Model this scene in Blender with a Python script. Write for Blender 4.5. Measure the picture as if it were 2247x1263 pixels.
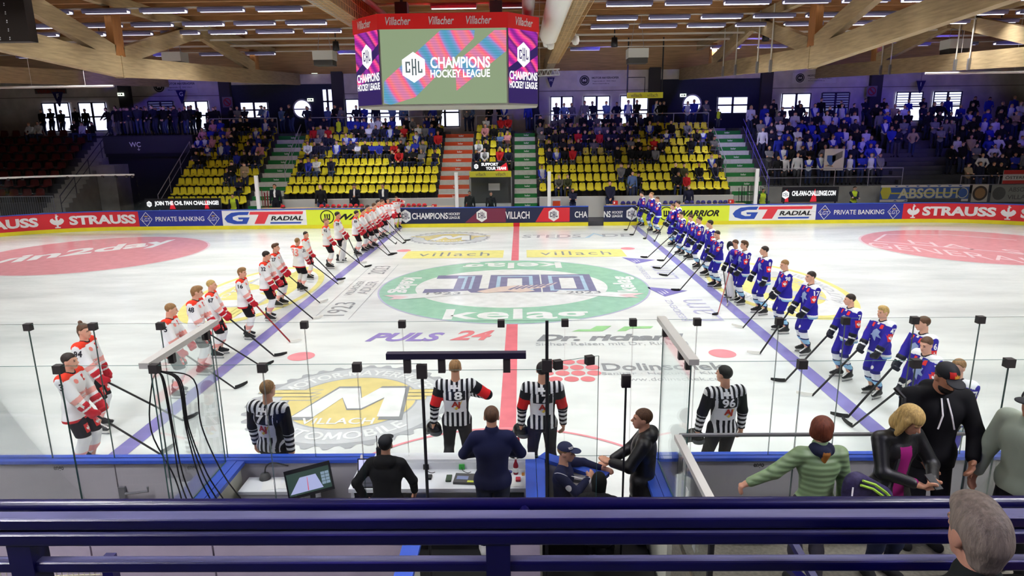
import bpy, bmesh, math, random
import numpy as np
from math import sin, cos, pi, radians, atan2, sqrt
from mathutils import Vector, Matrix
from mathutils.bvhtree import BVHTree
from mathutils.geometry import tessellate_polygon
for _o in list(bpy.data.objects): bpy.data.objects.remove(_o)
SC = bpy.context.scene
COL = SC.collection
random.seed(7)
RNG = np.random.default_rng(11)
# ---------------------------------------------------------------- camera
FPX = 1453.9069; PITCH = 0.2336; YAW = -0.0157; ROLL = -0.0121
CAM = np.array([0.2775, -21.6672, 5.0951])
_F = np.array([sin(YAW)*cos(PITCH), cos(YAW)*cos(PITCH), -sin(PITCH)])
_R0 = np.array([cos(YAW), -sin(YAW), 0.0]); _U0 = np.cross(_R0, _F)
_R = cos(ROLL)*_R0 + sin(ROLL)*_U0; _U = -sin(ROLL)*_R0 + cos(ROLL)*_U0
_cd = bpy.data.cameras.new('camera'); _co = bpy.data.objects.new('camera', _cd); COL.objects.link(_co)
_cd.sensor_width = 36; _cd.sensor_fit = 'HORIZONTAL'; _cd.lens = FPX/2247*36
_cd.clip_start = 0.05; _cd.clip_end = 300
_m = Matrix.Identity(4)
for i in range(3):
    _m[i][0] = _R[i]; _m[i][1] = _U[i]; _m[i][2] = -_F[i]; _m[i][3] = CAM[i]
_co.matrix_world = _m
SC.camera = _co
def ray(u, v): return _F + _R*((u-1123.5)/FPX) - _U*((v-631.5)/FPX)
def atz(u, v, z=0.0):
    d = ray(u, v); return CAM + d*((z-CAM[2])/d[2])
def aty(u, v, y):
    d = ray(u, v); return CAM + d*((y-CAM[1])/d[1])
# ---------------------------------------------------------------- world, exposure
W = bpy.data.worlds.new('world'); SC.world = W; W.use_nodes = True
W.node_tree.nodes['Background'].inputs[0].default_value = (0.75, 0.85, 1.0, 1)
W.node_tree.nodes['Background'].inputs[1].default_value = 0.35
SC.view_settings.view_transform = 'Standard'; SC.view_settings.look = 'None'
SC.view_settings.gamma = 1.0; SC.view_settings.use_curve_mapping = False
SC.view_settings.exposure = 0.35
try:
    SC.cycles.use_denoising = True; SC.cycles.use_light_tree = False; SC.cycles.adaptive_threshold = .03
    SC.cycles.max_bounces = 8; SC.cycles.transparent_max_bounces = 24
    SC.cycles.diffuse_bounces = 3; SC.cycles.glossy_bounces = 3; SC.cycles.transmission_bounces = 4
    SC.cycles.caustics_reflective = False; SC.cycles.caustics_refractive = False
except Exception: pass
LAMP_W = 42.0      # watts of one roof strip lamp over the ice
STAND_W = 44.0     # watts of one strip lamp over the stand
BLUE_W = 1000.0     # watts of one blue wash light
FRONT_W = 140.0     # watts of one lamp over the near walkway
# ---------------------------------------------------------------- materials
def lin(c):
    return tuple((x/255/12.92 if x/255 <= .04045 else ((x/255+.055)/1.055)**2.4) for x in c)
_MC = {}
def M(name, c, rough=.55, metal=0.0, spec=.4, emit=0.0, noise=0.0, ns=6.0, stretch=None, bump=0.0, emc=None):
    if name in _MC: return _MC[name]
    m = bpy.data.materials.new(name); m.use_nodes = True; _MC[name] = m
    nt = m.node_tree; b = nt.nodes['Principled BSDF']
    lc = lin(c)
    b.inputs['Base Color'].default_value = (*lc, 1); b.inputs['Roughness'].default_value = rough
    b.inputs['Metallic'].default_value = metal; b.inputs['Specular IOR Level'].default_value = spec
    if noise or bump:
        tc = nt.nodes.new('ShaderNodeTexCoord'); mp = nt.nodes.new('ShaderNodeMapping')
        nz = nt.nodes.new('ShaderNodeTexNoise'); nz.inputs['Scale'].default_value = ns; nz.inputs['Detail'].default_value = 5
        if stretch: mp.inputs['Scale'].default_value = stretch
        nt.links.new(tc.outputs['Object'], mp.inputs['Vector']); nt.links.new(mp.outputs['Vector'], nz.inputs['Vector'])
        if noise:
            rp = nt.nodes.new('ShaderNodeValToRGB')
            rp.color_ramp.elements[0].position = .3; rp.color_ramp.elements[1].position = .72
            rp.color_ramp.elements[0].color = (*[x*(1-noise) for x in lc], 1)
            rp.color_ramp.elements[1].color = (*[min(1, x*(1+noise*.6)) for x in lc], 1)
            nt.links.new(nz.outputs['Fac'], rp.inputs['Fac']); nt.links.new(rp.outputs['Color'], b.inputs['Base Color'])
        if bump:
            bp = nt.nodes.new('ShaderNodeBump'); bp.inputs['Strength'].default_value = bump; bp.inputs['Distance'].default_value = .02
            nt.links.new(nz.outputs['Fac'], bp.inputs['Height']); nt.links.new(bp.outputs['Normal'], b.inputs['Normal'])
    if emit:
        b.inputs['Emission Color'].default_value = (*lin(emc or c), 1); b.inputs['Emission Strength'].default_value = emit
    return m
def glass_mat(name, tint=(.93, .97, .955), refl=.07):
    if name in _MC: return _MC[name]
    m = bpy.data.materials.new(name); m.use_nodes = True; _MC[name] = m
    nt = m.node_tree; nt.nodes.clear()
    o = nt.nodes.new('ShaderNodeOutputMaterial'); mx = nt.nodes.new('ShaderNodeMixShader')
    t = nt.nodes.new('ShaderNodeBsdfTransparent'); t.inputs[0].default_value = (*tint, 1)
    g = nt.nodes.new('ShaderNodeBsdfGlossy'); g.inputs['Roughness'].default_value = .03; g.inputs[0].default_value = (.9, .95, .95, 1)
    fr = nt.nodes.new('ShaderNodeFresnel'); fr.inputs[0].default_value = 1.45
    ml = nt.nodes.new('ShaderNodeMath'); ml.operation = 'MULTIPLY'; ml.inputs[1].default_value = refl/.04*.5
    nt.links.new(fr.outputs[0], ml.inputs[0]); nt.links.new(ml.outputs[0], mx.inputs[0])
    nt.links.new(t.outputs[0], mx.inputs[1]); nt.links.new(g.outputs[0], mx.inputs[2]); nt.links.new(mx.outputs[0], o.inputs[0])
    return m
# ---------------------------------------------------------------- mesh builder
class MB:
    def __init__(s): s.v = []; s.f = []; s.m = []; s.smooth = False
    def add(s, vs, fs, mi=0):
        n = len(s.v); s.v += [tuple(map(float, p)) for p in vs]
        for f in fs: s.f.append([i+n for i in f]); s.m.append(mi)
        return s
    def box(s, lo, hi, mi=0, bev=0.0):
        x0, y0, z0 = lo; x1, y1, z1 = hi
        if x0 > x1: x0, x1 = x1, x0
        if y0 > y1: y0, y1 = y1, y0
        if z0 > z1: z0, z1 = z1, z0
        return s.add([(x0,y0,z0),(x1,y0,z0),(x1,y1,z0),(x0,y1,z0),(x0,y0,z1),(x1,y0,z1),(x1,y1,z1),(x0,y1,z1)],
                     [(0,3,2,1),(4,5,6,7),(0,1,5,4),(1,2,6,5),(2,3,7,6),(3,0,4,7)], mi)
    def beam(s, a, b, w, h, mi=0, up=(0,0,1)):
        a = Vector(a); b = Vector(b); d = (b-a).normalized(); u = Vector(up)
        if abs(d.dot(u)) > .98: u = Vector((0,1,0))
        r = d.cross(u).normalized(); u = r.cross(d).normalized()
        vs = [p + r*sx*w/2 + u*sz*h/2 for p in (a, b) for sx, sz in ((-1,-1),(1,-1),(1,1),(-1,1))]
        return s.add(vs, [(0,1,2,3),(7,6,5,4),(0,4,5,1),(1,5,6,2),(2,6,7,3),(3,7,4,0)], mi)
    def tube(s, pts, r, n=8, mi=0, cap=True, r2=None):
        pts = [Vector(p) for p in pts]; rings = []
        u = None
        for i, p in enumerate(pts):
            d = (pts[min(i+1, len(pts)-1)] - pts[max(i-1, 0)]).normalized()
            if u is None:
                u = d.orthogonal().normalized()
            else:
                u = (u - d*u.dot(d))
                u = u.normalized() if u.length > 1e-6 else d.orthogonal().normalized()
            w = d.cross(u)
            rr = r if r2 is None else r + (r2-r)*i/(len(pts)-1)
            rings.append([p + (u*cos(2*pi*k/n) + w*sin(2*pi*k/n))*rr for k in range(n)])
        vs = [q for R in rings for q in R]; fs = []
        for i in range(len(pts)-1):
            for k in range(n): fs.append((i*n+k, i*n+(k+1) % n, (i+1)*n+(k+1) % n, (i+1)*n+k))
        if cap: fs += [tuple(reversed(range(n))), tuple((len(pts)-1)*n+k for k in range(n))]
        return s.add(vs, fs, mi)
    def lathe(s, prof, n=16, o=(0,0,0), mi=0):
        vs = [(o[0]+r*cos(2*pi*k/n), o[1]+r*sin(2*pi*k/n), o[2]+z) for r, z in prof for k in range(n)]; fs = []
        for i in range(len(prof)-1):
            for k in range(n): fs.append((i*n+k, i*n+(k+1) % n, (i+1)*n+(k+1) % n, (i+1)*n+k))
        return s.add(vs, fs, mi)
    def poly(s, pts, mi=0): return s.add(pts, [tuple(range(len(pts)))], mi)
    def prism(s, pts, off, mi=0):
        n = len(pts); off = Vector(off); vs = [Vector(p) for p in pts]; vs = vs + [p+off for p in vs]
        return s.add(vs, [tuple(reversed(range(n))), tuple(range(n, 2*n))] + [(i, (i+1) % n, n+(i+1) % n, n+i) for i in range(n)], mi)
    def mesh(s, name, mats, smooth=None):
        me = bpy.data.meshes.new(name); me.from_pydata(s.v, [], s.f)
        for m in (mats if isinstance(mats, (list, tuple)) else [mats]): me.materials.append(m)
        if s.m and max(s.m): me.polygons.foreach_set('material_index', s.m)
        if smooth or (smooth is None and s.smooth): me.polygons.foreach_set('use_smooth', [True]*len(me.polygons))
        me.validate(); me.update(); return me
    def build(s, name, mats, parent=None, smooth=None, loc=None):
        return put(name, s.mesh(name, mats, smooth), parent, loc)
def smooth_path(pts, n=6):
    P = [Vector(p) for p in pts]; P = [P[0]*2-P[1]]+P+[P[-1]*2-P[-2]]; out = []
    for i in range(1, len(P)-2):
        a, b, c, d = P[i-1:i+3]
        for k in range(n): t = k/n; out.append((b*2+(c-a)*t+(a*2-b*5+c*4-d)*t*t+(b*3-a-c*3+d)*t*t*t)*.5)
    return out+[P[-2]]
def put(name, me, parent=None, loc=None):
    o = bpy.data.objects.new(name, me); COL.objects.link(o)
    if parent is not None: o.parent = parent
    if loc is not None: o.location = loc
    return o
def empty(name, loc=(0,0,0), rz=0.0):
    o = bpy.data.objects.new(name, None); COL.objects.link(o); o.location = loc; o.rotation_euler = (0,0,rz); o.empty_display_size = .1; return o
def tag(o, label, cat, group=None, kind=None):
    o['label'] = label; o['category'] = cat
    if group: o['group'] = group
    if kind: o['kind'] = kind
    return o
def struct(o, label=None):
    o['kind'] = 'structure'
    if label: o['label'] = label
    return o
def child_copy(src, parent=None, mats=None):
    c = src.copy(); COL.objects.link(c); c.parent = parent
    if mats:
        for i, m in enumerate(mats):
            if m is None: continue
            c.material_slots[i].link = 'OBJECT'; c.material_slots[i].material = m
    return c
def copy_tree(src, parent=None):
    c = child_copy(src, parent)
    for ch in list(src.children): copy_tree(ch, c)
    return c
# ---------------------------------------------------------------- lettering
_TC = {}; _LIFT = {}
def _clean(vs, fs):
    """triangles of a filled outline; the ones that lie on top of another come last, on vertices of their own"""
    T = np.array([(f[0],f[i],f[i+1]) for f in fs for i in range(1, len(f)-1)]); P = vs[T]; c = P.mean(1); a, b, d = P[:,0], P[:,1], P[:,2]
    cr = lambda u, v: u[...,0]*v[...,1]-u[...,1]*v[...,0]; ar = np.abs(cr(b-a, d-a))/2
    q = c[:,None,:]; s0 = cr(b-a, q-a); s1 = cr(d-b, q-b); s2 = cr(a-d, q-d); e = 1e-7
    ins = ((s0 > e) & (s1 > e) & (s2 > e)) | ((s0 < -e) & (s1 < -e) & (s2 < -e)); np.fill_diagonal(ins, False)
    kill = (ins & (ar[None,:] >= ar[:,None])).any(1); T = T[ar > 1e-9]; kill = kill[ar > 1e-9]; n = len(vs); ex = T[kill].reshape(-1); return np.concatenate([vs, vs[ex]]) if len(ex) else vs, [tuple(map(int, t)) for t in T[~kill]]+[(n+3*i,n+3*i+1,n+3*i+2) for i in range(len(ex)//3)], len(ex)
def tri_split(P, fs, n):
    """every triangle cut in four, n times, so that a flat figure can follow a curved garment"""
    P = [tuple(p) for p in P]; T = [(f[0],f[i],f[i+1]) for f in fs for i in range(1, len(f)-1)]
    for _ in range(n):
        mid = {}; out = []
        def m(i, j):
            k = (min(i,j),max(i,j))
            if k not in mid: mid[k] = len(P); P.append(((P[i][0]+P[j][0])/2, (P[i][1]+P[j][1])/2))
            return mid[k]
        for a, b, c in T: ab, bc, ca = m(a,b), m(b,c), m(c,a); out += [(a,ab,ca),(ab,b,bc),(ca,bc,c),(ab,bc,ca)]
        T = out
    return np.array(P), T
def text2d(s, bold=0.0, shear=0.0, gap=1.0):
    """outline of a line of lettering, filled: verts (n,2) in a unit box 0..1 x 0..1 by its own extent, plus aspect"""
    k = (s, bold, shear, gap)
    if k in _TC: return _TC[k]
    cu = bpy.data.curves.new('lettering', 'FONT'); cu.body = s.replace('M','H'); cu.size = 1.0; nM = 0
    for _ in range(s.count('M')+1): cu.materials.append(None)
    for i, ch in enumerate(s):
        if ch == 'M': nM += 1; cu.body_format[i].material_index = nM
    cu.size = 1.0; cu.offset = bold; cu.shear = shear; cu.space_character = gap
    cu.resolution_u = 3; cu.fill_mode = 'BOTH'
    o = bpy.data.objects.new('lettering', cu); COL.objects.link(o)
    dg = bpy.context.evaluated_depsgraph_get(); me = bpy.data.meshes.new_from_object(o.evaluated_get(dg))
    vs = np.array([v.co[:2] for v in me.vertices]).reshape(-1, 2); fs = [list(p.vertices) for p in me.polygons if p.material_index == 0]
    mM = [[p.vertices[:] for p in me.polygons if p.material_index == k] for k in range(1,nM+1)]
    bpy.data.objects.remove(o); bpy.data.curves.remove(cu); bpy.data.meshes.remove(me)
    for g in mM:            # the letter M drawn from its own outline on the place of a stem letter
        q = vs[sorted({i for f in g for i in f})]; x0, y0 = q.min(0); x1, y1 = q.max(0); h = y1-y0; t = .16*h+bold; sk = shear*h; x1 -= sk; e = (x1-x0)*.05; x0 -= e; x1 += e; xm = (x0+x1)/2
        P_ = [(x0,0),(x0,1),(x0+1.15*t,1),(xm,.42),(x1-1.15*t,1),(x1,1),(x1,0),(x1-t,0),(x1-t,.62),(xm+.3*t,.12),(xm-.3*t,.12),(x0+t,.62),(x0+t,0)]
        n = len(vs); vs = np.concatenate([vs, np.array([(x+v*sk, y0+v*h) for x, v in P_])]); fs += [[n+i for i in t3] for t3 in tessellate_polygon([[Vector((x,v,0)) for x, v in P_]])]
    used = sorted({i for f in fs for i in f}); rm = {i: k for k, i in enumerate(used)}; vs = vs[used]; fs = [[rm[i] for i in f] for f in fs]
    vs, fs, nx = _clean(vs, fs); _LIFT[k] = nx; lo = vs.min(0); hi = vs.max(0)
    _TC[k] = ((vs-lo)/(hi-lo), fs, (hi-lo)[0]/(hi-lo)[1]); return _TC[k]
def letter(mb, s, fn, c, w=None, h=None, mi=0, bold=0.015, shear=0.0, gap=1.0, warp=None):
    """lettering centred on c=(u,v), w wide / h high, mapped to space by fn(u,v)"""
    vs, fs, a = text2d(s, bold, shear, gap)
    if w is None: w = h*a
    if h is None: h = w/a
    P = (vs-.5)*np.array([w, h]) + np.array(c)
    if warp: P = np.array([warp(*q) for q in P])
    Q = [Vector(fn(*q)) for q in P]; nx = _LIFT[(s, bold, shear, gap)]
    for i in range(len(Q)-nx, len(Q), 3): d = (Q[i+1]-Q[i]).cross(Q[i+2]-Q[i]); d = d.normalized()*.0007 if d.length > 1e-12 else d; Q[i] += d; Q[i+1] += d; Q[i+2] += d
    mb.add(Q, fs, mi)
def shape(mb, pts, fn, c=(0,0), sx=1.0, sy=None, mi=0, rot=0.0):
    sy = sx if sy is None else sy; ca, sa = cos(rot), sin(rot)
    q = [(x*sx, y*sy) for x, y in pts]; q = [(c[0]+x*ca-y*sa, c[1]+x*sa+y*ca) for x, y in q]
    mb.poly([fn(*p) for p in q], mi)
def disc(mb, fn, c, rx, ry=None, mi=0, n=48, teeth=0, td=0.0):
    ry = rx if ry is None else ry
    m = n*2 if teeth else n
    if teeth:
        m = teeth*4; pts = []
        for i in range(m):
            k = 1 - (td if i % 4 in (0, 1) else 0); pts.append((c[0]+rx*k*cos(2*pi*i/m), c[1]+ry*k*sin(2*pi*i/m)))
    else: pts = [(c[0]+rx*cos(2*pi*i/n), c[1]+ry*sin(2*pi*i/n)) for i in range(n)]
    mb.poly([fn(*p) for p in pts], mi)
def ring(mb, fn, c, r0, r1, mi=0, n=64, k=1.0, a0=0.0, a1=2*pi):
    vs = []; fs = []
    for i in range(n+1):
        a = a0+(a1-a0)*i/n; vs += [fn(c[0]+r0*cos(a), c[1]+r0*k*sin(a)), fn(c[0]+r1*cos(a), c[1]+r1*k*sin(a))]
        if i < n: fs.append((2*i, 2*i+1, 2*i+3, 2*i+2))
    mb.add(vs, fs, mi)
HEX = [(0,1),(.87,.5),(.87,-.5),(0,-1),(-.87,-.5),(-.87,.5)]
def chl(mb, fn, c, r, white=0, dark=1, lift=None):
    """hexagon emblem with the three letters knocked out in the dark colour"""
    fn2 = lift or fn
    shape(mb, HEX, fn, c, r, r*1.12, mi=white)
    t = r*.11
    def bar(x0, y0, x1, y1): mb.poly([fn2(c[0]+x*r, c[1]+y*r) for x, y in ((x0,y0),(x1,y0),(x1,y1),(x0,y1))], dark)
    bar(-.62,-.38,-.5,.42); bar(-.5,.3,-.26,.42); bar(-.5,-.38,-.26,-.26); bar(-.36,.14,-.26,.3); bar(-.36,-.26,-.26,-.1)
    bar(-.14,-.58,-.03,.62); bar(-.03,-.06,.1,.06); bar(.1,-.58,.21,.62)
    bar(.33,-.4,.44,.46); bar(.44,-.4,.66,-.28); bar(.56,-.28,.66,-.12)
def rooster(mb, fn, c, r, mi=0, sx=1.0, flip=1, base=True):
    P = lambda pts: mb.poly([fn(c[0]+flip*x*r*sx, c[1]+y*r) for x, y in pts], mi)
    P([(-.5,.42),(-.78,.3),(-.9,0),(-.72,-.3),(-.4,-.52),(0,-.6),(.4,-.52),(.72,-.3),(.9,0),(.78,.3),(.5,.42),(.34,.2),(.16,.1),(-.16,.1),(-.34,.2)])
    P([(-.14,.1),(-.16,.6),(-.05,.82),(.14,.84),(.3,.7),(.14,.66),(.1,.5),(.14,.1)])
    P([(-.1,.84),(-.12,1.0),(.0,.92),(.06,1.04),(.12,.9)])
    if base:
        P([(-.12,-.58),(-.12,-.84),(.12,-.84),(.12,-.58)]); P([(-.34,-.84),(-.34,-1.0),(.34,-1.0),(.34,-.84)])
def wmark(mb, fn, c, r, mi=0):
    ring(mb, fn, c, r*.86, r, mi, 32)
    for x0 in (-.32, .0, .32):
        mb.poly([fn(c[0]+(x0-.09)*r+.05*r, c[1]-.42*r), fn(c[0]+(x0+.09)*r+.0*r, c[1]-.42*r), fn(c[0]+(x0+.12)*r, c[1]+.42*r), fn(c[0]+(x0-.1)*r, c[1]+.42*r)], mi)
    mb.poly([fn(c[0]-.36*r, c[1]-.42*r), fn(c[0]+.36*r, c[1]-.42*r), fn(c[0]+.34*r, c[1]-.2*r), fn(c[0]-.34*r, c[1]-.2*r)], mi)
# ---------------------------------------------------------------- the ice sheet and what is painted under it
NB, FB, HX, CR = -13.91, 14.17, 30.0, 8.5
def rink_outline(off=0.0, n=14):
    pts = []
    for cx, cy, a0 in ((HX-CR, FB-CR, 0), (-HX+CR, FB-CR, pi/2), (-HX+CR, NB+CR, pi), (HX-CR, NB+CR, 1.5*pi)):
        for i in range(n+1):
            a = a0+pi/2*i/n; pts.append((cx+(CR+off)*cos(a), cy+(CR+off)*sin(a)))
    return pts
def ice_mat():
    m = M('ice', (226, 231, 229), rough=.16, spec=.5); nt = m.node_tree; b = nt.nodes['Principled BSDF']
    tc = nt.nodes.new('ShaderNodeTexCoord'); mp = nt.nodes.new('ShaderNodeMapping'); mp.inputs['Rotation'].default_value = (0, 0, .35); mp.inputs['Scale'].default_value = (.16, .5, 1)
    nz = nt.nodes.new('ShaderNodeTexNoise'); nz.inputs['Scale'].default_value = 1.3; nz.inputs['Detail'].default_value = 7; nz.inputs['Roughness'].default_value = .6
    rp = nt.nodes.new('ShaderNodeValToRGB'); e = rp.color_ramp.elements
    e[0].position = .28; e[0].color = (*lin((200, 204, 203)), 1); e[1].position = .62; e[1].color = (*lin((233, 237, 234)), 1)
    nz2 = nt.nodes.new('ShaderNodeTexNoise'); nz2.inputs['Scale'].default_value = 9; nz2.inputs['Detail'].default_value = 6
    mr = nt.nodes.new('ShaderNodeMapRange'); mr.inputs[3].default_value = .09; mr.inputs[4].default_value = .26
    L = nt.links.new
    L(tc.outputs['Object'], mp.inputs[0]); L(mp.outputs[0], nz.inputs['Vector']); L(nz.outputs['Fac'], rp.inputs[0]); L(rp.outputs[0], b.inputs['Base Color'])
    L(tc.outputs['Object'], nz2.inputs['Vector']); L(nz2.outputs['Fac'], mr.inputs[0]); L(mr.outputs[0], b.inputs['Roughness'])
    return m
ICE = ice_mat()
mb = MB(); mb.poly([(x, y, 0) for x, y in rink_outline()])
floor = struct(mb.build('floor', ICE), 'white ice sheet with painted lines and advertising')
def ink(n, c): return M('ice_'+n, c, rough=.17, spec=.5, noise=.1, ns=3.0)
I = {k: ink(k, tuple(int(x+(236-x)*.22) for x in c)) for k, c in dict(red=(226,92,104), blue=(112,104,186), paleblue=(176,178,214), pink=(236,128,138), disc=(214,128,134), discpale=(230,196,198), white=(233,236,234), yellow=(236,226,120), gold=(226,204,118), tyre=(158,162,166), lightgrey=(196,200,202), grey=(122,126,130), green=(138,196,164), navy=(110,108,150), sky=(164,200,226), purple=(134,112,190), scarlet=(228,106,112), lime=(140,208,128), black=(76,80,86), peach=(232,206,190)).items()}
def mark(name, build, cols, z=.004):
    mb = MB()
    def lay(k): return lambda u, v: (u, v, z+.0016*k)
    build(mb, lay)
    o = mb.build(name, [I[c] for c in cols], floor); o['kind'] = 'structure'; return o
def strip(x0, y0, x1, y1): return lambda mb, lay: mb.poly([(x, y, lay(0)(0, 0)[2]) for x, y in ((x0,y0),(x1,y0),(x1,y1),(x0,y1))])
mark('red_line', strip(-.15, NB, .15, -4.48), ['red']); mark('red_line', strip(-.15, 4.48, .15, FB), ['red'])
for s in (-1, 1): mark('blue_line', strip(s*6.37-.16, NB, s*6.37+.16, FB), ['blue'], .0045)
for sx in (-1, 1):
    for sy in (-1, 1): mark('face_off_spot', lambda mb, lay: disc(mb, lay(0), (sx*4.91, sy*7), .31), ['pink'])
mark('referee_crease', lambda mb, lay: ring(mb, lay(0), (0, NB), 2.97, 3.03, 0, 40, 1, 0, pi), ['pink'], .007)
def centre(mb, lay):
    disc(mb, lay(0), (0,0), 4.5, mi=1, n=96); disc(mb, lay(1), (0,0), 4.44, mi=0, n=96); disc(mb, lay(2), (-.08,-.05), 3.2, 2.75, mi=2, n=80)
    rot = lambda cx, cy, a: (lambda u, v: (cx+u*cos(a)-v*sin(a), cy+u*sin(a)+v*cos(a), lay(3)(0,0)[2]))
    letter(mb, 'kelag', rot(.1, -3.55, 0), (0,0), w=4.1, h=1.25, mi=2, bold=.02); letter(mb, 'kelag', rot(-.1, 3.55, pi), (0,0), w=3.8, h=1.25, mi=2, bold=.02)
    letter(mb, 'kelag', rot(-3.72, .3, -pi/2), (0,0), w=2.3, h=.85, mi=2, bold=.03); letter(mb, 'kelag', rot(3.78, .2, pi/2), (0,0), w=2.3, h=.85, mi=2, bold=.03)
    # the figure 100 in navy with pale blue inlay
    L = lay(3); L2 = lay(4); L3 = lay(5)
    def slab(lay_, pts, mi): mb.poly([lay_(*p) for p in pts], mi)
    slab(L, [(-2.75,1.75),(-1.15,1.75),(-1.15,-.35),(-.75,-.35),(-.75,-.9),(-2.95,-.9),(-2.95,-.35),(-2.0,-.35),(-2.0,1.2),(-2.75,1.2)], 3)
    slab(L2, [(-2.0,1.6),(-1.4,1.6),(-1.4,-.4),(-1.75,-.4),(-1.75,1.25),(-2.0,1.25)], 4); slab(L3, [(-1.65,1.5),(-1.5,1.5),(-1.5,-.4),(-1.65,-.4)], 3)
    for x0 in (-.85, .95):
        slab(L, [(x0,1.75),(x0+1.75,1.75),(x0+1.75,-.9),(x0,-.9)], 3); slab(L2, [(x0+.25,1.55),(x0+1.5,1.55),(x0+1.5,-.72),(x0+.25,-.72)], 4)
        slab(L3, [(x0+.38,1.42),(x0+1.37,1.42),(x0+1.37,-.6),(x0+.38,-.6)], 3); slab(lay(6), [(x0+.62,1.15),(x0+1.13,1.15),(x0+1.13,-.45),(x0+.62,-.45)], 2)
    # bird with spread wing and ribbon
    B = lay(7)
    slab(B, [(-1.2,-.75),(-.5,-.15),(.1,.05),(.9,.1),(1.5,.45),(1.25,.0),(1.0,-.3),(.5,-.5),(.7,-.75),(.2,-.95),(-.2,-.8),(-.9,-1.0)], 7)
    for i in range(7): slab(lay(8), [(-.2+i*.2,-.55+i*.07),(.15+i*.2,.0+i*.06),(.2+i*.2,-.02+i*.06),(-.1+i*.2,-.6+i*.07)], 3)
    slab(B, [(-3.9,-1.15),(-1.5,-.65),(-1.3,-1.1),(-3.6,-1.75),(-3.3,-1.4)], 2); slab(B, [(3.9,-1.15),(1.5,-.65),(1.3,-1.1),(3.6,-1.75),(3.3,-1.4)], 2)
    slab(lay(6), [(-4.15,-1.2),(-3.1,-1.0),(-2.9,-1.5),(-3.9,-1.75),(-3.75,-1.5)], 6); slab(lay(6), [(4.15,-1.2),(3.1,-1.0),(2.9,-1.5),(3.9,-1.75),(3.75,-1.5)], 6)
    letter(mb, '1923', lay(9), (-2.25,-1.0), w=1.1, h=.34, mi=5); letter(mb, '2023', lay(9), (2.25,-1.0), w=1.1, h=.34, mi=5)
mark('centre_emblem', centre, ['green','paleblue','white','navy','sky','grey','discpale','peach'], .006)
def garage(cx, cy, R, rot=0, wings=True, teeth=34, kx=1.0):
    def f(mb, lay):
        fl = lambda k: (lambda u, v: (cx+kx*(u*cos(rot)-v*sin(rot)), cy+u*sin(rot)+v*cos(rot), lay(k)(0,0)[2]))
        disc(mb, fl(0), (0,0), R, mi=0, teeth=teeth, td=.06); disc(mb, fl(1), (0,0), R*.9, mi=1, n=80); disc(mb, fl(2), (0,0), R*.63, mi=0, n=64); disc(mb, fl(3), (0,0), R*.61, mi=2, n=64)
        if wings:
            for s in (-1, 1):
                for i in range(3): shape(mb, [(0,.5),(1,.5),(1,-.5),(.16,-.5)], fl(4), (s*R*.35, R*(.24-.09*i)), s*R*(.64-.14*i), R*.1, mi=0); shape(mb, [(.02,.36),(.99,.36),(.99,-.36),(.18,-.36)], fl(5), (s*R*.35, R*(.24-.09*i)), s*R*(.64-.14*i), R*.1, mi=2)
        MP = [(-.5,-.42),(-.22,.32),(0,.32),(.08,.04),(.22,.32),(.5,.32),(.56,-.42),(.34,-.42),(.32,.06),(.14,-.22),(.0,-.22),(-.12,.06),(-.28,-.42)]
        shape(mb, [(x*1.05, y*1.14) for x, y in MP], fl(6), (0,.02*R), R*.95, mi=4); shape(mb, MP, fl(7), (0,.02*R), R*.93, mi=3)
        letter(mb, 'VILLACH', fl(7), (-.02*R,-.46*R), w=R*.66, h=R*.13, mi=3)
        arc = lambda s: (lambda u, v: ((R*.76+s*v)*sin(u/(R*.76)), s*(R*.76+s*v)*cos(u/(R*.76))))
        letter(mb, 'MOTOR-MAYERHOFER', fl(4), (0,0), w=R*1.9, h=R*.15, mi=3, warp=arc(1)); letter(mb, 'AUTOMOBILE', fl(4), (0,0), w=R*1.3, h=R*.15, mi=3, warp=lambda u, v: ((R*.76-v)*sin(u/(R*.76)), -(R*.76-v)*cos(u/(R*.76))))
    return f
mark('garage_emblem', garage(-3.05, -9.67, 2.02), ['tyre','lightgrey','gold','white','grey'], .006)
mark('garage_emblem', garage(-3.25, 10.42, 2.0), ['tyre','lightgrey','gold','white','grey'], .006)
mark('yellow_emblem', garage(-8.45, -.4, 4.0, -pi/2, teeth=0, kx=.46), ['yellow','white','yellow','white','lightgrey'], .006)
mark('yellow_emblem', garage(8.6, -.3, 4.0, pi/2, teeth=0, kx=.5), ['yellow','white','yellow','lightgrey','lightgrey'], .006)
def sponsor(x0, x1):
    def f(mb, lay):
        mb.poly([lay(0)(*p) for p in ((x0,5.12),(x1,5.12),(x1,6.85),(x0,6.85))], 0); letter(mb, 'villach', lay(1), ((x0+x1)/2, 6.0), w=(x1-x0)*.72, h=.85, mi=1, bold=0, gap=1.15)
    return f
mark('city_sponsor_field', sponsor(-4.68, -.5), ['yellow','grey'], .006); mark('city_sponsor_field', sponsor(.48, 4.6), ['yellow','grey'], .006)
mark('station_lettering', lambda mb, lay: (letter(mb, 'PULS', lay(0), (-2.7,-5.56), w=1.95, h=.72, mi=0, shear=.35, bold=.04), letter(mb, '24', lay(0), (-1.0,-5.45), w=1.1, h=.82, mi=1, shear=.35, bold=.03)), ['purple','scarlet'], .006)
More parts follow.
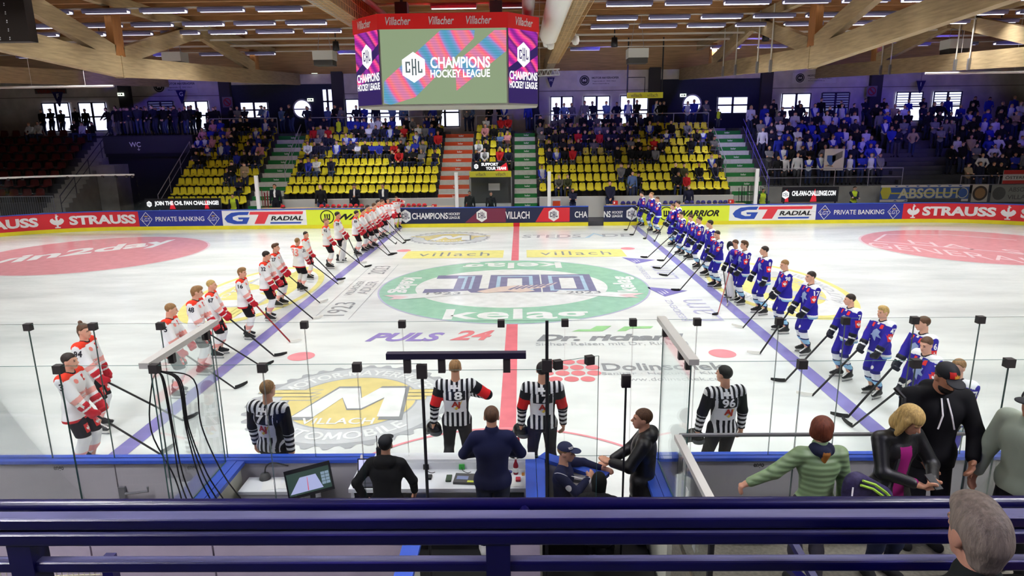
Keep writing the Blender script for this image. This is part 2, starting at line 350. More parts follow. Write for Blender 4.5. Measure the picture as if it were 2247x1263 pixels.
def coach(mb, lay):
    g = lay(0)
    mb.poly([g(*p) for p in ((1.55,-5.2),(2.35,-5.2),(2.65,-4.72),(2.25,-4.72),(2.05,-5.02),(1.75,-5.02))], 1); mb.poly([g(*p) for p in ((2.42,-5.2),(2.72,-5.2),(2.98,-4.78),(3.75,-4.78),(3.62,-4.98),(3.1,-4.98),(2.95,-5.2))], 1)
    letter(mb, 'Dr. richard', g, (2.5,-5.72), w=3.75, h=.55, mi=0, shear=.3, bold=.05); letter(mb, 'Sicher Reisen mit Dr. Richard', g, (2.45,-6.22), w=3.7, h=.26, mi=2, bold=.005)
mark('coach_lettering', coach, ['grey','lime','tyre'], .006)
def plumber(mb, lay):
    for r, n in enumerate((3, 4, 4, 3)):
        for i in range(n): disc(mb, lay(0), (1.3+(i-(n-1)/2)*.34, -7.52-r*.35), .155, mi=0, n=20)
    letter(mb, 'Dolinschek', lay(0), (3.38,-7.85), w=2.7, h=.46, mi=1, bold=.02); letter(mb, 'Sanitär · Heizung · Klima', lay(0), (3.32,-8.28), w=2.7, h=.22, mi=2, bold=0)
    letter(mb, 'www.dolinschek.com', lay(0), (3.45,-8.6), w=2.3, h=.2, mi=2, bold=0)
mark('plumber_lettering', plumber, ['scarlet','grey','tyre'], .006)
def hotel(cy):
    def f(mb, lay):
        T = lambda u, v: (5.15-v, cy+u, lay(0)(0,0)[2])
        mb.poly([(4.35, cy+2.35, lay(0)(0,0)[2]), (5.6, cy+1.75, lay(0)(0,0)[2]), (4.72, cy+1.0, lay(0)(0,0)[2])], 0)
        for i in range(3): mb.poly([(4.7+i*.1, cy+1.25+.1*i, lay(1)(0,0)[2]), (4.75+i*.1, cy+1.27+.1*i, lay(1)(0,0)[2]), (4.62+i*.12, cy+1.75+.1*i, lay(1)(0,0)[2])], 2)
        letter(mb, 'Lam', lambda u, v: (5.3-v, cy+u, lay(0)(0,0)[2]), (-.55,0), w=2.3, h=.95, mi=1, bold=-.012); letter(mb, 'RESIDENZ', lambda u, v: (4.72-v, cy+u, lay(0)(0,0)[2]), (-.55,0), w=2.3, h=.2, mi=1, bold=0)
    return f
mark('hotel_lettering', hotel(2.6), ['blue','paleblue','white'], .006); mark('hotel_lettering', hotel(-2.6), ['blue','paleblue','white'], .006)
def jubilee(mb, lay):
    T = lambda u, v: (-5.12-v, u, lay(0)(0,0)[2])
    letter(mb, '1923', T, (-2.75,0), w=1.5, h=.62, mi=0, bold=.0); letter(mb, 'VILLACHER', T, (-.05,.22), w=2.1, h=.26, mi=1); letter(mb, 'ADLER', T, (.0,-.2), w=1.9, h=.36, mi=1); letter(mb, '2023', T, (2.85,0), w=1.5, h=.62, mi=0, bold=.0)
    for x in (-5.62, -4.6): mb.poly([(x, -3.9, lay(0)(0,0)[2]), (x+.02, -3.9, lay(0)(0,0)[2]), (x+.02, 3.9, lay(0)(0,0)[2]), (x, 3.9, lay(0)(0,0)[2])], 1)
mark('jubilee_lettering', jubilee, ['grey','tyre'], .006)
def wine(mb, lay):
    disc(mb, lay(0), (-18.7,7.05), 4.72, mi=1, n=80); disc(mb, lay(1), (-18.7,7.05), 4.62, mi=0, n=80); letter(mb, 'win2day', (lambda u, v: (-19.6+u*.695-v*.37, 7.2+u*.72+v*.93, lay(2)(0,0)[2])), (0,0), w=8.3, h=2.5, mi=2, bold=.03)
mark('betting_emblem', wine, ['disc','discpale','white'], .006)
def doctor(mb, lay):
    disc(mb, lay(0), (20.0,7.0), 4.55, mi=1, n=80); disc(mb, lay(1), (20.0,7.0), 4.45, mi=0, n=80)
    T = lambda u, v: (17.8+u*.705+v*.33, 5.3-u*.71+v*.945, lay(2)(0,0)[2]); letter(mb, 'GENERALI', T, (.1,0), w=6.4, h=1.35, mi=2, bold=-.005); letter(mb, 'HA  S', T, (1.0,2.1), w=4.2, h=1.1, mi=2, bold=-.005)
    L = lay(2)
    for a, b in (((16.3,8.3),(22.2,3.6)), ((16.3,8.3),(17.8,10.2)), ((17.8,10.2),(20.6,9.9)), ((20.6,9.9),(22.6,8.2))):
        d = Vector((b[0]-a[0], b[1]-a[1])).normalized(); n = (-d.y*.06, d.x*.06); mb.poly([L(a[0]-n[0],a[1]-n[1]), L(b[0]-n[0],b[1]-n[1]), L(b[0]+n[0],b[1]+n[1]), L(a[0]+n[0],a[1]+n[1])], 1)
mark('practice_emblem', doctor, ['disc','discpale','discpale'], .006)
mark('stadium_sponsor_lettering', lambda mb, lay: (letter(mb, 'STEDS', lay(0), (1.75,10.65), w=2.9, h=.95, mi=0, shear=.1), letter(mb, 'DE', lay(0), (4.95,10.75), w=1.5, h=.95, mi=0, shear=.1), mb.poly([lay(0)(*p) for p in ((3.3,10.0),(3.55,10.1),(3.9,11.25),(4.2,10.5),(4.35,10.5),(3.9,11.55))], 1), mb.poly([lay(0)(*p) for p in ((1.6,10.0),(3.3,9.95),(3.3,10.02),(1.6,10.08))], 1)), ['tyre','sky'], .006)
# ---------------------------------------------------------------- the far boards
def bp(s, z, off=0.0):
    a = max(0.0, abs(s)-(HX-CR))/CR; sg = 1 if s >= 0 else -1
    if a == 0: return (s, FB-off, z)
    return (sg*((HX-CR)+(CR-off)*sin(a)), (FB-CR)+(CR-off)*cos(a), z)
def s_of(u, z=.6):
    lo, hi = -34.0, 34.0
    for _ in range(50):
        m = (lo+hi)/2; p = np.array(bp(m, z))-CAM; uu = 1123.5+FPX*(p@_R)/(p@_F)
        if uu < u: lo = m
        else: hi = m
    return lo
def srange(s0, s1, st=.5):
    n = max(1, int(math.ceil(abs(s1-s0)/st))); return [s0+(s1-s0)*i/n for i in range(n+1)]
def band(mb, s0, s1, z0, z1, o0, o1, mi=0):
    """a run of board between two heights, with thickness from offset o0 (back, negative) to o1 (ice side)"""
    ss = srange(s0, s1); vs = []
    for s in ss: vs += [bp(s,z0,o1), bp(s,z1,o1), bp(s,z1,o0), bp(s,z0,o0)]
    fs = []
    for i in range(len(ss)-1):
        for k in range(4): fs.append((i*4+k, i*4+(k+1) % 4, i*4+4+(k+1) % 4, i*4+4+k))
    fs += [(0,1,2,3), (len(ss)*4-4, len(ss)*4-1, len(ss)*4-2, len(ss)*4-3)]
    mb.add(vs, fs, mi)
YEL = M('kick_yellow', (232,220,44), .35, noise=.08, ns=2); CAPB = M('cap_blue', (52,88,196), .35); RED = M('ad_red', (216,42,54), .4); ADW = M('ad_white', (238,238,238), .4)
LGTB = M('ad_blue', (44,56,150), .4); NEON = M('ad_neon', (222,236,58), .4); NAVY = M('ad_navy', (34,40,72), .4); INKB = M('ad_black', (22,22,26), .4); GTB = M('ad_royal', (44,78,176), .4); GTR = M('ad_tred', (226,60,70), .4); MAROON = M('ad_maroon', (120,44,70), .4); GOLD = M('ad_gold', (206,170,84), .4)
GATE0, GATE1 = 3.89, 4.73
mb = MB()
for a, b in ((-38,GATE0),(GATE1,38)): band(mb, a, b, .0, .2, -.1, 0)
trim = struct(mb.build('trim_1', YEL), 'yellow kick strip along the foot of the far boards')
mb = MB(); band(mb, -.17, .17, .0, .2, -.02, .006); struct(mb.build('red_line_mark', M('line_red', (206,40,52)), trim))
for s in (-28.2, 28.2): mb = MB(); band(mb, s-.06, s+.06, .0, .2, -.02, .006); struct(mb.build('goal_line_mark', M('line_red', (206,40,52)), trim))
mb = MB()
for a, b in ((-38,GATE0),(GATE1,38)): band(mb, a, b, 1.035, 1.075, -.14, .02)
struct(mb.build('trim_2', CAPB), 'blue cap rail along the top of the far boards')
def ad(name, label, s0, s1, base, draw, mats):
    mb = MB(); band(mb, s0, s1, .2, 1.035, -.1, 0); o = mb.build(name, base); tag(o, label, 'advertising board')
    if draw:
        fn = lambda u, v, k=.008: bp(u, v, k)
        for nm, d in draw: m2 = MB(); d(m2, fn, lambda u, v: bp(u, v, .013)); m2.build(nm, mats, o)
    return o
def strauss(us):
    def one(kind, u0, u1):
        a, b = s_of(u0), s_of(u1); c = ((a+b)/2, .62)
        return ('emblem', lambda mb, fn, up: rooster(mb, fn, c, .37, 0)) if kind == 'r' else ('lettering', lambda mb, fn, up: letter(mb, kind, fn, c, w=b-a, h=.5, mi=0, bold=.045))
    return [one(*k) for k in us]
def bank(u0, u1):
    a, b = s_of(u0), s_of(u1); w = b-a
    def em(t):
        def f(mb, fn, up):
            c = (a+w*t, .6); s = .33
            for k, mi in ((1.0,0),(.9,2)): shape(mb, [(0,1.2),(1,0),(0,-1.2),(-1,0)], fn if mi == 0 else (lambda u, v: bp(u, v, .010)), c, s*k, mi=mi)
            letter(mb, 'LGT', up, (c[0], c[1]-.03), w=.42, h=.19, mi=0, bold=0); shape(mb, [(-1,0),(1,0),(1,.9),(.4,.4),(0,1),(-.4,.4),(-1,.9)], up, (c[0], c[1]+.12), .09, mi=1)
        return ('emblem', f)
    return [em(.1), em(.9), ('lettering', lambda mb, fn, up: letter(mb, 'PRIVATE BANKING', up, (a+w*.5, .6), w=w*.58, h=.25, mi=0, bold=.01))]
def tyres(u0, u1):
    def f(mb, fn, up):
        a, b = s_of(u0), s_of(u1); w = b-a; X = lambda t: a+w*t
        P = lambda pts, mi, F=fn: mb.poly([F(X(x), .26+.7*y) for x, y in pts], mi)
        P([(.03,.45),(.06,.7),(.12,.92),(.22,.98),(.33,.98),(.31,.74),(.2,.74),(.13,.6),(.13,.4),(.18,.26),(.24,.26),(.25,.4),(.2,.4),(.19,.55),(.33,.55),(.29,.04),(.14,.04),(.06,.18)], 0)
        P([(.34,.98),(.97,.98),(.96,.76),(.56,.76),(.5,.04),(.38,.04),(.44,.76),(.33,.76)], 1); P([(.57,.04),(.93,.04),(.94,.16),(.57,.16)], 0)
    a, b = s_of(u0), s_of(u1); w = b-a
    return [('emblem', f), ('lettering', lambda mb, fn, up: letter(mb, 'RADIAL', up, (a+w*.77, .26+.7*.46), w=w*.38, h=.24, mi=2, bold=.03, shear=.22))]
def sport(uc, ur, u0, u1):
    a, b = s_of(u0), s_of(u1)
    return [('emblem', lambda mb, fn, up: wmark(mb, fn, (s_of(uc), .62), .38, 0)), ('lettering', lambda mb, fn, up: letter(mb, 'WARRIOR', fn, ((a+b)/2, .62), w=b-a, h=.34, mi=0, bold=.04, shear=.35))]
def league(items):
    def one(it):
        def f(mb, fn, up):
            if it[0] == 'c': chl(mb, fn, (s_of(it[1]), .62), .32, 0, 1, up)
            elif it[0] == 'p': mb.poly([bp(s_of(it[1]), .24, .005), bp(s_of(it[2]), .24, .005), bp(s_of(it[2]), 1.0, .005), bp(s_of(it[1])+it[4], 1.0, .005)], it[3])
            else: a, b = s_of(it[1]), s_of(it[2]); letter(mb, it[0], fn, ((a+b)/2, it[3]), w=b-a, h=it[4], mi=0, bold=.02)
        return ({'c':'emblem','p':'colour_field'}.get(it[0],'lettering'), f)
    return [one(it) for it in items]
X1, X2, X3, X4 = -20.64, -16.04, -11.43, -6.31
ad('advertising_board', 'red board with white rooster emblem, at the rink end beside the red seats', -38, X1, RED, strauss([('STRAUSS',-95,84),('r',108,142),('STRAUSS',152,298)]), [ADW])
ad('advertising_board', 'blue bank board beside red board, near the red seats', X1, X2, LGTB, bank(303,487), [ADW, GOLD, LGTB])
ad('advertising_board', 'white tyre board behind the white team, below yellow corner seats', X2, X3, ADW, tyres(487,672), [GTB, GTR, INKB])
ad('advertising_board', 'neon yellow board behind the white team', X3, X4, NEON, sport(718, 15, 742, 872), [INKB])
ad('advertising_board', 'long navy league board crossed by the red line', X4, GATE0, NAVY, league([('p',1020,1110,2,.9),('p',1175,1250,3,.45),('c',890),('CHAMPIONS',904,983,.62,.34),('HOCKEY',985,1010,.72,.14),('LEAGUE',985,1009,.52,.14),('c',1057),('VILLACH',1109,1162,.62,.4),('c',1215),('CHA',1261,1289,.62,.34)]), [ADW, NAVY, MAROON, RED])
ad('advertising_board', 'short navy league board beside the open bench gate', GATE1, 6.52, NAVY, league([('NS',1325,1340,.62,.34),('HOCKEY',1343,1367,.72,.14),('LEAGUE',1343,1366,.52,.14),('c',1386)]), [ADW, NAVY])
ad('advertising_board', 'neon yellow board behind the blue team', 6.52, 11.48, NEON, sport(1462, 15, 1490, 1578), [INKB])
ad('advertising_board', 'white tyre board behind the blue team, below the green stairs', 11.48, 16.12, ADW, tyres(1602,1788), [GTB, GTR, INKB])
ad('advertising_board', 'blue bank board below the fan challenge screen', 16.12, 20.75, LGTB, bank(1790,1980), [ADW, GOLD, LGTB])
ad('advertising_board', 'red board with white rooster emblem, below the crowd banners', 20.75, 38, RED, strauss([('r',1992,2016),('STRAUSS',2024,2186),('r',2198,2227),('STRAUSS',2240,2400)]), [ADW])
# ---------------------------------------------------------------- stand steps
CON = M('concrete_dark', (74,74,80), .8, noise=.2, ns=2); CONL = M('concrete_light', (150,148,146), .8, noise=.15, ns=2); CONG = M('floor_grey', (104,100,96), .8, noise=.25, ns=3)
KY, RUN, Z0, RISE = 16.42, .74, 1.30, .48
def tread(k): return Z0+RISE*k
def row_y(k): return KY+RUN*k           # front edge of tread k
PLAT = 5.06; PY = 22.6
mb = MB(); mb.box((-42,-30,-.4), (42,30,-.02)); struct(mb.build('floor_2', CONG), 'grey concrete floor around the rink')
def terrace(name, x0, x1, k0, k1, mat=CON, front=None):
    mb = MB(); pts = [(row_y(k0), front if front is not None else tread(k0)-RISE)]
    for k in range(k0, k1+1): pts += [(row_y(k), tread(k)), (row_y(k+1), tread(k))]
    pts += [(row_y(k1+1), PLAT), (25.2, PLAT), (25.2, 0), (row_y(k0), 0)]
    seen = [];
    for p in pts:
        if not seen or p != seen[-1]: seen.append(p)
    mb.prism([(x0, y, z) for y, z in seen], (x1-x0, 0, 0)); return struct(mb.build(name, mat))
terrace('floor_3', -38, -27.2, 0, 7); terrace('floor_4', -20.25, -15.35, -1, 7, front=.3); terrace('floor_5', -13.62, -4.55, 0, 7)
terrace('floor_6', -2.75, -.12, 3, 7); terrace('floor_7', 1.18, 12.38, 0, 7); terrace('floor_8', 14.3, 22.2, 1, 7); terrace('floor_9', 25.0, 38, 0, 7)
GRN = M('stair_green', (28,120,56), .5); ORG = M('stair_orange', (214,78,40), .5); STW = M('stair_white', (206,206,200), .7, noise=.1); BLKT = M('tape_black', (60,60,64), .8)
def stairs(n, x0, x1, col, label, rail=True):
    mb = MB(); tx = MB(); z = .1; k = 0
    for i in range(18):
        y0 = row_y(-1)+RUN/2*i; zz = tread(-1)-RISE/2+RISE/2*(i+1)
        mb.box((x0, y0, 0), (x1, 25.2 if i == 17 else y0+RUN/2, zz-.02), 0)
        mb.box((x0, y0-.004, zz-RISE/2), (x1, y0, zz), 1 if i % 2 else 0)
        if i % 2: letter(tx, 'kelag', lambda u, v: (u, y0-.01, v), ((x0+x1)/2+.1, zz-RISE/4), h=.13, mi=0, bold=.02)
        else: tx.box((x0+.5*(x1-x0)-.06, y0+.02, zz-.018), (x0+.5*(x1-x0)+.06, y0+.2, zz-.012), 1)
    o = struct(mb.build('floor_%d' % n, [STW, col]), label); struct(tx.build('stair_lettering', [ADW, BLKT], o))
stairs(10, -15.35, -13.62, GRN, 'stairs with green risers beside yellow corner seats'); stairs(11, -4.55, -2.75, ORG, 'stairs with orange risers')
stairs(12, -.12, 1.18, GRN, 'stairs with green risers above the booth'); stairs(13, 12.38, 14.3, GRN, 'stairs with green risers beside the standing crowd')
mb = MB()
for i in range(18): mb.box((-27.2, row_y(-1)+RUN/2*i, 0), (-25.9, 25.2 if i == 17 else row_y(-1)+RUN/2*(i+1), tread(-1)+RISE/2*i), 0)
struct(mb.build('floor_14', CONL), 'bare concrete stairs beside the red seats')
mb = MB()
for i in range(18): mb.box((22.2, row_y(-1)+RUN/2*i, 0), (25.0, 25.2 if i == 17 else row_y(-1)+RUN/2*(i+1), tread(-1)+RISE/2*i), 0)
struct(mb.build('floor_15', CON), 'dark stairs between the two standing blocks')
# passage under the upper deck
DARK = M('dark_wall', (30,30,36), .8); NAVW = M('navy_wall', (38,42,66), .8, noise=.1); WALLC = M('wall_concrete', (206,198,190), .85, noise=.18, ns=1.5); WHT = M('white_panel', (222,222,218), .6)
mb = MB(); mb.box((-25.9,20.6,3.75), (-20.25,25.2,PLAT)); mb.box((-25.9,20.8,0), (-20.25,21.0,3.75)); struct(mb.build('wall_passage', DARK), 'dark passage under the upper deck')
mb = MB(); mb.box((-25.9,20.5,3.95), (-20.25,20.6,5.0)); fas = struct(mb.build('wall_fascia', M('fascia', (46,46,54), .7)))
mb = MB(); letter(mb, 'WC', lambda u, v: (u,20.49,v), (-23.9,4.5), h=.3); letter(mb, '↓', lambda u, v: (u,20.49,v), (-23.7,4.22), h=.2); mb.build('lettering', ADW, fas)['kind'] = 'structure'
mb = MB(); mb.box((-25.85,19.3,0), (-24.7,20.8,3.3)); struct(mb.build('wall_stairwell', CONL), 'pale wall beside the bare stairs')
# ---------------------------------------------------------------- hall walls
mb = MB(); mb.box((-38.4,25.2,0), (38.4,25.5,11)); wall = struct(mb.build('wall_far', WALLC), 'concrete far wall')
for a, b in ((-19.6,-12.3),(9.4,16.6)):
    mb = MB(); mb.box((a,25.14,PLAT), (b,25.2,8.3)); struct(mb.build('wall_panel', NAVW, wall))
mb = MB(); mb.box((-38.4,25.17,7.62), (38.4,25.2,7.66), 0); struct(mb.build('joint', M('joint', (120,114,106), .9), wall))
mb = MB(); mb.box((-38.4,-27,0), (-38,25.5,11)); struct(mb.build('wall_left', M('side_wall', (70,66,66), .9)))
mb = MB(); mb.box((38,-27,0), (38.4,25.5,11)); struct(mb.build('wall_right', M('side_wall', (70,66,66), .9)))
mb = MB(); mb.box((-38.4,-27.4,0), (38.4,-27,11)); struct(mb.build('wall_near', M('side_wall', (70,66,66), .9)))
COLM = M('column', (58,56,62), .8)
for i, x in enumerate((-26.7,-19.8,-12.1,1.15,9.3,16.8,24.1)):
    mb = MB(); mb.box((x-.38,24.85,PLAT), (x+.38,25.2,9.6)); struct(mb.build('pillar_%d' % (i+1), COLM))
SKYW = M('daylight', (226,232,255), .4, emit=1.15); SKYD = M('daylight_dim', (140,150,180), .4, emit=.32); FRM = M('window_frame', (60,54,84), .6)
def window(i, x0, x1, z0=5.36, z1=7.3, mat=SKYW, rows=2, lou=0):
    mb = MB(); y = 25.12; t = .07; xm = (x0+x1)/2; zm = z0+(z1-z0)*.5
    for a, b in ((x0,x0+t),(xm-t,xm+t),(x1-t,x1)): mb.box((a,y-.04,z0), (b,25.2,z1))
    for a, b in ((z0,z0+t),(zm-.05,zm+.05),(z1-t,z1)): mb.box((x0,y-.04,a), (x1,25.2,b))
    o = struct(mb.build('window_%d' % i, FRM))
    mb = MB(); mb.box((x0,y,z0), (x1,25.19,z1)); mb.build('pane', mat, o)['kind'] = 'structure'
    if lou:
        mb = MB()
        for k in range(int((zm-z0)/.16)): mb.box((x0+.05,y-.02,zm+.1+k*.16), (x1-.05,y,zm+.1+k*.16+lou))
        mb.build('blind', M('blind', (110,110,130), .7), o)['kind'] = 'structure'
WX = [(-32.65,-30.75,0,0),(-30.12,-28.2,0,0),(-25.3,-23.5,1,.12),(-22.8,-21.1,0,0),(-11.7,-9.75,0,0),(-9.4,-7.4,0,0),(-5.9,-3.9,0,0),(2.3,3.85,0,0),(4.54,6.35,0,0),(7.02,8.95,0,0),(17.93,19.9,0,0),(20.6,22.5,1,.12),(25.6,27.4,0,.05),(28.1,30.0,0,.05)]
for i, (a, b, dim, lou) in enumerate(WX): window(i+1, a, b, mat=SKYD if dim else SKYW, lou=lou)
window(15, -18.95, -17.0, 6.1, 7.2); window(16, 13.6, 15.7, 6.0, 7.15); window(17, -13.25, -12.5, 6.3, 8.0)
for i, x in enumerate((-14.65, 11.9)):
    mb = MB(); pts = lambda r, y: [(x+r*cos(a), y, 6.68+r*sin(a)) for a in np.linspace(0, 2*pi, 33)[:-1]]
    for a, b in ((pts(.66,25.08), pts(.56,25.08)),): mb.add(a+b, [(k, (k+1) % 32, 32+(k+1) % 32, 32+k) for k in range(32)])
    mb.box((x-.6,25.05,6.62), (x+.6,25.12,6.7)); o = struct(mb.build('window_%d' % (18+i), M('frame_white', (190,190,200))))
    mb = MB(); mb.poly(list(reversed(pts(.57,25.11)))); mb.build('pane', SKYW, o)['kind'] = 'structure'
# low walls behind the benches
mb = MB(); mb.box((-13.3,15.9,0), (-2.9,16.05,1.42)); struct(mb.build('wall_bench', WHT), 'white wall behind the white team bench')
mb = MB(); mb.box((1.3,15.9,0), (12.2,16.05,1.42)); struct(mb.build('wall_bench_blue', WHT), 'white wall behind the blue team bench')
mb = MB(); mb.box((-13.3,14.3,0), (-2.9,15.9,.25)); mb.box((1.3,14.3,0), (12.2,15.9,.25)); struct(mb.build('floor_16', CON))
mb = MB(); mb.box((14.3,16.9,0), (22.2,17.14,1.75)); struct(mb.build('wall_standing', CONL), 'low wall below the standing crowd')
# ---------------------------------------------------------------- roof
WOODR = M('roof_deck', (178,140,98), .75, noise=.25, ns=3, stretch=(.3,2,1)); WOODP = M('purlin_wood', (152,112,74), .75, noise=.25, ns=4, stretch=(.3,3,3))
WOODT = M('glulam', (158,136,102), .6, noise=.28, ns=3.5, stretch=(2,.35,4)); WOODO = M('post_wood', (150,98,50), .6, noise=.2, ns=4, stretch=(4,4,.4)); STEEL = M('steel', (150,152,158), .35, metal=.8); DSTEEL = M('dark_metal', (34,34,38), .5)
mb = MB(); mb.box((-38.4,-27.4,10.5), (38.4,25.5,10.7)); ceil = struct(mb.build('ceiling', WOODR))
for k in range(26):
    mb = MB(); y = -13.5+1.5*k; mb.box((-38,y-.08,10.12), (38,y+.08,10.5)); struct(mb.build('rafter', WOODP, ceil))
mb = MB(); mb.prism([(-38,21.0,10.4),(-38,25.2,8.95),(-38,25.2,9.3),(-38,21.0,10.5)], (76,0,0)); struct(mb.build('roof_eaves', WOODR))
Y0 = 4.3
def truss(x, label, yb=17.7, zm=7.58, mid=True):
    t = empty('roof_truss', (x,Y0,zm)); tag(t, label, 'roof truss', 'timber roof trusses'); P = lambda y, z: (0,y-Y0,z-zm)
    zy = lambda y: zm+.05*abs(y-Y0)
    mb = MB(); n1 = .02; mb.beam(P(-16,zy(-16)), P(Y0-n1,zm), .3, .74); mb.beam(P(Y0+n1,zm), P(25.1,zy(25.1)), .3, .74); mb.box((-.17,-.06,-.4), (.17,.06,.4)); mb.build('bottom_chord', WOODT, t)
    mb = MB(); mb.box((-.14,-18,10.12-zm-.45), (.14,16.5,10.12-zm)); mb.build('top_chord', WOODT, t)
    for y in (Y0, yb):
        mb = MB(); mb.box((-.13,y-Y0-.3,zy(y)-zm+.35), (.13,y-Y0+.3,9.7-zm)); mb.build('post', WOODO, t)
    ym = Y0+6.6
    for a, b in (((Y0+.3,zy(Y0)+.45),(ym,9.75)), ((Y0-.3,zy(Y0)+.45),(-2.6,9.75)), ((yb-.3,zy(yb)+.45),(ym+.4,9.75)), ((-10.5,zy(-10.5)+.45),(-4.2,9.75))):
        mb = MB(); mb.beam(P(*a), P(*b), .26, .6, up=(0,.5,1)); mb.build('diagonal', WOODT, t)
    return t
truss(-23.8, 'timber roof truss nearest the red seats'); truss(-14.8, 'timber roof truss over the white team line, with a tall mid post')
truss(11.1, 'timber roof truss over the blue team line, with hanging rods'); truss(20.2, 'timber roof truss over the standing crowd')
for x, lb in ((-5.2,'netted roof beam beside the video cube, over the garage emblem'), (2.05,'netted roof beam beside the white duct')):
    t = empty('roof_beam', (x,0,8.65)); tag(t, lb, 'roof beam')
    mb = MB(); mb.box((-.22,-14,0), (.22,25.1,.85)); mb.build('beam', WOODT, t)
    mb = MB()
    for k in range(5): mb.beam((.3,-3,-.06+k*.22), (.3,16,-.06+k*.22), .012, .012); mb.beam((-.3+.15*k,-3,-.07), (-.3+.15*k,16,-.07), .012, .012)
    for k in range(64): mb.beam((-.3,-3+k*.3,-.07), (.3,-3+k*.3,-.07), .012, .012); mb.beam((.3,-3+k*.3,-.07), (.3,-3+k*.3,.82), .012, .012)
    mb.build('safety_net', M('net', (196,160,110), .6), t)
for u, v in ((1591,75),(1618,80),(1666,80),(1696,70),(1943,60),(1963,60),(2104,80),(2135,75)):
    p = aty(u, v, 6.0 if u < 1900 else 12.0); xx = 11.1-.2 if u < 1930 else 20.2-.2
    d = ray(u, v); t = (xx-CAM[0])/d[0]; q = CAM+d*t; zc = 7.58+.05*abs(q[1]-Y0)
    if q[1] < -2 or q[1] > 25: continue
    mb = MB(); mb.tube([(q[0],q[1],zc-.1), (q[0],q[1],10.1)], .03, 6); o = mb.build('hanging_rod', M('rod', (200,196,186), .5)); mb = MB(); mb.box((q[0]-.05,q[1]-.06,zc-.4), (q[0]+.05,q[1]+.06,zc+.1)); mb.build('bracket', STEEL, o)
    tag(o, 'thin steel rod with bracket on a truss over the blue side', 'rod', 'rods hanging on the trusses')
# strip lamps
LAMPM = M('lamp_tube', (255,252,250), .4, emit=1.9); HOUS = M('lamp_housing', (112,110,150), .5)
mb = MB(); mb.box((-.82,-.15,.0), (.82,.15,.07)); mb.prism([(-.82,-.15,0),(-.82,-.11,-.08),(-.82,-.095,-.08),(-.82,-.12,0)], (1.64,0,0)); mb.prism([(-.82,.12,0),(-.82,.095,-.08),(-.82,.11,-.08),(-.82,.15,0)], (1.64,0,0))
hm = mb.mesh('strip_lamp', HOUS); mb = MB(); mb.box((-.8,-.1,-.062), (.8,.1,-.002)); dm = mb.mesh('diffuser', LAMPM)
ALD = bpy.data.lights.new('lamp', 'AREA'); ALD.shape = 'RECTANGLE'; ALD.size = 1.6; ALD.size_y = .2; ALD.energy = LAMP_W; ALD.color = (.985,1.0,1.0); ALD.spread = radians(125)
ALS = ALD.copy(); ALS.energy = STAND_W; ALS.spread = radians(110)
LSTEP = 3; ALD.energy *= LSTEP; ALS.energy *= LSTEP
for _m_ in (LAMPM, SKYW, SKYD): _m_.cycles.emission_sampling = 'NONE'
TRAY = M('cable_tray', (196,190,182), .6)
ALF = ALD.copy(); ALF.color = (.95,.94,1); ALF.energy = FRONT_W*LSTEP; ALF.spread = radians(150)
ALN = ALD.copy(); ALN.energy *= .55; ALE = ALD.copy(); ALE.energy *= .88; ALD.energy *= .66
ROWS = [(-13.4,9.45,2.1,ALN,0),(-10.2,9.45,2.1,ALN,0),(-6.4,9.45,2.1,ALN,0),(-2.6,9.45,2.1,ALN,0),(.6,9.45,2.1,ALN,0),(3.8,9.45,2.1,ALD,1),(6.9,9.45,2.1,ALE,1),(9.2,9.45,2.1,ALE,1),(17.4,9.45,2.6,ALS,1),(-18.5,9.45,2.6,ALF,0),(-23.0,9.45,2.6,ALF,0)]
WORD = ['first','second','third','fourth','fifth','sixth','seventh','eighth','ninth','tenth','eleventh','twelfth','thirteenth','fourteenth','fifteenth','sixteenth','seventeenth','eighteenth','nineteenth','twentieth','twenty-first','twenty-second','twenty-third','twenty-fourth','twenty-fifth','twenty-sixth','twenty-seventh','twenty-eighth','twenty-ninth','thirtieth']
ROWN = ['','','','','nearest','second','third','fourth','farthest']
for ri, (y, z, px, al, vis) in enumerate(ROWS):
    mb = MB(); mb.box((-30,y-.03,z+.07), (30,y+.03,z+.12)); struct(mb.build('trim_%d' % (ri+3), TRAY))
    xs = [-27.3+px*i for i in range(27 if px < 2.2 else 22)] if vis or ri == 4 else [-14.7+px*i for i in range(15 if px < 2.2 else 12)]
    if ri == 8: xs = [x for i, x in enumerate(xs) if i not in (6,13,14)]
    for i, x in enumerate(xs):
        if any(abs(x-b) < 1.2 for b in (-5.2,2.05)): continue
        o = put('strip_lamp', hm, None, (x,y,z)); put('diffuser', dm, o)
        if (min(abs(x-q) for q in (-25.2,-18.9,-12.6,-8.4,-2.1,4.2,8.4,14.7,18.9,25.2)) < .3) if ri < 8 else (i % LSTEP == 0 and (ri != 8 or abs(x) < 15)):
            l = bpy.data.objects.new('lamp', al); COL.objects.link(l); l.parent = o; l.location = (0,0,-.07)
        if 4 <= ri <= 8: tag(o, 'white strip lamp, %s in the %s lamp row, counted from the red-seat end' % (WORD[i], ROWN[ri]), 'lamp', 'strip lamps under the roof')
        else: tag(o, 'white strip lamp of the rows above the near half of the ice', 'lamp', 'strip lamps above the near ice')
for y in (12.0, 14.3): mb = MB(); mb.box((-30,y-.04,9.45), (30,y+.04,9.53)); struct(mb.build('trim_%d' % (20+int(y)), TRAY))
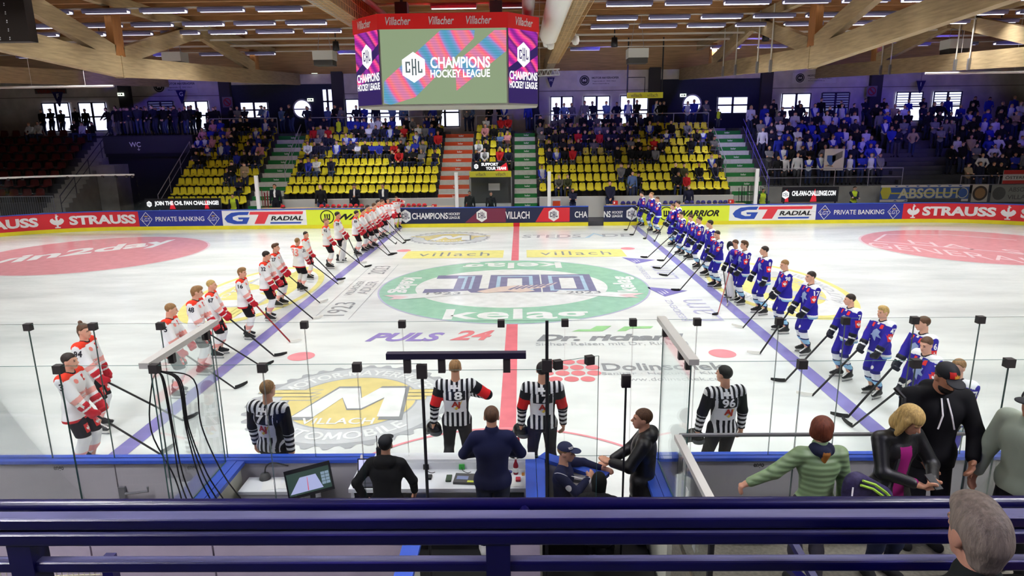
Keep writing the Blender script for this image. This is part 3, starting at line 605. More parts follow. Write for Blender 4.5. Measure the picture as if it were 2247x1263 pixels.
for a, b in ((0,250),(2030,2300)): p, q = aty(a,192 if a == 0 else 161,10.0), aty(b,192 if a == 0 else 157,10.0); mb = MB(); mb.tube([(p[0]-(6 if a == 0 else 0),10.0,p[2]),(q[0]+(0 if a == 0 else 6),10.0,p[2])], .05, 8); [mb.tube([(p[0]+x,10.0,p[2]),(p[0]+x,10.0,10.2)], .008, 4) for x in (1.5,4.0)]; o = mb.build('hanging_pipe', M('pipe_white',(214,210,206),.5)); tag(o, 'long white pipe hanging under the trusses '+('over the red seats' if a == 0 else 'over the standing crowd'), 'pipe')
# video cube
def EM(n, c, s=1.0): 
    if n in _MC: return _MC[n]
    m = M(n, (8,8,10), .4, emit=s, emc=c); m.cycles.emission_sampling = 'NONE'; return m
E_GRN = EM('screen_sage', (126,142,112)); E_WHT = EM('screen_white', (250,250,252)); E_NVY = EM('screen_navy', (40,24,84)); E_INK = EM('screen_ink', (80,92,96)); E_RED = EM('screen_red', (226,36,60)); E_BLK = EM('screen_black', (24,22,26))
def bandmat(n, cols, sc, rot=0.6):
    m = M(n, (8,8,10), .4, emit=1.0); nt = m.node_tree; b = nt.nodes['Principled BSDF']; L = nt.links.new
    tc = nt.nodes.new('ShaderNodeTexCoord'); mp = nt.nodes.new('ShaderNodeMapping'); mp.inputs['Rotation'].default_value = (0,rot,0)
    nz = nt.nodes.new('ShaderNodeTexWave'); nz.inputs['Scale'].default_value = sc; nz.inputs['Distortion'].default_value = 3.5; nz.inputs['Detail'].default_value = 1
    rp = nt.nodes.new('ShaderNodeValToRGB'); 
    while len(rp.color_ramp.elements) < len(cols): rp.color_ramp.elements.new(.5)
    for i, c in enumerate(cols): rp.color_ramp.elements[i].position = i/(len(cols)-1); rp.color_ramp.elements[i].color = (*lin(c), 1)
    L(tc.outputs['Object'], mp.inputs[0]); L(mp.outputs[0], nz.inputs['Vector']); L(nz.outputs['Fac'], rp.inputs[0])
    w2 = nt.nodes.new('ShaderNodeTexWave'); w2.bands_direction = 'Z'; w2.inputs['Scale'].default_value = 4.2; mx = nt.nodes.new('ShaderNodeMixRGB'); mx.blend_type = 'MULTIPLY'; mx.inputs[0].default_value = .22
    L(tc.outputs['Object'], w2.inputs['Vector']); L(rp.outputs[0], mx.inputs[1]); L(w2.outputs['Color'], mx.inputs[2]); L(mx.outputs[0], b.inputs['Emission Color']); return m
BANDM = bandmat('screen_bands', [(206,120,160),(236,120,120),(236,96,140),(126,140,196),(80,150,180)], .35); BANDS = bandmat('screen_side', [(130,30,140),(236,50,150),(240,90,130),(90,20,110),(150,40,160)], .5)
CX = [(-4.08,0),(-.12,0),(.85,1.1),(.85,3.2),(-.12,4.3),(-4.08,4.3),(-5.1,3.2),(-5.1,1.1)]; cz0, cz1, cz2 = 5.93, 8.16, 8.6
cube = empty('video_cube', (-2.1,2.15,cz0)); tag(cube, 'large hanging video cube with red header showing a league emblem', 'video screen'); OFF = Vector((-2.1,2.15,cz0))
def loc(p): return (p[0]+2.1, p[1]-2.15, p[2]-cz0)
mb = MB(); mb.prism([loc((x,y,cz0-.06)) for x, y in CX], (0,0,cz2-cz0+.06)); mb.build('housing', M('cube_body', (150,146,140), .6), cube)
mb = MB(); mb.prism([loc((-2.1+(x+2.1)*1.015, 2.15+(y-2.15)*1.015, cz1)) for x, y in CX], (0,0,cz2-cz1+.01)); hd = mb.build('header', M('cube_red', (196,30,30), .5, emit=.25), cube)
def face(i, j):
    a, b = Vector((*CX[i],0)), Vector((*CX[j],0)); d = (b-a); L = d.length; d.normalize(); n = Vector((d.y,-d.x,0))
    return L, (lambda u, v, k=.02: loc(tuple(a+d*u+n*k+Vector((0,0,v)))))
script = lambda mb, f, c, w: letter(mb, 'Villacher', f, c, w=w, h=w*.3, mi=0, bold=.02, shear=.25)
L0, f0 = face(0,1); L1, f1 = face(1,2); L7, f7 = face(7,0)
for f_, c, w in ((f0,.62,.78),(f0,1.95,.78),(f0,3.1,.78),(f1,L1/2,.82),(f7,L7/2,.82)): mb = MB(); script(mb, lambda u, v: f_(u,v,.07), (c,8.39), w); mb.build('lettering', ADW, hd)
scr = MB(); scr.poly([f0(u,v) for u, v in ((.03,cz0),(L0-.03,cz0),(L0-.03,cz1),(.03,cz1))], 0)
px = lambda u, v: ((aty(u,v,0)[0]+4.08), aty(u,v,0)[2])
for pts in ([(843,180),(843,226),(858,230),(912,213),(1040,84),(1042,66),(967,66),(850,172)], [(1000,160),(1002,199),(1111,112),(1111,66),(1085,66),(990,146)]): scr.poly([f0(*px(*p), .025) for p in pts], 1)
chl(scr, lambda u, v: f0(u,v,.03), (px(908,148)), .41, 2, 3, lambda u, v: f0(u,v,.035))
c = px(1010,137); letter(scr, 'CHAMPIONS', lambda u, v: f0(u,v,.03), c, w=1.86, h=.34, mi=2, bold=.025); c = px(1010,161); letter(scr, 'HOCKEY LEAGUE', lambda u, v: f0(u,v,.03), c, w=1.86, h=.24, mi=2, bold=.025)
mb2 = scr.build('screen', [E_GRN, BANDM, E_WHT, E_INK], cube)
for L_, f_ in ((L1,f1),(L7,f7)):
    s = MB(); s.poly([f_(u,v) for u, v in ((.03,cz0),(L_-.03,cz0),(L_-.03,cz1),(.03,cz1))], 0); s.poly([f_(u,v,.025) for u, v in ((.03,6.5),(L_-.03,6.95),(L_-.03,cz1),(.03,cz1))], 1)
    s.poly([f_(u,v,.027) for u, v in ((.03,7.0),(L_-.03,7.75),(L_-.03,7.45),(.03,6.75))], 0)
    chl(s, lambda u, v: f_(u,v,.03), (L_*.5,7.42), .34, 2, 3, lambda u, v: f_(u,v,.035)); letter(s, 'CHAMPIONS', lambda u, v: f_(u,v,.03), (L_*.5,6.78), w=L_*.92, h=.26, mi=2, bold=.03); letter(s, 'HOCKEY LEAGUE', lambda u, v: f_(u,v,.03), (L_*.5,6.5), w=L_*.92, h=.22, mi=2, bold=.03)
    s.build('screen', [E_NVY, BANDS, E_WHT, E_NVY], cube)
for x in (-3.6, -.5):
    mb = MB(); mb.tube([loc((x,1.6,cz2)), loc((x,1.6,10.12))], .05, 6); mb.box(loc((x-.2,1.4,cz2+.15)), loc((x+.2,1.8,cz2+.6))); mb.build('hoist', DSTEEL, cube)
# ducts
DUCT = M('duct_white', (224,220,214), .5); DUCG = M('duct_grey', (158,156,152), .4, metal=.5)
t = empty('ventilation_duct', (1.5,0,8.95)); tag(t, 'fat white ventilation duct with nozzles along the netted beam', 'duct')
mb = MB(); mb.smooth = True; mb.tube([(0,-14,0),(0,7.2,0),(0,7.6,-.02)], .4, 20); mb.build('tube', DUCT, t)
for k, (dx, dz) in enumerate(((-.12,-.3),(.05,-.42),(.95,-.15),(1.05,-.3))):
    mb = MB(); mb.smooth = True; mb.lathe([(.02,.16),(.13,.15),(.16,0),(.12,-.16),(.02,-.2)], 14, (dx, 7.7-.2*k, dz)); mb.build('nozzle', DUCT, t)
mb = MB(); mb.smooth = True; mb.tube([(-.95,-14,.05),(-.95,20,-.1)], .2, 14); o = mb.build('pipe', DUCG, None, None, (1.5,0,9.0)); tag(o, 'grey spiral duct running along the roof beside the cube', 'duct')
mb = MB(); mb.smooth = True; mb.tube([(-5.9,-14,9.0),(-5.9,20,9.0)], .16, 12); mb.tube([(-4.55,-14,9.15),(-4.55,20,9.15)], .1, 10); o = mb.build('pipe', DUCG); tag(o, 'grey service pipes beside the netted beam left of the cube', 'pipe')
for (u, v, w), nm in zip(((713,127,.95),(1398,122,.95),(385,130,.9),(2095,102,.95)), ('between the cube and the post','above the yellow hanging sign','behind the truss over the white team','over the standing crowd')):
    p = aty(u, v, 11.5); t = empty('heater_box', tuple(p)); tag(t, 'white box hanging from wires '+nm, 'heater')
    mb = MB(); mb.box((-w/2,-.4,-.12), (w/2,.4,.3)); mb.build('case', M('heater_white', (196,196,190), .5), t); mb = MB(); mb.box((-w/2+.03,-.37,-.36), (w/2-.03,.37,-.12)); mb.build('grille', M('heater_dark', (60,58,54), .6), t)
    mb = MB()
    for x in (-w/3, w/3): mb.tube([(x,0,.3), (x*.3,0,10.49-p[2])], .012, 4)
    mb.build('wire', STEEL, t)
p = aty(1415, 209, 18.0); t = empty('hanging_sign', tuple(p)); tag(t, 'yellow sign hanging from two poles above the crowd', 'sign')
mb = MB(); mb.box((-1.02,-.1,-.16), (1.02,.1,.16)); b = mb.build('board', M('sign_yellow', (214,208,50), .5), t)
mb = MB(); letter(mb, 'villach', lambda u, v: (u,-.11,v), (-.5,0), w=.62, h=.2, bold=0); letter(mb, 'villach', lambda u, v: (u,-.11,v), (.42,0), w=.6, h=.2, bold=0); mb.build('lettering', M('sign_ink', (90,88,60), .5), b)
mb = MB()
for x in (-1.0,.98): mb.tube([(x,.1,-.1), (x,.1,10.1-p[2])], .04, 6)
mb.tube([(-1.0,.1,1.0),(0,.1,1.0),(0,.1,.16)], .025, 6); mb.build('pole', DSTEEL, t)
p0, p1 = aty(1178,160,3.0), aty(1228,158,3.0); t = MB(); q = Vector(p0); r = Vector(p1); up = Vector((0,0,.12))
for dz in (-.1,.1): t.tube([q+Vector((0,0,dz)), r+Vector((0,0,dz))], .02, 6)
for k in range(10): a = q.lerp(r,k/10); b = q.lerp(r,(k+1)/10); t.tube([a+Vector((0,0,.1 if k % 2 else -.1)), b+Vector((0,0,-.1 if k % 2 else .1))], .012, 5)
t.tube([q+Vector((.1,0,.1)), (q.x+.1,q.y,10.1)], .008, 4); tag(t.build('lattice_boom', M('alu', (206,206,206), .4, metal=.4)), 'short aluminium lattice boom beside the video cube', 'rigging')
# hanging clock board at the near corner of the roof
p = aty(22, 30, -4.0); t = empty('scoreboard', tuple(p)); tag(t, 'dark back of a hanging scoreboard with pale dots', 'scoreboard')
mb = MB(); mb.box((-1.2,-.15,-.68), (.5,.15,.9)); mb.build('case', M('board_dark', (26,16,12), .6), t); mb = MB()
for i in range(7):
    for x in (-.28,-.25,.0): mb.box((x-.012,-.155,.6-.2*i), (x+.012,-.15,.63-.2*i)); mb.box((x-.02,-.155,.56-.2*i), (x+.01,-.15,.58-.2*i))
mb.build('segment', M('board_dot', (210,210,220), .5), t)
mb = MB(); mb.tube([(0,0,.85),(0,0,10.45-p[2])], .03, 6); mb.build('hanger', DSTEEL, t)
# banners and signs on the far wall
def plate(nm, label, cat, u0, v0, u1, v1, y, mat, draw=None, mats=None, th=.03, z=None):
    a = aty(u0, v1, y); b = aty(u1, v0, y); w = b[0]-a[0]; h = b[2]-a[2]; o = MB().box((-w/2,-th,-h/2), (w/2,0,h/2)).build(nm, mat, None, None, ((a[0]+b[0])/2, y, (a[2]+b[2])/2)); tag(o, label, cat)
    if draw: m = MB(); draw(m, lambda u, v, k=.006: (u,-th-k,v), w, h); m.build('lettering', mats, o)
    return o
BANW = M('banner_white', (206,200,196), .7); INK = M('print_dark', (44,42,50), .6)
def garageban(m, f, w, h):
    disc(m, f, (-w*.33,0), h*.42, mi=0, n=32); ring(m, lambda u, v: f(u,v,.009), (-w*.33,0), h*.3, h*.33, 1, 32); letter(m, 'M', lambda u, v: f(u,v,.009), (-w*.33,0), w=h*.3, h=h*.2, mi=1, bold=.05)
    letter(m, 'MOTOR MAYERHOFER', f, (w*.15,h*.2), w=w*.62, h=h*.17, mi=0, bold=.03); letter(m, 'Trigianstraße 21 · 9500 Villach', f, (w*.12,-h*.08), w=w*.54, h=h*.1, mi=0); letter(m, 'Motor-mayerhofer.at', f, (w*.05,-h*.28), w=w*.38, h=h*.1, mi=0)
for (u0, v0, u1, v1), n in zip(((334,174,431,205),(1266,162,1362,190),(1738,158,1836,183)), ('beside the pennant above the corner crowd','beside the yellow hanging sign','above the standing crowd')): plate('banner', 'white garage banner with dark round emblem '+n, 'banner', u0, v0, u1, v1, 25.19, BANW, garageban, [INK, BANW])
PENN = M('pennant_blue', (40,34,96), .7)
for u, v, s, ch in ((128,217,12,'F'),(398,212,11,'G'),(1209,180,8,'H'),(2020,190,10,'I')):
    p = aty(u, v, 24.7); k = s*46/1454; t = MB().prism([(-k,0,k*1.2),(k,0,k*1.2),(.12*k,0,-k*1.3),(-.12*k,0,-k*1.3)], (0,.02,0)).build('pennant', PENN, None, None, tuple(p)); tag(t, 'blue pennant with the letter '+ch, 'pennant'); m = MB(); letter(m, ch, lambda u, v: (u,-.006,v), (0,k*.5), h=k*.8); m.build('lettering', ADW, t); m = MB(); m.tube([(0,.01,k*1.2),(0,.01,10.1-p[2])], .01, 4); m.build('cord', DSTEEL, t)
EXM = M('exit_light', (235,245,225), .4, emit=1.2)
for u, v, n in ((265,207,'on the dark column beside the garage banner'),(681,219,'beside the round window near the cube'),(1499,209,'above the round window beside the standing crowd'),(690,158,'high under the roof near the cube')):
    p = aty(u, v, 24.8 if u < 300 else 25.1); o = MB().box((-.2,-.04,-.1),(.2,.04,.1)).build('exit_sign', EXM, None, None, tuple(p)); tag(o, 'small lit exit sign '+n, 'exit sign'); m = MB(); m.box((-.15,-.045,-.02),(-.02,-.04,.04)); m.box((.02,-.045,-.04),(.14,-.04,.05)); m.build('pictogram', M('exit_green', (40,120,70), .5), o)
for u, v in ((499,224),(1913,200)): p = aty(u, v, 24.8); t = MB(); ring(t, lambda a, b: (a,-.02,b), (0,0), .2, .27, 0, 24); t.poly([(-.2,-.02,.12),(-.12,-.02,.2),(.2,-.02,-.12),(.12,-.02,-.2)], 0); t.box((-.34,-.01,-.34),(.34,.01,.34),1); o = t.build('prohibition_sign', [M('sign_red', (150,40,40), .5), M('sign_pale', (120,100,110), .6)], None, None, tuple(p)); tag(o, 'round no-smoking sign on the column '+('near the corner crowd' if u < 900 else 'above the standing crowd'), 'sign')
plate('wall_lettering_board', 'board with faded red lettering above the far windows by the red seats', 'sign', 78, 194, 145, 206, 25.1, M('faded', (96,84,80), .9), lambda m, f, w, h: letter(m, 'VERBOTEN', f, (0,0), w=w*.9, h=h*.7, bold=.03), [M('faded_red', (130,44,36), .7)])
# blue wash lamps on the roof
for i, (x, y, tx, ty, tz, e) in enumerate(((-20,12,-24,24.5,5.8,1.0),(-9,14,-12,24.5,5.5,.6),(5,14,4,24.5,5.6,.9),(12,12,14,24,5.4,.9),(22,10,21,23,4.8,1.3),(30,12,27,23.5,5.2,.8),(-2,-24.5,-1,-19.5,4.0,.1),(6,-24.5,3.5,-19.5,4.0,.1))):
    ld = bpy.data.lights.new('blue_wash', 'SPOT'); ld.energy = BLUE_W*e; ld.color = (.12,.08,1.0); ld.spot_size = radians(62); ld.spot_blend = .8; ld.shadow_soft_size = .15
    b = MB(); b.smooth = True; b.lathe([(.02,.25),(.14,.24),(.16,0),(.17,-.2),(.13,-.2)], 16); b.tube([(0,0,.24),(0,0,.82)], .03, 6); z = 9.3; y = round((y+13.5)/1.5)*1.5-13.5; o = b.build('stage_light', DSTEEL, None, None, (x,y,z)); d = Vector((tx-x,ty-y,tz-z)); q = d.to_track_quat('-Z','Y'); l = bpy.data.objects.new('blue_wash', ld); COL.objects.link(l); l.parent = o; l.rotation_euler = q.to_euler(); l.location = d.normalized()*.35
    tag(o, 'black stage light under the roof, %s of the blue wash lamps' % WORD[i], 'stage light', 'blue wash lights')
# ---------------------------------------------------------------- near boards, boxes and glass
GREYB = M('board_grey', (176,172,178), .5, noise=.06, ns=2); CREAM = M('board_cream', (206,206,190), .55); GL = glass_mat('glass', (.985,.994,.99), .035); GLE = M('glass_edge', (60,96,92), .25); CLAMP = M('clamp_dark', (52,48,48), .6); WHTD = M('desk_white', (226,228,232), .35); ALUW = M('alu_white', (206,204,198), .4, metal=.3)
ENGO = M('engo_ink', (40,40,46), .6)
def nboard(label, x0, x1, door=False):
    mb = MB(); mb.box((x0+.008,NB-.11,.0), (x1-.008,NB,1.03)); o = mb.build('dasher_board', GREYB); tag(o, label, 'rink board')
    mb = MB(); mb.box((x0,NB-.15,1.03), (x1,NB+.02,1.075)); mb.build('cap_rail', CAPB, o); mb = MB(); mb.box((x0+.01,NB,.0), (x1-.01,NB+.008,.2)); mb.build('kick_strip', YEL, o)
    mb = MB(); letter(mb, 'engo', lambda u, v: (u,NB-.114,v), ((x0+x1)/2+.25,.95), w=.13, h=.06, bold=.02); mb.build('lettering', ENGO, o)
    if door:
        mb = MB(); mb.tube([(x0+.12,NB-.15,.62),(x0+.12,NB-.17,.62),(x0+.42,NB-.17,.66),(x0+.42,NB-.17,.72)], .016, 8); mb.box((x0+.02,NB-.15,.55), (x0+.1,NB-.11,.7)); mb.build('latch', STEEL, o)
    return o
nboard('grey rink board behind the left end, beside the number 3 player', -8.6, -6.9); nboard('grey rink board in front of the number 3 player', -6.9, -4.95)
nboard('grey rink board door with steel latch', -4.95, -3.45, True); nboard('grey rink board in front of the striped official by the garage emblem', -3.45, -1.62)
nboard('grey rink board in front of the striped official number 96', 1.88, 4.1); nboard('grey rink board behind the woman in the green jacket', 4.1, 6.2); nboard('grey rink board at the far right end', 6.2, 8.6)
for x0, x1, nm in ((-30,-8.6,'dasher_board'),(8.6,30,'dasher_board')): pass
mb = MB(); mb.box((-1.62,NB-.12,0), (.42,NB,1.04)); mb.box((-1.62,NB-.16,1.04), (.42,NB+.02,1.08)); tag(mb.build('scorer_ledge', WHTD), 'white ledge on the boards in front of the scorer desk', 'ledge')
# open gate
a = Vector((.52,NB-.05,0)); b = Vector((1.24,NB-.55,0)); d = (b-a).normalized(); t = empty('rink_gate', tuple(a), atan2(d.y,d.x)); tag(t, 'open rink gate with blue cap, a man in a navy cap leaning on it', 'gate'); L = (b-a).length
mb = MB(); mb.box((0,-.05,.02), (L,.05,1.03)); g = mb.build('leaf', GREYB, t); mb = MB(); mb.box((-.02,-.08,1.03), (L+.03,.08,1.08)); mb.build('cap_rail', CAPB, t); mb = MB(); letter(mb, 'engo', lambda u, v: (u,-.055,v), (.3,.95), w=.12, h=.055); mb.build('lettering', ENGO, g); mb = MB(); mb.tube([(L-.3,-.1,.5),(L-.1,-.1,.55),(L-.1,-.1,.62)], .016, 6); mb.build('latch', STEEL, t)
def partition(x, label, y0=NB-.16, y1=-15.45, w=.15):
    mb = MB(); mb.box((x-.05,y1,0), (x+.05,y0,1.02)); o = mb.build('box_partition', CREAM); tag(o, label, 'partition'); mb = MB(); mb.box((x-w/2,y1,1.02), (x+.008 if w > .2 else x+w/2,y0,1.075)); 
    if w > .2: mb.box((x+.015,y1,1.02), (x+w/2,y0,1.07))
    mb.build('cap_rail', CAPB, o)
partition(-3.36, 'blue-capped partition beside the lower white desk', w=.22); partition(1.84, 'blue-capped partition behind the man in the black jacket', w=.22); partition(.42, 'blue-capped partition at the end of the scorer desk', y0=NB-.12, w=.24)
def pane(n, label, a, b, z0, z1, clamps=(), th=.015):
    """one sheet of safety glass from a to b (x,y), clear faces with dark green edges"""
    a = Vector((*a,0)); b = Vector((*b,0)); d = (b-a); L = d.length; o = empty(n, (a.x,a.y,z0), atan2(d.y,d.x)); h = z1-z0; o2 = MB()
    m = MB(); m.box((.004,-th/2,0), (L-.004,th/2,h)); m.m = [1,1,0,1,0,1]; s = m.build('sheet', [GL, GLE], o); tag(o, label, 'glass panel', 'safety glass panels')
    for x in clamps: m = MB(); m.box((x-.042,-.035,h-.075), (x+.042,.035,h+.012)); m.build('clamp', CLAMP, o)
    return o
FJ = [-8.2,-7.4,-6.58,-5.76,-4.96,-4.13,-3.5,-2.37,-1.18,.02,.79,1.61,2.38,3.36,4.15,4.97,5.75,6.55,7.35]
NEARW = {0:'number 3 player',}
for i in range(len(FJ)-1):
    pane('safety_glass', 'clear glass panel on the near boards, %s from the red-seat end' % WORD[i], (FJ[i],NB-.07), (FJ[i+1],NB-.07), 1.075, 2.86, (0,) if i != 6 else ())
RJL = [-7.2,-6.2,-5.3,-4.34,-3.38,-2.3,-1.36,-.72]; RJR = [1.93,3.01,4.11,5.01,6.05,7.1]
for J, nm in ((RJL,'penalty box side'),(RJR,'platform side')):
    for i in range(len(J)-1): pane('safety_glass', 'clear glass panel behind the boxes, %s on the %s' % (WORD[i], nm), (J[i],-15.5), (J[i+1],-15.5), 1.0, 2.87, (0,) if J is RJL or i else ())
pane('safety_glass', 'tall glass door panel beside the scorer', (-.72,-15.5), (.5,-15.5), 1.1, 2.8); pane('safety_glass', 'narrow glass panel beside the black pole', (.53,-15.5), (1.05,-15.3), 1.1, 2.87, (.1,.45))
for x, nm, k in ((-3.47,'beside the lower white desk',1),(1.95,'behind the man in the black jacket',-1)):
    pane('safety_glass', 'glass side wall of the box '+nm, (x,NB-.2), (x,-15.42), 1.08, 2.82)
    mb = MB(); mb.box((x-.05,-15.52,2.84), (x+.05,NB-.05,2.9)); o = mb.build('glass_rail', ALUW); tag(o, 'white rail along the top of the side glass '+nm, 'rail')
    for y in (-15.3,-15.0,-14.2): MB().box((x-.03,y-.03,2.72), (x+.03,y+.03,2.84)).build('bracket', CLAMP, o)
mb = MB(); mb.box((-1.06,-15.54,2.925), (.31,-15.46,2.985)); o = mb.build('door_track', M('track_dark', (40,36,60), .4)); tag(o, 'dark horizontal track above the scorer door', 'rail')
for x in (-.86,-.52,.12): mb = MB(); mb.box((x-.035,-15.53,2.78), (x+.035,-15.48,2.925)); mb.build('bracket', CLAMP, o)
for x, z1, nm in ((-.72,2.86,'at the edge of the glass door'),(.515,3.3,'between the two boxes'),(1.42,2.45,'in front of the man in the black jacket')):
    mb = MB(); y = -15.5 if x < 1 else -14.75; mb.tube([(x,y,.0),(x,y,z1)], .012 if x > 1 else .016, 8); o = mb.build('black_pole', DSTEEL); tag(o, 'thin black pole '+nm, 'pole'); mb = MB(); mb.box((x-.05,y-.03,z1-.14 if x != .515 else 2.78), (x+.05,y+.03,z1 if x != .515 else 2.9)); mb.build('clamp', CLAMP, o)
# rear walls of the boxes
PURP = M('panel_grey', (172,160,176), .55, noise=.06)
for a, b, nm in ((-8,-4.3,'behind the wire fence'),(-4.3,-3.0,'below the blue-capped partition'),(-3.0,-.88,'behind the lower white desk')):
    mb = MB(); mb.box((a+.01,-15.56,0), (b-.01,-15.46,.985)); o = mb.build('box_wall', PURP); tag(o, 'grey panel wall '+nm, 'wall panel'); mb = MB()
    for x in (b-1.1,b-.98): mb.box((x-.012,-15.565,.68), (x+.012,-15.56,.704))
    mb.build('screw', STEEL, o)
mb = MB(); mb.box((-.9,-16.4,0), (-.82,-15.6,1.0)); o = mb.build('box_partition', CREAM); tag(o, 'low blue-capped partition at the scorer door', 'partition'); mb = MB(); mb.box((-.95,-16.4,1.0), (-.77,-15.6,1.05)); mb.build('cap_rail', CAPB, o)
mb = MB(); mb.box((-.06,-15.62,.02), (.44,-15.55,.98)); o = mb.build('box_door', PURP); tag(o, 'grey box door standing beside the scorer entrance', 'door'); mb = MB(); mb.box((.0,-15.65,.55), (.04,-15.62,.68)); mb.build('latch', STEEL, o)
# scorer desk
t = empty('scorer_desk', (-.7,-14.3,0)); tag(t, 'white scorer desk with laptops behind the ledge', 'desk')
mb = MB(); mb.box((-1.12,-.25,.9), (1.02,.26,.95)); mb.build('desk_top', WHTD, t); mb = MB(); mb.box((-1.12,.22,.95), (1.1,.265,1.045)); mb.build('back_panel', WHTD, t)
mb = MB(); mb.box((-1.1,-.22,0), (-1.06,.2,.9)); mb.box((-.56,-.22,0), (-.52,.2,.9)); mb.box((-1.1,.16,0), (-.52,.2,.9)); mb.box((-1.1,-.2,.68), (-.52,.2,.71)); c = mb.build('cabinet', WHTD, t); mb = MB(); mb.box((-1.05,-.21,.74), (-.57,.1,.86)); mb.build('amplifier', M('amp_dark', (30,28,44), .4), c)
mb = MB(); mb.box((.98,-.22,0), (1.02,.2,.9)); mb.box((.5,-.22,.0), (.54,.2,.9)); mb.box((.54,-.2,.7), (.98,.2,.73)); mb.build('shelf_unit', WHTD, t)
for x0, x1, y0, y1, z, nm in ((-3.2,-2.28,-14.45,-14.1,.86,'white side desk with papers, beside the blue-capped partition'),(-2.55,-1.86,-14.75,-14.46,.76,'lower white desk carrying the tilted monitor')):
    o = empty('side_desk', ((x0+x1)/2,(y0+y1)/2,0)); w, dd = (x1-x0)/2, (y1-y0)/2; tag(o, nm, 'desk'); MB().box((-w,-dd,z-.04), (w,dd,z)).build('desk_top', WHTD, o); MB().box((-w+.02,-dd+.02,0), (w-.02,dd-.02,z-.04)).build('body', M('desk_side', (190,190,196), .5), o)
# things on the desks
def T(n, label, cat, loc, rz=0, group=None): o = empty(n, loc, rz); return tag(o, label, cat, group)
BLK = M('black_plastic', (22,22,26), .45); KEYS = M('keyboard', (34,34,38), .6); SCRL = EM('laptop_screen', (196,196,246), 1.0); PAPER = M('paper', (232,232,230), .7)
o = T('laptop', 'open laptop with pale screen on the scorer desk', 'laptop', (-1.6,-14.33,.95), .0); MB().box((-.17,-.2,0), (.17,.04,.02)).build('base', BLK, o); MB().box((-.15,-.12,.02), (.15,.03,.023)).build('keyboard', KEYS, o); l = MB().box((-.17,0,0), (.17,.012,.22)).build('lid', BLK, o); l.location = (0,.05,.015); l.rotation_euler = (radians(-12),0,0); MB().box((-.155,-.003,.015), (.155,0,.208)).build('screen', SCRL, l)
o = T('monitor', 'tilted flat monitor showing the rink on the lower white desk', 'monitor', (-2.24,-14.6,.76), .2); l = MB().box((-.27,-.015,0), (.27,.015,.34)).build('case', BLK, o); l.location = (0,0,.15); l.rotation_euler = (radians(-22),radians(-10),0)
MB().box((-.08,-.02,0), (.08,.16,.015)).box((-.03,.04,.0), (.03,.07,.26)).build('stand', BLK, o)
m = MB(); F = lambda u, v: (u*.25,-.018,.16+v*.14)
m.poly([F(*p) for p in ((-1,-.9),(1,-.9),(1,.95),(-1,.95))], 0); m.poly([(x,-.019,z) for x, y, z in [F(*p) for p in ((-.95,-.75),(.6,-.75),(.35,.5),(-.4,.5))]], 1); m.poly([(x,-.0195,z) for x, y, z in [F(*p) for p in ((-.12,-.7),(-.08,-.7),(-.05,.4),(-.07,.4))]], 2)
for i in range(4):
    for j in range(2): m.poly([(x,-.0195,z) for x, y, z in [F(*p) for p in ((.58+.2*j,.3-.27*i),(.76+.2*j,.3-.27*i),(.76+.2*j,.53-.27*i),(.58+.2*j,.53-.27*i))]], 3)
m.build('screen', [EM('mon_green',(52,72,66),.7), EM('mon_ice',(170,176,220),.8), EM('mon_red',(220,70,90),.8), EM('mon_key',(130,150,170),.8)], l)
o = T('laptop', 'closed dark laptop with pale label, yellow notes on it', 'laptop', (-.42,-14.36,.95), -.08); MB().box((-.15,-.1,0), (.15,.12,.03)).build('case', M('laptop_grey', (66,66,66), .4), o); MB().box((-.12,-.03,.03), (.02,.05,.032)).build('label', M('lab_blue', (120,130,170), .5), o); MB().box((.02,-.09,.03), (.14,-.05,.033)).build('note', M('note_yellow', (214,222,80), .6), o)
for nm, lb, x, y, c, (w, d_, h) in (('phone','black phone lying on the scorer desk',-.13,-14.32,BLK,(.08,.13,.012)),('mouse','black mouse beside the man in the black cap',-.88,-14.3,BLK,(.06,.1,.03)),('box_of_mints','small red and black box on the scorer desk',.21,-14.36,M('mint_red',(196,50,66),.5),(.06,.08,.03)),('candy_wrapper','orange wrapper beside the red bottle',.27,-14.22,M('orange',(210,140,50),.5),(.035,.07,.01)),('card_reader','dark device beside the closed laptop',-.64,-14.32,M('dev_green',(50,70,50),.5),(.07,.15,.02))):
    m = MB(); m.box((-w/2,-d_/2,0), (w/2,d_/2,h)); me = m.mesh(nm, c); o = put(nm, me, None, (x,y,.95)); bv = o.modifiers.new('round', 'BEVEL'); bv.width = min(w,d_,h)*.3; bv.segments = 3; tag(o, lb, nm.replace('_',' ').split()[0] if nm != 'box_of_mints' else 'box')
for i, (x, y, z, r, w, h, nm) in enumerate(((-2.85,-14.27,.86,.25,.22,.28,'stack of papers on the side desk'),(-2.62,-14.25,.862,-.1,.21,.27,'white sheet on the side desk near the monitor'),(.12,-14.42,.95,.1,.3,.2,'white sheet at the end of the scorer desk'),(-1.72,-14.3,.95,0,.14,.25,'white form beside the open laptop'))): o = MB().box((-w/2,-h/2,0), (w/2,h/2,.003)).build('paper_sheet', PAPER, None, None, (x,y,z)); o.rotation_euler[2] = r; tag(o, nm, 'paper')
def lathe_thing(n, lb, cat, loc, parts):
    o = T(n, lb, cat, loc)
    for pn, prof, mat in parts: m = MB(); m.smooth = True; m.lathe(prof, 18); m.build(pn, mat, o)
    return o
lathe_thing('bottle', 'red bottle with white label on the scorer desk', 'bottle', (.18,-14.2,.95), [('body',[(0,0),(.03,0),(.032,.02),(.032,.12),(.014,.17),(.012,.2),(0,.2)],M('bottle_red',(150,30,46),.2)),('label',[(.0326,.03),(.0335,.03),(.0335,.09),(.0326,.09)],PAPER),('cap',[(0,.235),(.013,.235),(.014,.2),(0,.2)],M('cap_white',(230,225,225),.4))])
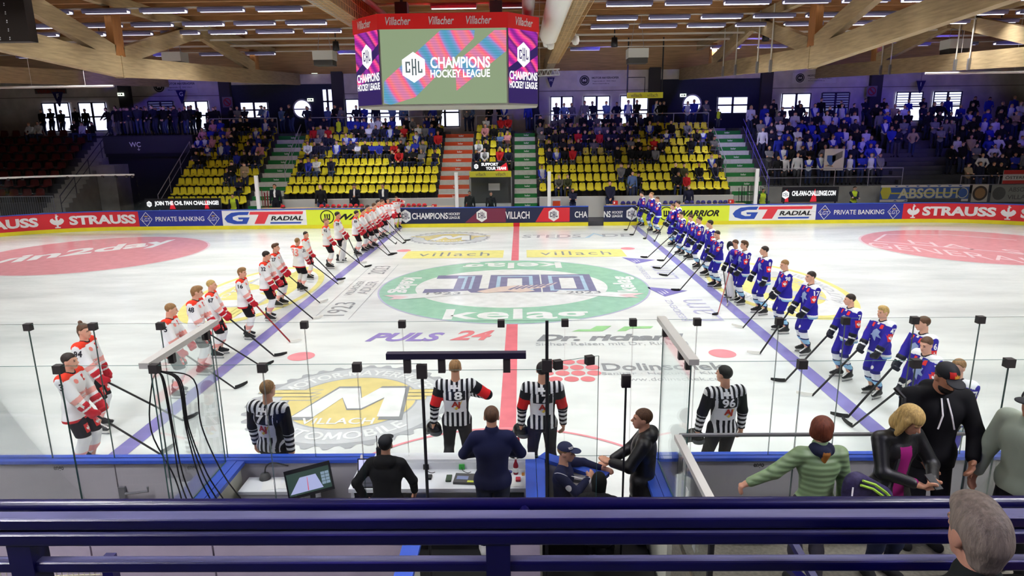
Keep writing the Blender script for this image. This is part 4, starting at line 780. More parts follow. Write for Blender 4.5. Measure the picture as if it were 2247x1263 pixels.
lathe_thing('drink_cup', 'clear cup with pink drink beside the open laptop', 'cup', (-1.74,-14.15,.95), [('cup',[(0,0),(.032,0),(.042,.14),(.04,.14),(.03,.005)],M('cup_clear',(222,200,200),.2)),('drink',[(0,.004),(.0335,.004),(.036,.06),(0,.06)],M('pink_drink',(214,110,120),.3)),('lid',[(.043,.14),(.043,.15),(.02,.19),(.012,.24),(0,.24)],M('lid_clear',(226,220,220),.2))])
lathe_thing('goal_lamp', 'red signal lamp in a black base on the ledge', 'lamp', (.18,NB-.07,1.08), [('base',[(0,0),(.085,0),(.085,.05),(.07,.07),(0,.07)],BLK),('dome',[(0,.24),(.04,.24),(.05,.23),(.068,.07),(0,.07)],M('lamp_red',(150,20,30),.2))])
lathe_thing('blue_jar_lid', 'blue round lid on the scorer desk', 'lid', (.1,-14.16,.95), [('disc',[(0,.01),(.035,.01),(.035,0),(0,0)],M('lid_blue',(70,80,160),.4))])
o = T('walkie_talkie', 'black radio with long aerial on the ledge', 'radio', (-1.55,NB-.1,1.08)); MB().box((-.032,-.02,0), (.032,.02,.14)).build('body', BLK, o); MB().tube([(-.02,0,.14),(-.022,0,.3)], .006, 6).build('aerial', BLK, o)
o = T('desk_microphone', 'dark desk microphone on a bent stem by the papers', 'microphone', (-2.98,-14.14,.86)); m = MB(); m.smooth = True; m.lathe([(0,.08),(.05,.07),(.07,.02),(.07,0),(0,0)], 16); m.build('base', M('mic_grey',(70,70,70),.6), o); MB().tube(smooth_path([(0,0,.07),(.02,.02,.16),(.1,.04,.2),(.3,.02,.17)]), .009, 8).build('stem', BLK, o)
o = T('microphone', 'hand microphone with cable lying on the scorer desk', 'microphone', (.03,-14.4,.965)); MB().tube([(0,.1,0),(.02,-.06,0)], .012, 8).build('handle', BLK, o); MB().tube([(-.005,.15,0),(0,.1,0)], .02, 8).build('head', STEEL, o); MB().tube(smooth_path([(.02,-.06,0),(.06,-.14,.0),(.08,-.17,-.1),(.04,-.18,-.5)]), .005, 6).build('cable', BLK, o)
for x, nm, c in ((-.95,'black plug in the back panel near the open laptop',BLK),(-.5,'green plug in the back panel behind the closed laptop',M('plug_green',(60,170,70),.5)),(-.28,'black socket plate behind the closed laptop',BLK),(-.1,'black charger plug with looped cable',BLK),(.33,'white socket with a round plug at the desk end',M('socket_white',(220,220,220),.5))):
    o = T('plug', nm, 'plug', (x,-14.1,.985)); MB().box((-.035,0,-.03), (.035,.02,.035)).build('plate', c, o); MB().tube(smooth_path([(0,0,0),(.02,-.05,-.02),(.08,-.08,-.03),(.12,-.06,-.03)]), .004, 6).build('cable', BLK, o)
# cables hanging over the side glass
for i in range(7):
    x = -3.36+.045*i-.04*(i % 3); y = -15.36+.02*i; m = MB(); m.smooth = True; m.tube(smooth_path([(-3.46,-15.3,2.74),(x-.05-.1*(i == 0),y,2.62),(x-.03-.2*(i == 0),y,2.1),(x+.03*i-.05,y,1.55),(x+.06*i,y,1.08),(x+.07*i,y+.02,.4)]), .0075, 8); tag(m.build('cable', BLK), 'black cable hanging from the side glass rail, %s of the bundle' % WORD[i], 'cable', 'cables hanging from the side glass')
# standing platform and its balustrade
mb = MB(); mb.box((1.8,-20.4,0), (14,-15.62,1.2)); struct(mb.build('floor_17', M('platform_floor', (120,116,104), .85, noise=.3, ns=30)), 'concrete platform behind the boards')
mb = MB(); mb.box((-14,-27,0), (14,-19.4,2.9)); struct(mb.build('floor_18', CON), 'upper spectator deck')
t = empty('balustrade', (1.8,-15.7,1.2)); tag(t, 'glass balustrade with steel rail around the standing platform', 'railing')
MB().box((0,-.02,.98), (6,.02,1.0)).build('rail', STEEL, t)
for i in range(4): m = MB(); m.box((.02+1.4*i,-.006,.03), (1.4+1.4*i,.006,.97)); m.m = [1,1,0,1,0,1]; m.build('sheet', [GL, GLE], t)
for x in (.02,1.42,2.82,4.2): MB().box((x-.015,-.02,0), (x+.015,.02,.97)).build('post', STEEL, t)
t = empty('side_rail', (1.77,-15.75,1.2)); tag(t, 'pale rail on a glass sheet, held by the woman in the green jacket', 'railing'); MB().box((-.035,-1.25,.97), (.035,.0,1.02)).build('rail', ALUW, t); m = MB(); m.box((-.007,-1.25,.0), (.007,0,.97)); m.m = [0]*6; m.build('sheet', GL, t); MB().box((-.02,-1.25,-.4), (.02,-1.21,.97)).build('post', DSTEEL, t)
m = MB(); [m.box((.008,y,z), (.012,y+.09,z+.12)) for y, z in ((-.45,.55),(-.75,.25),(-.3,.75))]; m.build('paper_notice', PAPER, t)
# blue rails in front of the camera
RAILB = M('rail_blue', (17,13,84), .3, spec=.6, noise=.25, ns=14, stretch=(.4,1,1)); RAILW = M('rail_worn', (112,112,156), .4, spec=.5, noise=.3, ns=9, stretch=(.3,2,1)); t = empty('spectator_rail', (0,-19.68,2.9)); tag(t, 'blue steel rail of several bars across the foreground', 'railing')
def bar(n, y, z0, z1, dy=.05): m = MB(); m.box((-9,y-dy/2+19.68,z0-2.9), (9,y+dy/2+19.68,z1-2.9)); m.m[1] = 1; o = m.build(n, [RAILB,RAILW], t); b = o.modifiers.new('round','BEVEL'); b.width = .011; b.segments = 3; return o  # paler top face on each bar: greyish wear plus the top highlight, painted in
m = MB(); m.smooth = True; m.tube([(-9,.06,.943),(9,.06,.943)], .023, 14); m.build('top_tube', RAILB, t)
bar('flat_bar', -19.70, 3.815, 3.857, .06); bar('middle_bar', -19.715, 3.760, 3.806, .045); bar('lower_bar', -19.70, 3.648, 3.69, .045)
for x in (-4.6,-1.42,.19 ,3.4,1.62): 
    if x == 1.62: continue
    m = MB(); m.box((x-.04,-.05,0), (x+.04,.03,.9)); m.build('post', RAILB, t)
for x in (.32,): m = MB(); m.smooth = True; m.tube([(x-.04,-.02,.9),(x-.04,.07,.945)], .02, 10); m.build('bracket', RAILB, t)
# wire fence and stair rails seen between the bars
t = empty('wire_fence', (-3.2,-17.3,0)); tag(t, 'wire mesh fence with blue posts below the rail, by the grey panel wall', 'fence')
for x in (-.72,.33): MB().box((x-.04,-.04,0), (x+.04,.04,2.0)).build('post', RAILB, t)
WIRE = M('wire', (190,184,160), .5); m = MB()
for k in range(14): m.beam((-1.9,0,.1+.14*k), (.3,0,.16+.14*k), .008, .008)
for k in range(52): m.beam((-1.9+.043*k,0,.05), (-1.9+.043*k,0,2.0), .004, .004)
m.build('mesh', WIRE, t)
t = empty('stair_rail', (2.3,-17.6,1.2)); tag(t, 'blue stair rails with wire mesh beside the platform steps', 'railing')
for k, dx in enumerate((0,.28,.4)): MB().beam((dx-.1*k,.9,.3 if k else .9), (dx+.1,-1.2,.55), .05, .05).build('bar', RAILB, t)
m = MB()
for k in range(5): m.beam((.02+.05*k,.8,.1), (.1+.05*k,-1.1,.3), .006, .006)
m.build('mesh', WIRE, t)
# ---------------------------------------------------------------- figures: bodies and clothes as smooth distance fields turned into meshes
def _nets(D, o, h):
    ins = D < 0
    A = ins[:-1,:-1,:-1]; cnt = np.zeros(A.shape, np.int8); sl = [slice(0,-1), slice(1,None)]
    for a in (0,1):
        for b in (0,1):
            for c in (0,1): cnt += ins[sl[a],sl[b],sl[c]]
    act = (cnt > 0) & (cnt < 8); idx = np.full(act.shape, -1, np.int32); ijk = np.argwhere(act); n = len(ijk); idx[act] = np.arange(n)
    if n == 0: return np.zeros((0,3)), np.zeros((0,4), int)
    i, j, k = ijk.T; acc = np.zeros((n,3)); w = np.zeros(n)
    cv = {}
    for a in (0,1):
        for b in (0,1):
            for c in (0,1): cv[a,b,c] = D[i+a,j+b,k+c]
    for p in cv:
        for ax in range(3):
            if p[ax]: continue
            q = list(p); q[ax] = 1; q = tuple(q); d0, d1 = cv[p], cv[q]; m = (d0 < 0) != (d1 < 0)
            t = np.where(m, d0/np.where(m, d0-d1, 1), 0)
            for x in range(3): acc[:,x] += np.where(m, p[x]+(t if x == ax else 0), 0)
            w += m
    V = (ijk+acc/w[:,None])*h+o; F = []
    for ax in range(3):
        s0 = [slice(None)]*3; s1 = [slice(None)]*3; s0[ax] = slice(0,-1); s1[ax] = slice(1,None)
        e = ins[tuple(s0)] != ins[tuple(s1)]; E = np.argwhere(e)
        b, c = [x for x in range(3) if x != ax]
        sh = np.array(act.shape); ok = (E[:,b] > 0) & (E[:,c] > 0) & (E[:,b] < sh[b]) & (E[:,c] < sh[c]) & (E[:,ax] < sh[ax]); E = E[ok]
        st = ins[tuple(E.T)]; Q = []
        for db, dc in ((-1,-1),(0,-1),(0,0),(-1,0)): G = E.copy(); G[:,b] += db; G[:,c] += dc; Q.append(idx[tuple(G.T)])
        Q = np.stack(Q, 1); flip = st if ax != 1 else ~st
        Q[~flip] = Q[~flip][:, ::-1]; F.append(Q)
    return V, np.concatenate(F)
def sdf(prims, h, k=.03, cuts=(), inflate=0.0):
    """prims: ('c',a,b,ra,rb,flat) tapered capsule, ('e',centre,radii,R) ellipsoid, a leading '-' carves"""
    lo = np.full(3, 9.0); hi = -lo
    for p in prims:
        if p[0] == 'c': r = max(p[3],p[4])*max(1,p[5] if len(p) > 5 else 1); pts = [np.array(p[1])-r, np.array(p[1])+r, np.array(p[2])-r, np.array(p[2])+r]
        elif p[0] == 'e': r = max(p[2]); pts = [np.array(p[1])-r, np.array(p[1])+r]
        else: continue
        for q in pts: lo = np.minimum(lo,q); hi = np.maximum(hi,q)
    lo -= inflate+k+2.5*h; hi += inflate+k+2.5*h; n = np.ceil((hi-lo)/h).astype(int)+1
    ax = [(lo[a]+h*np.arange(n[a])).astype(np.float32) for a in range(3)]
    D = np.full(n, .5, np.float32)
    for p in prims:
        kk = k
        if p[0] == 'c':
            a, b = np.array(p[1],float), np.array(p[2],float); r1, r2 = p[3]+inflate, p[4]+inflate; fl = p[5] if len(p) > 5 else 1.0; R = max(r1,r2)*max(1,fl); l_, h_ = np.minimum(a,b)-R, np.maximum(a,b)+R
        else: c = np.array(p[1],float); rad = np.array(p[2],float)+(inflate if p[0] == 'e' else 0); R = rad.max(); l_, h_ = c-R, c+R
        m = kk+3*h; s = []
        for x in range(3): i0 = max(0, int((l_[x]-m-lo[x])/h)); i1 = min(n[x], int((h_[x]+m-lo[x])/h)+2); s.append(slice(i0, max(i0,i1)))
        s = tuple(s); X = ax[0][s[0]][:,None,None]; Y = ax[1][s[1]][None,:,None]; Z = ax[2][s[2]][None,None,:]
        if X.size*Y.size*Z.size == 0: continue
        if p[0] == 'c':
            ba = b-a; L2 = max(1e-9, ba@ba); px, py, pz = X-a[0], Y-a[1], Z-a[2]; t = np.clip((px*ba[0]+py*ba[1]+pz*ba[2])/L2, 0, 1)
            d = np.sqrt((px-t*ba[0])**2+((py-t*ba[1])/fl)**2+(pz-t*ba[2])**2)-(r1+(r2-r1)*t)
        else:
            px, py, pz = X-c[0], Y-c[1], Z-c[2]
            if len(p) > 3 and p[3] is not None: Q = p[3]; px, py, pz = (Q[0,0]*px+Q[1,0]*py+Q[2,0]*pz, Q[0,1]*px+Q[1,1]*py+Q[2,1]*pz, Q[0,2]*px+Q[1,2]*py+Q[2,2]*pz)
            k0 = np.sqrt((px/rad[0])**2+(py/rad[1])**2+(pz/rad[2])**2); k1 = np.sqrt((px/rad[0]**2)**2+(py/rad[1]**2)**2+(pz/rad[2]**2)**2); d = k0*(k0-1)/np.maximum(k1,1e-6)
        S = D[s]
        if p[0][0] == '-': D[s] = np.maximum(S, -d)
        else: u = np.maximum(kk-np.abs(S-d), 0)/kk if kk else 0; D[s] = np.minimum(S,d)-u*u*kk*.25
    X, Y, Z = ax[0][:,None,None], ax[1][None,:,None], ax[2][None,None,:]
    for c in cuts: D = np.maximum(D, c(X,Y,Z))
    D[0] = D[-1] = .5; D[:,0] = D[:,-1] = .5; D[:,:,0] = D[:,:,-1] = .5
    return _nets(D, lo, h)
def smesh(name, V, F, mats, reg=None):
    me = bpy.data.meshes.new(name); me.vertices.add(len(V)); me.vertices.foreach_set('co', V.astype(np.float32).ravel()); nf = len(F)
    me.loops.add(nf*4); me.polygons.add(nf); me.loops.foreach_set('vertex_index', F.astype(np.int32).ravel()); me.polygons.foreach_set('loop_start', np.arange(nf, dtype=np.int32)*4)
    for m in mats: me.materials.append(m)
    if reg is not None: me.polygons.foreach_set('material_index', reg(V[F].mean(1)).astype(np.int32))
    me.polygons.foreach_set('use_smooth', np.ones(nf, bool)); me.update(calc_edges=True); return me
def rotm(yaw=0.0, pitch=0.0, roll=0.0): return np.array(Matrix.Rotation(yaw,3,'Z') @ Matrix.Rotation(pitch,3,'X') @ Matrix.Rotation(roll,3,'Y'))
A = np.array
def ik(s, w, l1, l2, hint):
    s, w = A(s,float), A(w,float); d = w-s; L = np.linalg.norm(d); L = min(L, (l1+l2)*.995); u = d/np.linalg.norm(d); w = s+u*L
    x = (l1*l1-l2*l2+L*L)/(2*L); y = math.sqrt(max(0, l1*l1-x*x)); h = A(hint,float); h = h-u*(h@u); h /= np.linalg.norm(h)+1e-9
    return s+u*x+h*y, w
class Pose:
    """joints of a 1.80 m figure facing -Y with feet on z=0 (left side = +X); give wrists and ankles, elbows and knees follow"""
    def __init__(s, wl=(.27,-.03,.84), wr=(-.27,-.03,.84), al=(.11,.0,.09), ar=(-.11,.0,.09), pelvis=(0,.0,.95), lean=0.0, twist=0.0, head=(0,0,0), sh=.19, hip=.095, el=(.5,.6,-.3), er=(-.5,.6,-.3), kn=(0,-1,.05), build=1.0, kl=None, kr=None, side=0.0):
        P = A(pelvis,float); s.pel = P; s.b = build; up = A([side, -sin(lean), cos(lean)*1.0]); up /= np.linalg.norm(up)
        s.chest = P+up*.34; s.neck = P+up*.545; R = rotm(twist); s.R = R; s.HR = rotm(*head)
        ns = s.neck-up*.055
        s.sl = ns+R@A([sh,.01,0]); s.sr = ns+R@A([-sh,.01,0]); s.hc = s.neck+up*.075+s.HR@A([0,-.03,.1])
        s.hl = P+A([hip,0,-.02]); s.hr = P+A([-hip,0,-.02])
        s.el, s.wl = ik(s.sl, wl, .29, .26, el); s.er, s.wr = ik(s.sr, wr, .29, .26, er)
        s.kl, s.al = ik(s.hl, al, .44, .425, kl or kn); s.kr, s.ar = ik(s.hr, ar, .44, .425, kr or kn); s.fl = s.fr = None; s.up = up; s.handl = s.handr = None
    def head_prims(s, neck=.055):
        H = lambda x, y, z: tuple(s.hc+s.HR@A([x,y,z])); R = s.HR
        return [('e',H(0,.016,.03),(.074,.094,.087),R),('e',H(0,-.022,-.03),(.06,.068,.085),R),('e',H(0,-.062,-.092),(.03,.026,.024),R),('c',H(0,-.088,.012),H(0,-.113,-.022),.008,.014),('c',H(-.034,-.079,.026),H(.034,-.079,.026),.011,.011),
                ('c',H(0,-.088,-.058),H(0,-.088,-.058),.017,.017),('e',H(.075,.014,-.008),(.013,.024,.033),R),('e',H(-.075,.014,-.008),(.013,.024,.033),R),('c',tuple(s.neck-s.up*.04),H(0,.03,-.07),neck+.008,neck),('-e',H(.03,-.1,.006),(.016,.012,.009),R),('-e',H(-.03,-.1,.006),(.016,.012,.009),R)]
    def torso(s, w=1.0):
        b = s.b*w; m = (s.pel+s.chest)/2
        return [('c',tuple(s.pel+A([-.06,0,-.02])),tuple(s.pel+A([.06,0,-.02])),.125*b,.125*b,.95),('c',tuple(s.pel),tuple(s.chest),.135*b,.15*b,.8),('c',tuple(s.chest+s.R@A([-.05,0,.03])),tuple(s.chest+s.R@A([.05,0,.03])),.135*b,.135*b,.85),('c',tuple(s.sl-s.R@A([.04,0,.005])),tuple(s.sr+s.R@A([.04,0,-.005])),.07*b,.07*b,1.0),('c',tuple(s.chest),tuple(s.neck),.12*b,.05,.9)]
    def arm(s, L, w=1.0):
        S, E, Wr = (s.sl,s.el,s.wl) if L else (s.sr,s.er,s.wr); return [('c',tuple(S),tuple(E),.058*w,.045*w),('c',tuple(E),tuple(Wr),.044*w,.03*w)]
    def leg(s, L, w=1.0):
        h, k, a = (s.hl,s.kl,s.al) if L else (s.hr,s.kr,s.ar); return [('c',tuple(h),tuple(k),.088*w,.058*w),('c',tuple(k),tuple(k+(a-k)*.35),.055*w,.056*w),('c',tuple(k+(a-k)*.35),tuple(a),.056*w,.036*w)]
    def foot(s, L, dirn=None, w=1.0):
        a = s.al if L else s.ar; d = A(dirn if dirn is not None else [.2 if L else -.2,-1,0],float); d /= np.linalg.norm(d); a0 = a+A([0,0,-.045]); return [('c',tuple(a0-d*.05),tuple(a0+d*.13+A([0,0,-.012])),.042*w,.034*w),('c',tuple(a),tuple(a0+d*.05),.038*w,.04*w)]
    def hand(s, L, curl=.5, dirn=None, palm=None, sc=1.0, spread=.0):
        """palm, four bent fingers of different lengths and a thumb from the side of the palm"""
        E, Wr = (s.el,s.wl) if L else (s.er,s.wr); d = A(dirn,float) if dirn is not None else Wr-E; d = d/np.linalg.norm(d); sg = 1 if L else -1
        n = A(palm,float) if palm is not None else A([-sg,0,0.]); n = n-d*(n@d); n /= np.linalg.norm(n)+1e-9; t = np.cross(n,d)*sg     # t: towards the thumb side
        t = -t if False else t
        pr = [('c',tuple(Wr),tuple(Wr+d*.03*sc),.027*sc,.028*sc)]
        for i, (o, L1) in enumerate(((.031,.078),(.0105,.088),(-.0105,.081),(-.03,.064))):
            b = Wr+d*(.088 if i < 3 else .08)*sc+t*o*sc; pr.append(('c',tuple(Wr+d*.02*sc+t*o*.6*sc),tuple(b),.015*sc,.0125*sc)); dd = d+t*spread*(1.2-.8*i); p = b; c = curl
            for f in (.45,.32,.23): dd = dd*cos(c)+n*sin(c); dd /= np.linalg.norm(dd); q = p+dd*L1*f*sc*1.05; pr.append(('c',tuple(p),tuple(q),.0095*sc,.0082*sc)); p = q; 
        b = Wr+d*.028*sc+t*.03*sc; m = b+(d*.55+t*.75+n*.3)*.036*sc; e = m+(d*.8+t*.1+n*.55)*.034*sc; pr += [('c',tuple(b),tuple(m),.0135*sc,.0115*sc),('c',tuple(m),tuple(e),.011*sc,.009*sc)]
        return pr
def skin_reg(po, lipm=2, eyem=1, browm=3):
    """face regions: 0 skin, 1 eyes, 2 lips, 3 brows and stubble"""
    def f(C):
        q = (C-po.hc)@po.HR; x, y, z = np.abs(q[:,0]), q[:,1], q[:,2]; r = np.zeros(len(C), int); fr = y < -.05
        r[fr & (np.hypot(x-.03,(z-.006)*1.6) < .0105)] = eyem; r[fr & (x > .016) & (x < .044) & (np.abs(z-.027-(.02-abs(x-.02))*.1) < .005)] = browm; r[fr & (x < .02) & (np.abs(z+.057) < .006)] = lipm; return r
    return f
def hair_prims(po, style='short'):
    H = lambda x, y, z: tuple(po.hc+po.HR@A([x,y,z])); R = po.HR
    pr = [('e',H(0,.02,.036),(.083,.102,.092),R)]
    if style == 'bun': pr += [('e',H(0,.075,.135),(.032,.032,.03),R),('c',H(0,.07,-.02),H(0,.06,-.1),.06,.04)]
    if style == 'long': pr += [('c',H(.0,.05,0),H(0,.055,-.17),.08,.075),('c',H(.065,.01,0),H(.07,.0,-.15),.035,.028),('c',H(-.065,.01,0),H(-.07,.0,-.15),.035,.028)]
    if style == 'bob': pr += [('e',H(0,.02,.04),(.096,.112,.1),R),('c',H(0,.04,0),H(0,.05,-.1),.096,.088),('c',H(.072,-.01,.02),H(.08,-.03,-.13),.042,.034),('c',H(-.072,-.01,.02),H(-.08,-.03,-.13),.042,.034)]
    if style == 'crop': pr += [('e',H(0,.025,.04),(.1,.116,.104),R),('c',H(-.03,.05,-.02),H(.03,.05,-.02),.072,.072)]
    if style == 'full': pr += [('e',H(0,-.02,.09),(.07,.075,.05),R),('c',H(0,.06,0),H(0,.05,-.06),.07,.055)]
    if style == 'quiff': pr += [('e',H(0,-.035,.1),(.058,.06,.042),R)]
    return pr
def hair_cut(po, style='short', fh=.062):
    c, R = po.hc, po.HR
    def f(X,Y,Z):
        px, py, pz = X-c[0], Y-c[1], Z-c[2]; x = R[0,0]*px+R[1,0]*py+R[2,0]*pz; y = R[0,1]*px+R[1,1]*py+R[2,1]*pz; z = R[0,2]*px+R[1,2]*py+R[2,2]*pz
        lim = np.where(y < -.05, fh, np.where(y < .012, fh-(y+.05)/.062*(fh+.004), -.004-(y-.012)*1.25))
        if style in ('long','bob','full','crop'): lim = np.where(y < -.045, fh-.01, np.where(np.abs(x) > .05, -.25, np.where(y < .0, fh-.01, -.25)))
        if style == 'bun': lim = np.where(y < -.045, fh, np.where(y < .01, fh-(y+.045)*1.2, -.2))
        return lim-z
    return f
SKIN = [M('skin_%d' % i, c, .5, spec=.35) for i, c in enumerate(((224,172,146),(206,152,124),(190,134,106),(232,186,164)))]
EYE = M('eye_dark', (44,34,32), .3); LIP = M('lips', (196,126,112), .5)
HAIR = {k: M('hair_'+k, c, .6, noise=.35, ns=60, stretch=(1,1,.25), bump=.4) for k, c in dict(dark=(44,32,26), brown=(92,62,40), light=(150,112,70), blond=(196,164,100), grey=(142,128,114), red=(110,52,30), black=(24,20,20)).items()}
def cloth(n, c, rough=.8, **k): return M('cloth_'+n, c, rough, spec=.2, **k)
def conform(bvh, P2, org, u, v, d, off=.006, reach=.4):
    """lay points of a flat figure on a garment: org + u*x + v*y shot along d"""
    out = []
    for x, y in P2:
        p = Vector(org+u*x+v*y); hit = bvh.ray_cast(p-Vector(d)*reach, Vector(d), reach*2)[0]; out.append(tuple((hit if hit is not None else p)-Vector(d)*off))
    return out
def decal(mb, bvh, s, org, u, v, d, w, h, mi=0, bold=.03, off=.006):
    if isinstance(s, str): vs, fs, _ = text2d(s, bold); vs = (vs-.5)*A([w,h])
    else: vs, fs = A([(x*w,y*h) for x, y in s]), ear(s)
    nx = _LIFT[(s,bold,0.0,1.0)] if isinstance(s, str) else 0; nb = len(vs)-nx
    if nx: fs = [f for f in fs if f[0] < nb]
    vs, fs = tri_split(vs, fs, 1 if isinstance(s, str) and len(s) > 3 else 2); mb.add(conform(bvh, vs, org, u, v, d, off), fs, mi)
def ear(pts): return [tuple(t) for t in tessellate_polygon([[Vector((x,y,0)) for x, y in pts]])]
def bvh_of(V, F): return BVHTree.FromPolygons([tuple(x) for x in V], [tuple(map(int,f)) for f in F])
SQ = [(-.5,-.5),(.5,-.5),(.5,.5),(-.5,.5)]
RO = [(-.5,.42),(-.78,.3),(-.9,0),(-.72,-.3),(-.4,-.52),(-.12,-.58),(-.12,-.9),(.12,-.9),(.12,-.58),(.4,-.52),(.72,-.3),(.9,0),(.78,.3),(.5,.42),(.34,.2),(.14,.12),(.1,.5),(.3,.7),(.14,.84),(-.05,.82),(-.16,.6),(-.14,.1),(-.34,.2)]
# ---------------------------------------------------------------- hockey players
VOX = .016
def skate_mesh(po, L, d):
    a = po.al if L else po.ar; d = A(d,float); d /= np.linalg.norm(d); s = A([-d[1],d[0],0]); g = A([a[0],a[1],0.])
    P = lambda f, z, w=0: tuple(g+d*f+s*w+A([0,0,z]))
    V, F = sdf([('c',P(-.07,.105),P(.15,.095),.044,.036),('c',P(-.03,.12),P(-.02,.24),.05,.052),('c',P(.02,.15),P(.1,.115),.045,.036),('e',P(-.05,.27),(.03,.03,.045))], .012, .03)
    m = smesh('skate', V, F, [SKB, SKW], lambda C: ((np.abs((C-g)@s) < .016) & ((C-g)@d > .0) & (C[:,2] > .11)).astype(int)); hb = MB(); q = lambda f, z, w: P(f, z, w)
    for w in (.012,-.012): hb.poly([q(-.1,.07,w), q(.17,.065,w), q(.15,.025,w), q(.02,.03,w), q(-.02,.03,w), q(-.09,.025,w)][:: 1 if w > 0 else -1], 0)
    hb.beam(P(-.1,.066), P(.17,.062), .026, .012, 0); hb.beam(P(-.09,.028), P(.15,.028), .026, .008, 0); hb.beam(P(-.12,.013), P(.18,.013), .005, .026, 1); hold = hb.mesh('blade', [SKW, STEEL]); return m, hold
SKB = M('skate_black', (26,26,30), .4); SKW = M('skate_white', (222,222,222), .5)
JM = dict(white=[cloth('jersey_white',(236,236,238)), cloth('yoke_red',(232,62,40)), cloth('band_red',(242,172,164)), cloth('jersey_white',0), cloth('hem_red',(206,40,46)), cloth('collar_black',(26,24,34))],
          blue=[cloth('jersey_blue',(44,36,156)), cloth('yoke_white',(232,236,240)), cloth('jersey_blue',0), cloth('yoke_white',0), cloth('hem_sky',(146,194,226)), cloth('collar_black',0)])
PM = dict(white=cloth('pants_black',(26,22,28)), blue=cloth('pants_blue',(46,38,158)))
SM = dict(white=[cloth('jersey_white',0), cloth('band_red',0), cloth('jersey_white',0), cloth('jersey_white',0)], blue=[cloth('sock_blue',(42,42,120)), cloth('hem_sky',0), cloth('yoke_white',0), cloth('sock_line',(30,34,90))])
GSC = 1.22
GM = dict(white=[cloth('glove_red',(186,30,46),.5), cloth('glove_white',(232,232,232),.5)], blue=[cloth('glove_black',(26,28,40),.5), cloth('glove_white',0)])
def player_kit(po, cap=False, goalie=False):
    """meshes of one pose: body, jersey, pants, socks, skates, gloves (shared by every player who stands that way)"""
    K = {}; body = po.head_prims()+po.torso()+po.arm(1)+po.arm(0)+po.leg(1)+po.leg(0)+po.hand(1,.8,sc=.8)+po.hand(0,.8,sc=.8)
    V, F = sdf(body, VOX*.75, .022); K['body'] = smesh('person', V, F, [SKIN[0],EYE,LIP,HAIR['brown']], skin_reg(po))
    jp = [('c',)+p[1:3]+(p[3]*1.16,p[4]*1.16)+p[5:] for p in po.torso()]+[('c',tuple(po.sl),tuple(po.el),.098,.08),('c',tuple(po.el),tuple(po.el+(po.wl-po.el)*.88),.078,.066),('c',tuple(po.sr),tuple(po.er),.098,.08),('c',tuple(po.er),tuple(po.er+(po.wr-po.er)*.88),.078,.066),('c',tuple(po.pel+A([-.1,0,-.12])),tuple(po.pel+A([.1,0,-.12])),.15,.15,.95),('c',tuple(po.pel+A([-.09,0,.08])),tuple(po.pel+A([.09,0,.08])),.13,.13,1.0)]
    hem = po.pel[2]-.16; V, F = sdf(jp, VOX*.68, .03, [lambda X,Y,Z: hem-Z]); 
    def jr(C):
        r = np.zeros(len(C), int); sh = (po.sl+po.sr)/2; z = C[:,2]; x = np.abs(C[:,0]); core = x < .26
        r[(z > sh[2]+.028-np.maximum(0, x-.1)*.12) & (x < .27)] = 1; r[core & (z < hem+.085) & (x < .25)] = 3; r[core & (z < hem+.045) & (x < .25)] = 4; r[core & (z < hem+.012)] = 4
        for E, Wr in ((po.el,po.wl),(po.er,po.wr)):
            ba = Wr-E; t = ((C-E)@ba)/(ba@ba); dd = np.linalg.norm((C-E)-np.clip(t,0,1)[:,None]*ba, axis=1); r[(dd < .1) & (t > .05) & (t < .36)] = 2
        r[np.linalg.norm(C-(po.neck+po.up*.015), axis=1) < .082] = 5; return r
    K['jersey'] = smesh('jersey', V, F, JM['white'], jr); K['jb'] = bvh_of(V, F)
    pp = [('c',)+p[1:3]+(p[3]*1.06,p[4]*1.06)+p[5:] for p in po.torso()[:2]]
    for L in (1,0): h, k = (po.hl,po.kl) if L else (po.hr,po.kr); pp.append(('c',tuple(h),tuple(h+(k-h)*.95),.118,.1))
    zk = (po.kl[2]+po.kr[2])/2+.03; top = po.pel[2]+.05; V, F = sdf(pp, VOX, .025, [lambda X,Y,Z: zk-Z, lambda X,Y,Z: Z-top]); K['pants'] = smesh('hockey_pants', V, F, [PM['white']]); K['pb'] = bvh_of(V, F)
    for L in (1,0):
        k, a = (po.kl,po.al) if L else (po.kr,po.ar); d = (.25 if L else -.25,-1,0)
        if goalie: pr = [('c',tuple(k+A([0,-.05,.14])),tuple(a+A([0,-.07,.0])),.115,.125,.6),('c',tuple(k+A([-.04,-.05,.14])),tuple(k+A([.04,-.05,.14])),.1,.1,.6)]
        else: pr = [('c',tuple(k+A([0,0,.04])),tuple(k),.085,.086),('c',tuple(k),tuple(k+(a-k)*.45),.084,.08),('c',tuple(k+(a-k)*.45),tuple(a+A([0,0,.1])),.08,.058)]
        V, F = sdf(pr, VOX*.9, .02); zt = k[2]
        def sr(C, zt=zt):
            z = C[:,2]-.12; r = np.zeros(len(C), int)
            if goalie: r[(np.abs(z-.28) < .05) | (np.abs(z-.02) < .03)] = 1; return r
            H_ = zt-.12; r[(z > H_*.3) & (z < H_*.58)] = 1; r[(z > H_*.62) & (z < H_*.92)] = 2; r[(np.abs(z-H_*.6) < .014) | (np.abs(z-H_*.3) < .014)] = 3; return r
        K['sock',L] = smesh('leg_pad' if goalie else 'sock', V, F, SM['white'], sr); K['skate',L] = skate_mesh(po, L, d)
        E, Wr = (po.el,po.wl) if L else (po.er,po.wr); dn = (Wr-E)/np.linalg.norm(Wr-E); n = A([-1. if L else 1.,-.3,0]); n -= dn*(n@dn); n /= np.linalg.norm(n); t = np.cross(n,dn)*(1 if L else -1)
        gp = [('c',tuple(Wr-dn*.07),tuple(Wr-dn*.01),.066,.055),('c',tuple(Wr+dn*.01),tuple(Wr+dn*.07),.055,.052,.9)]
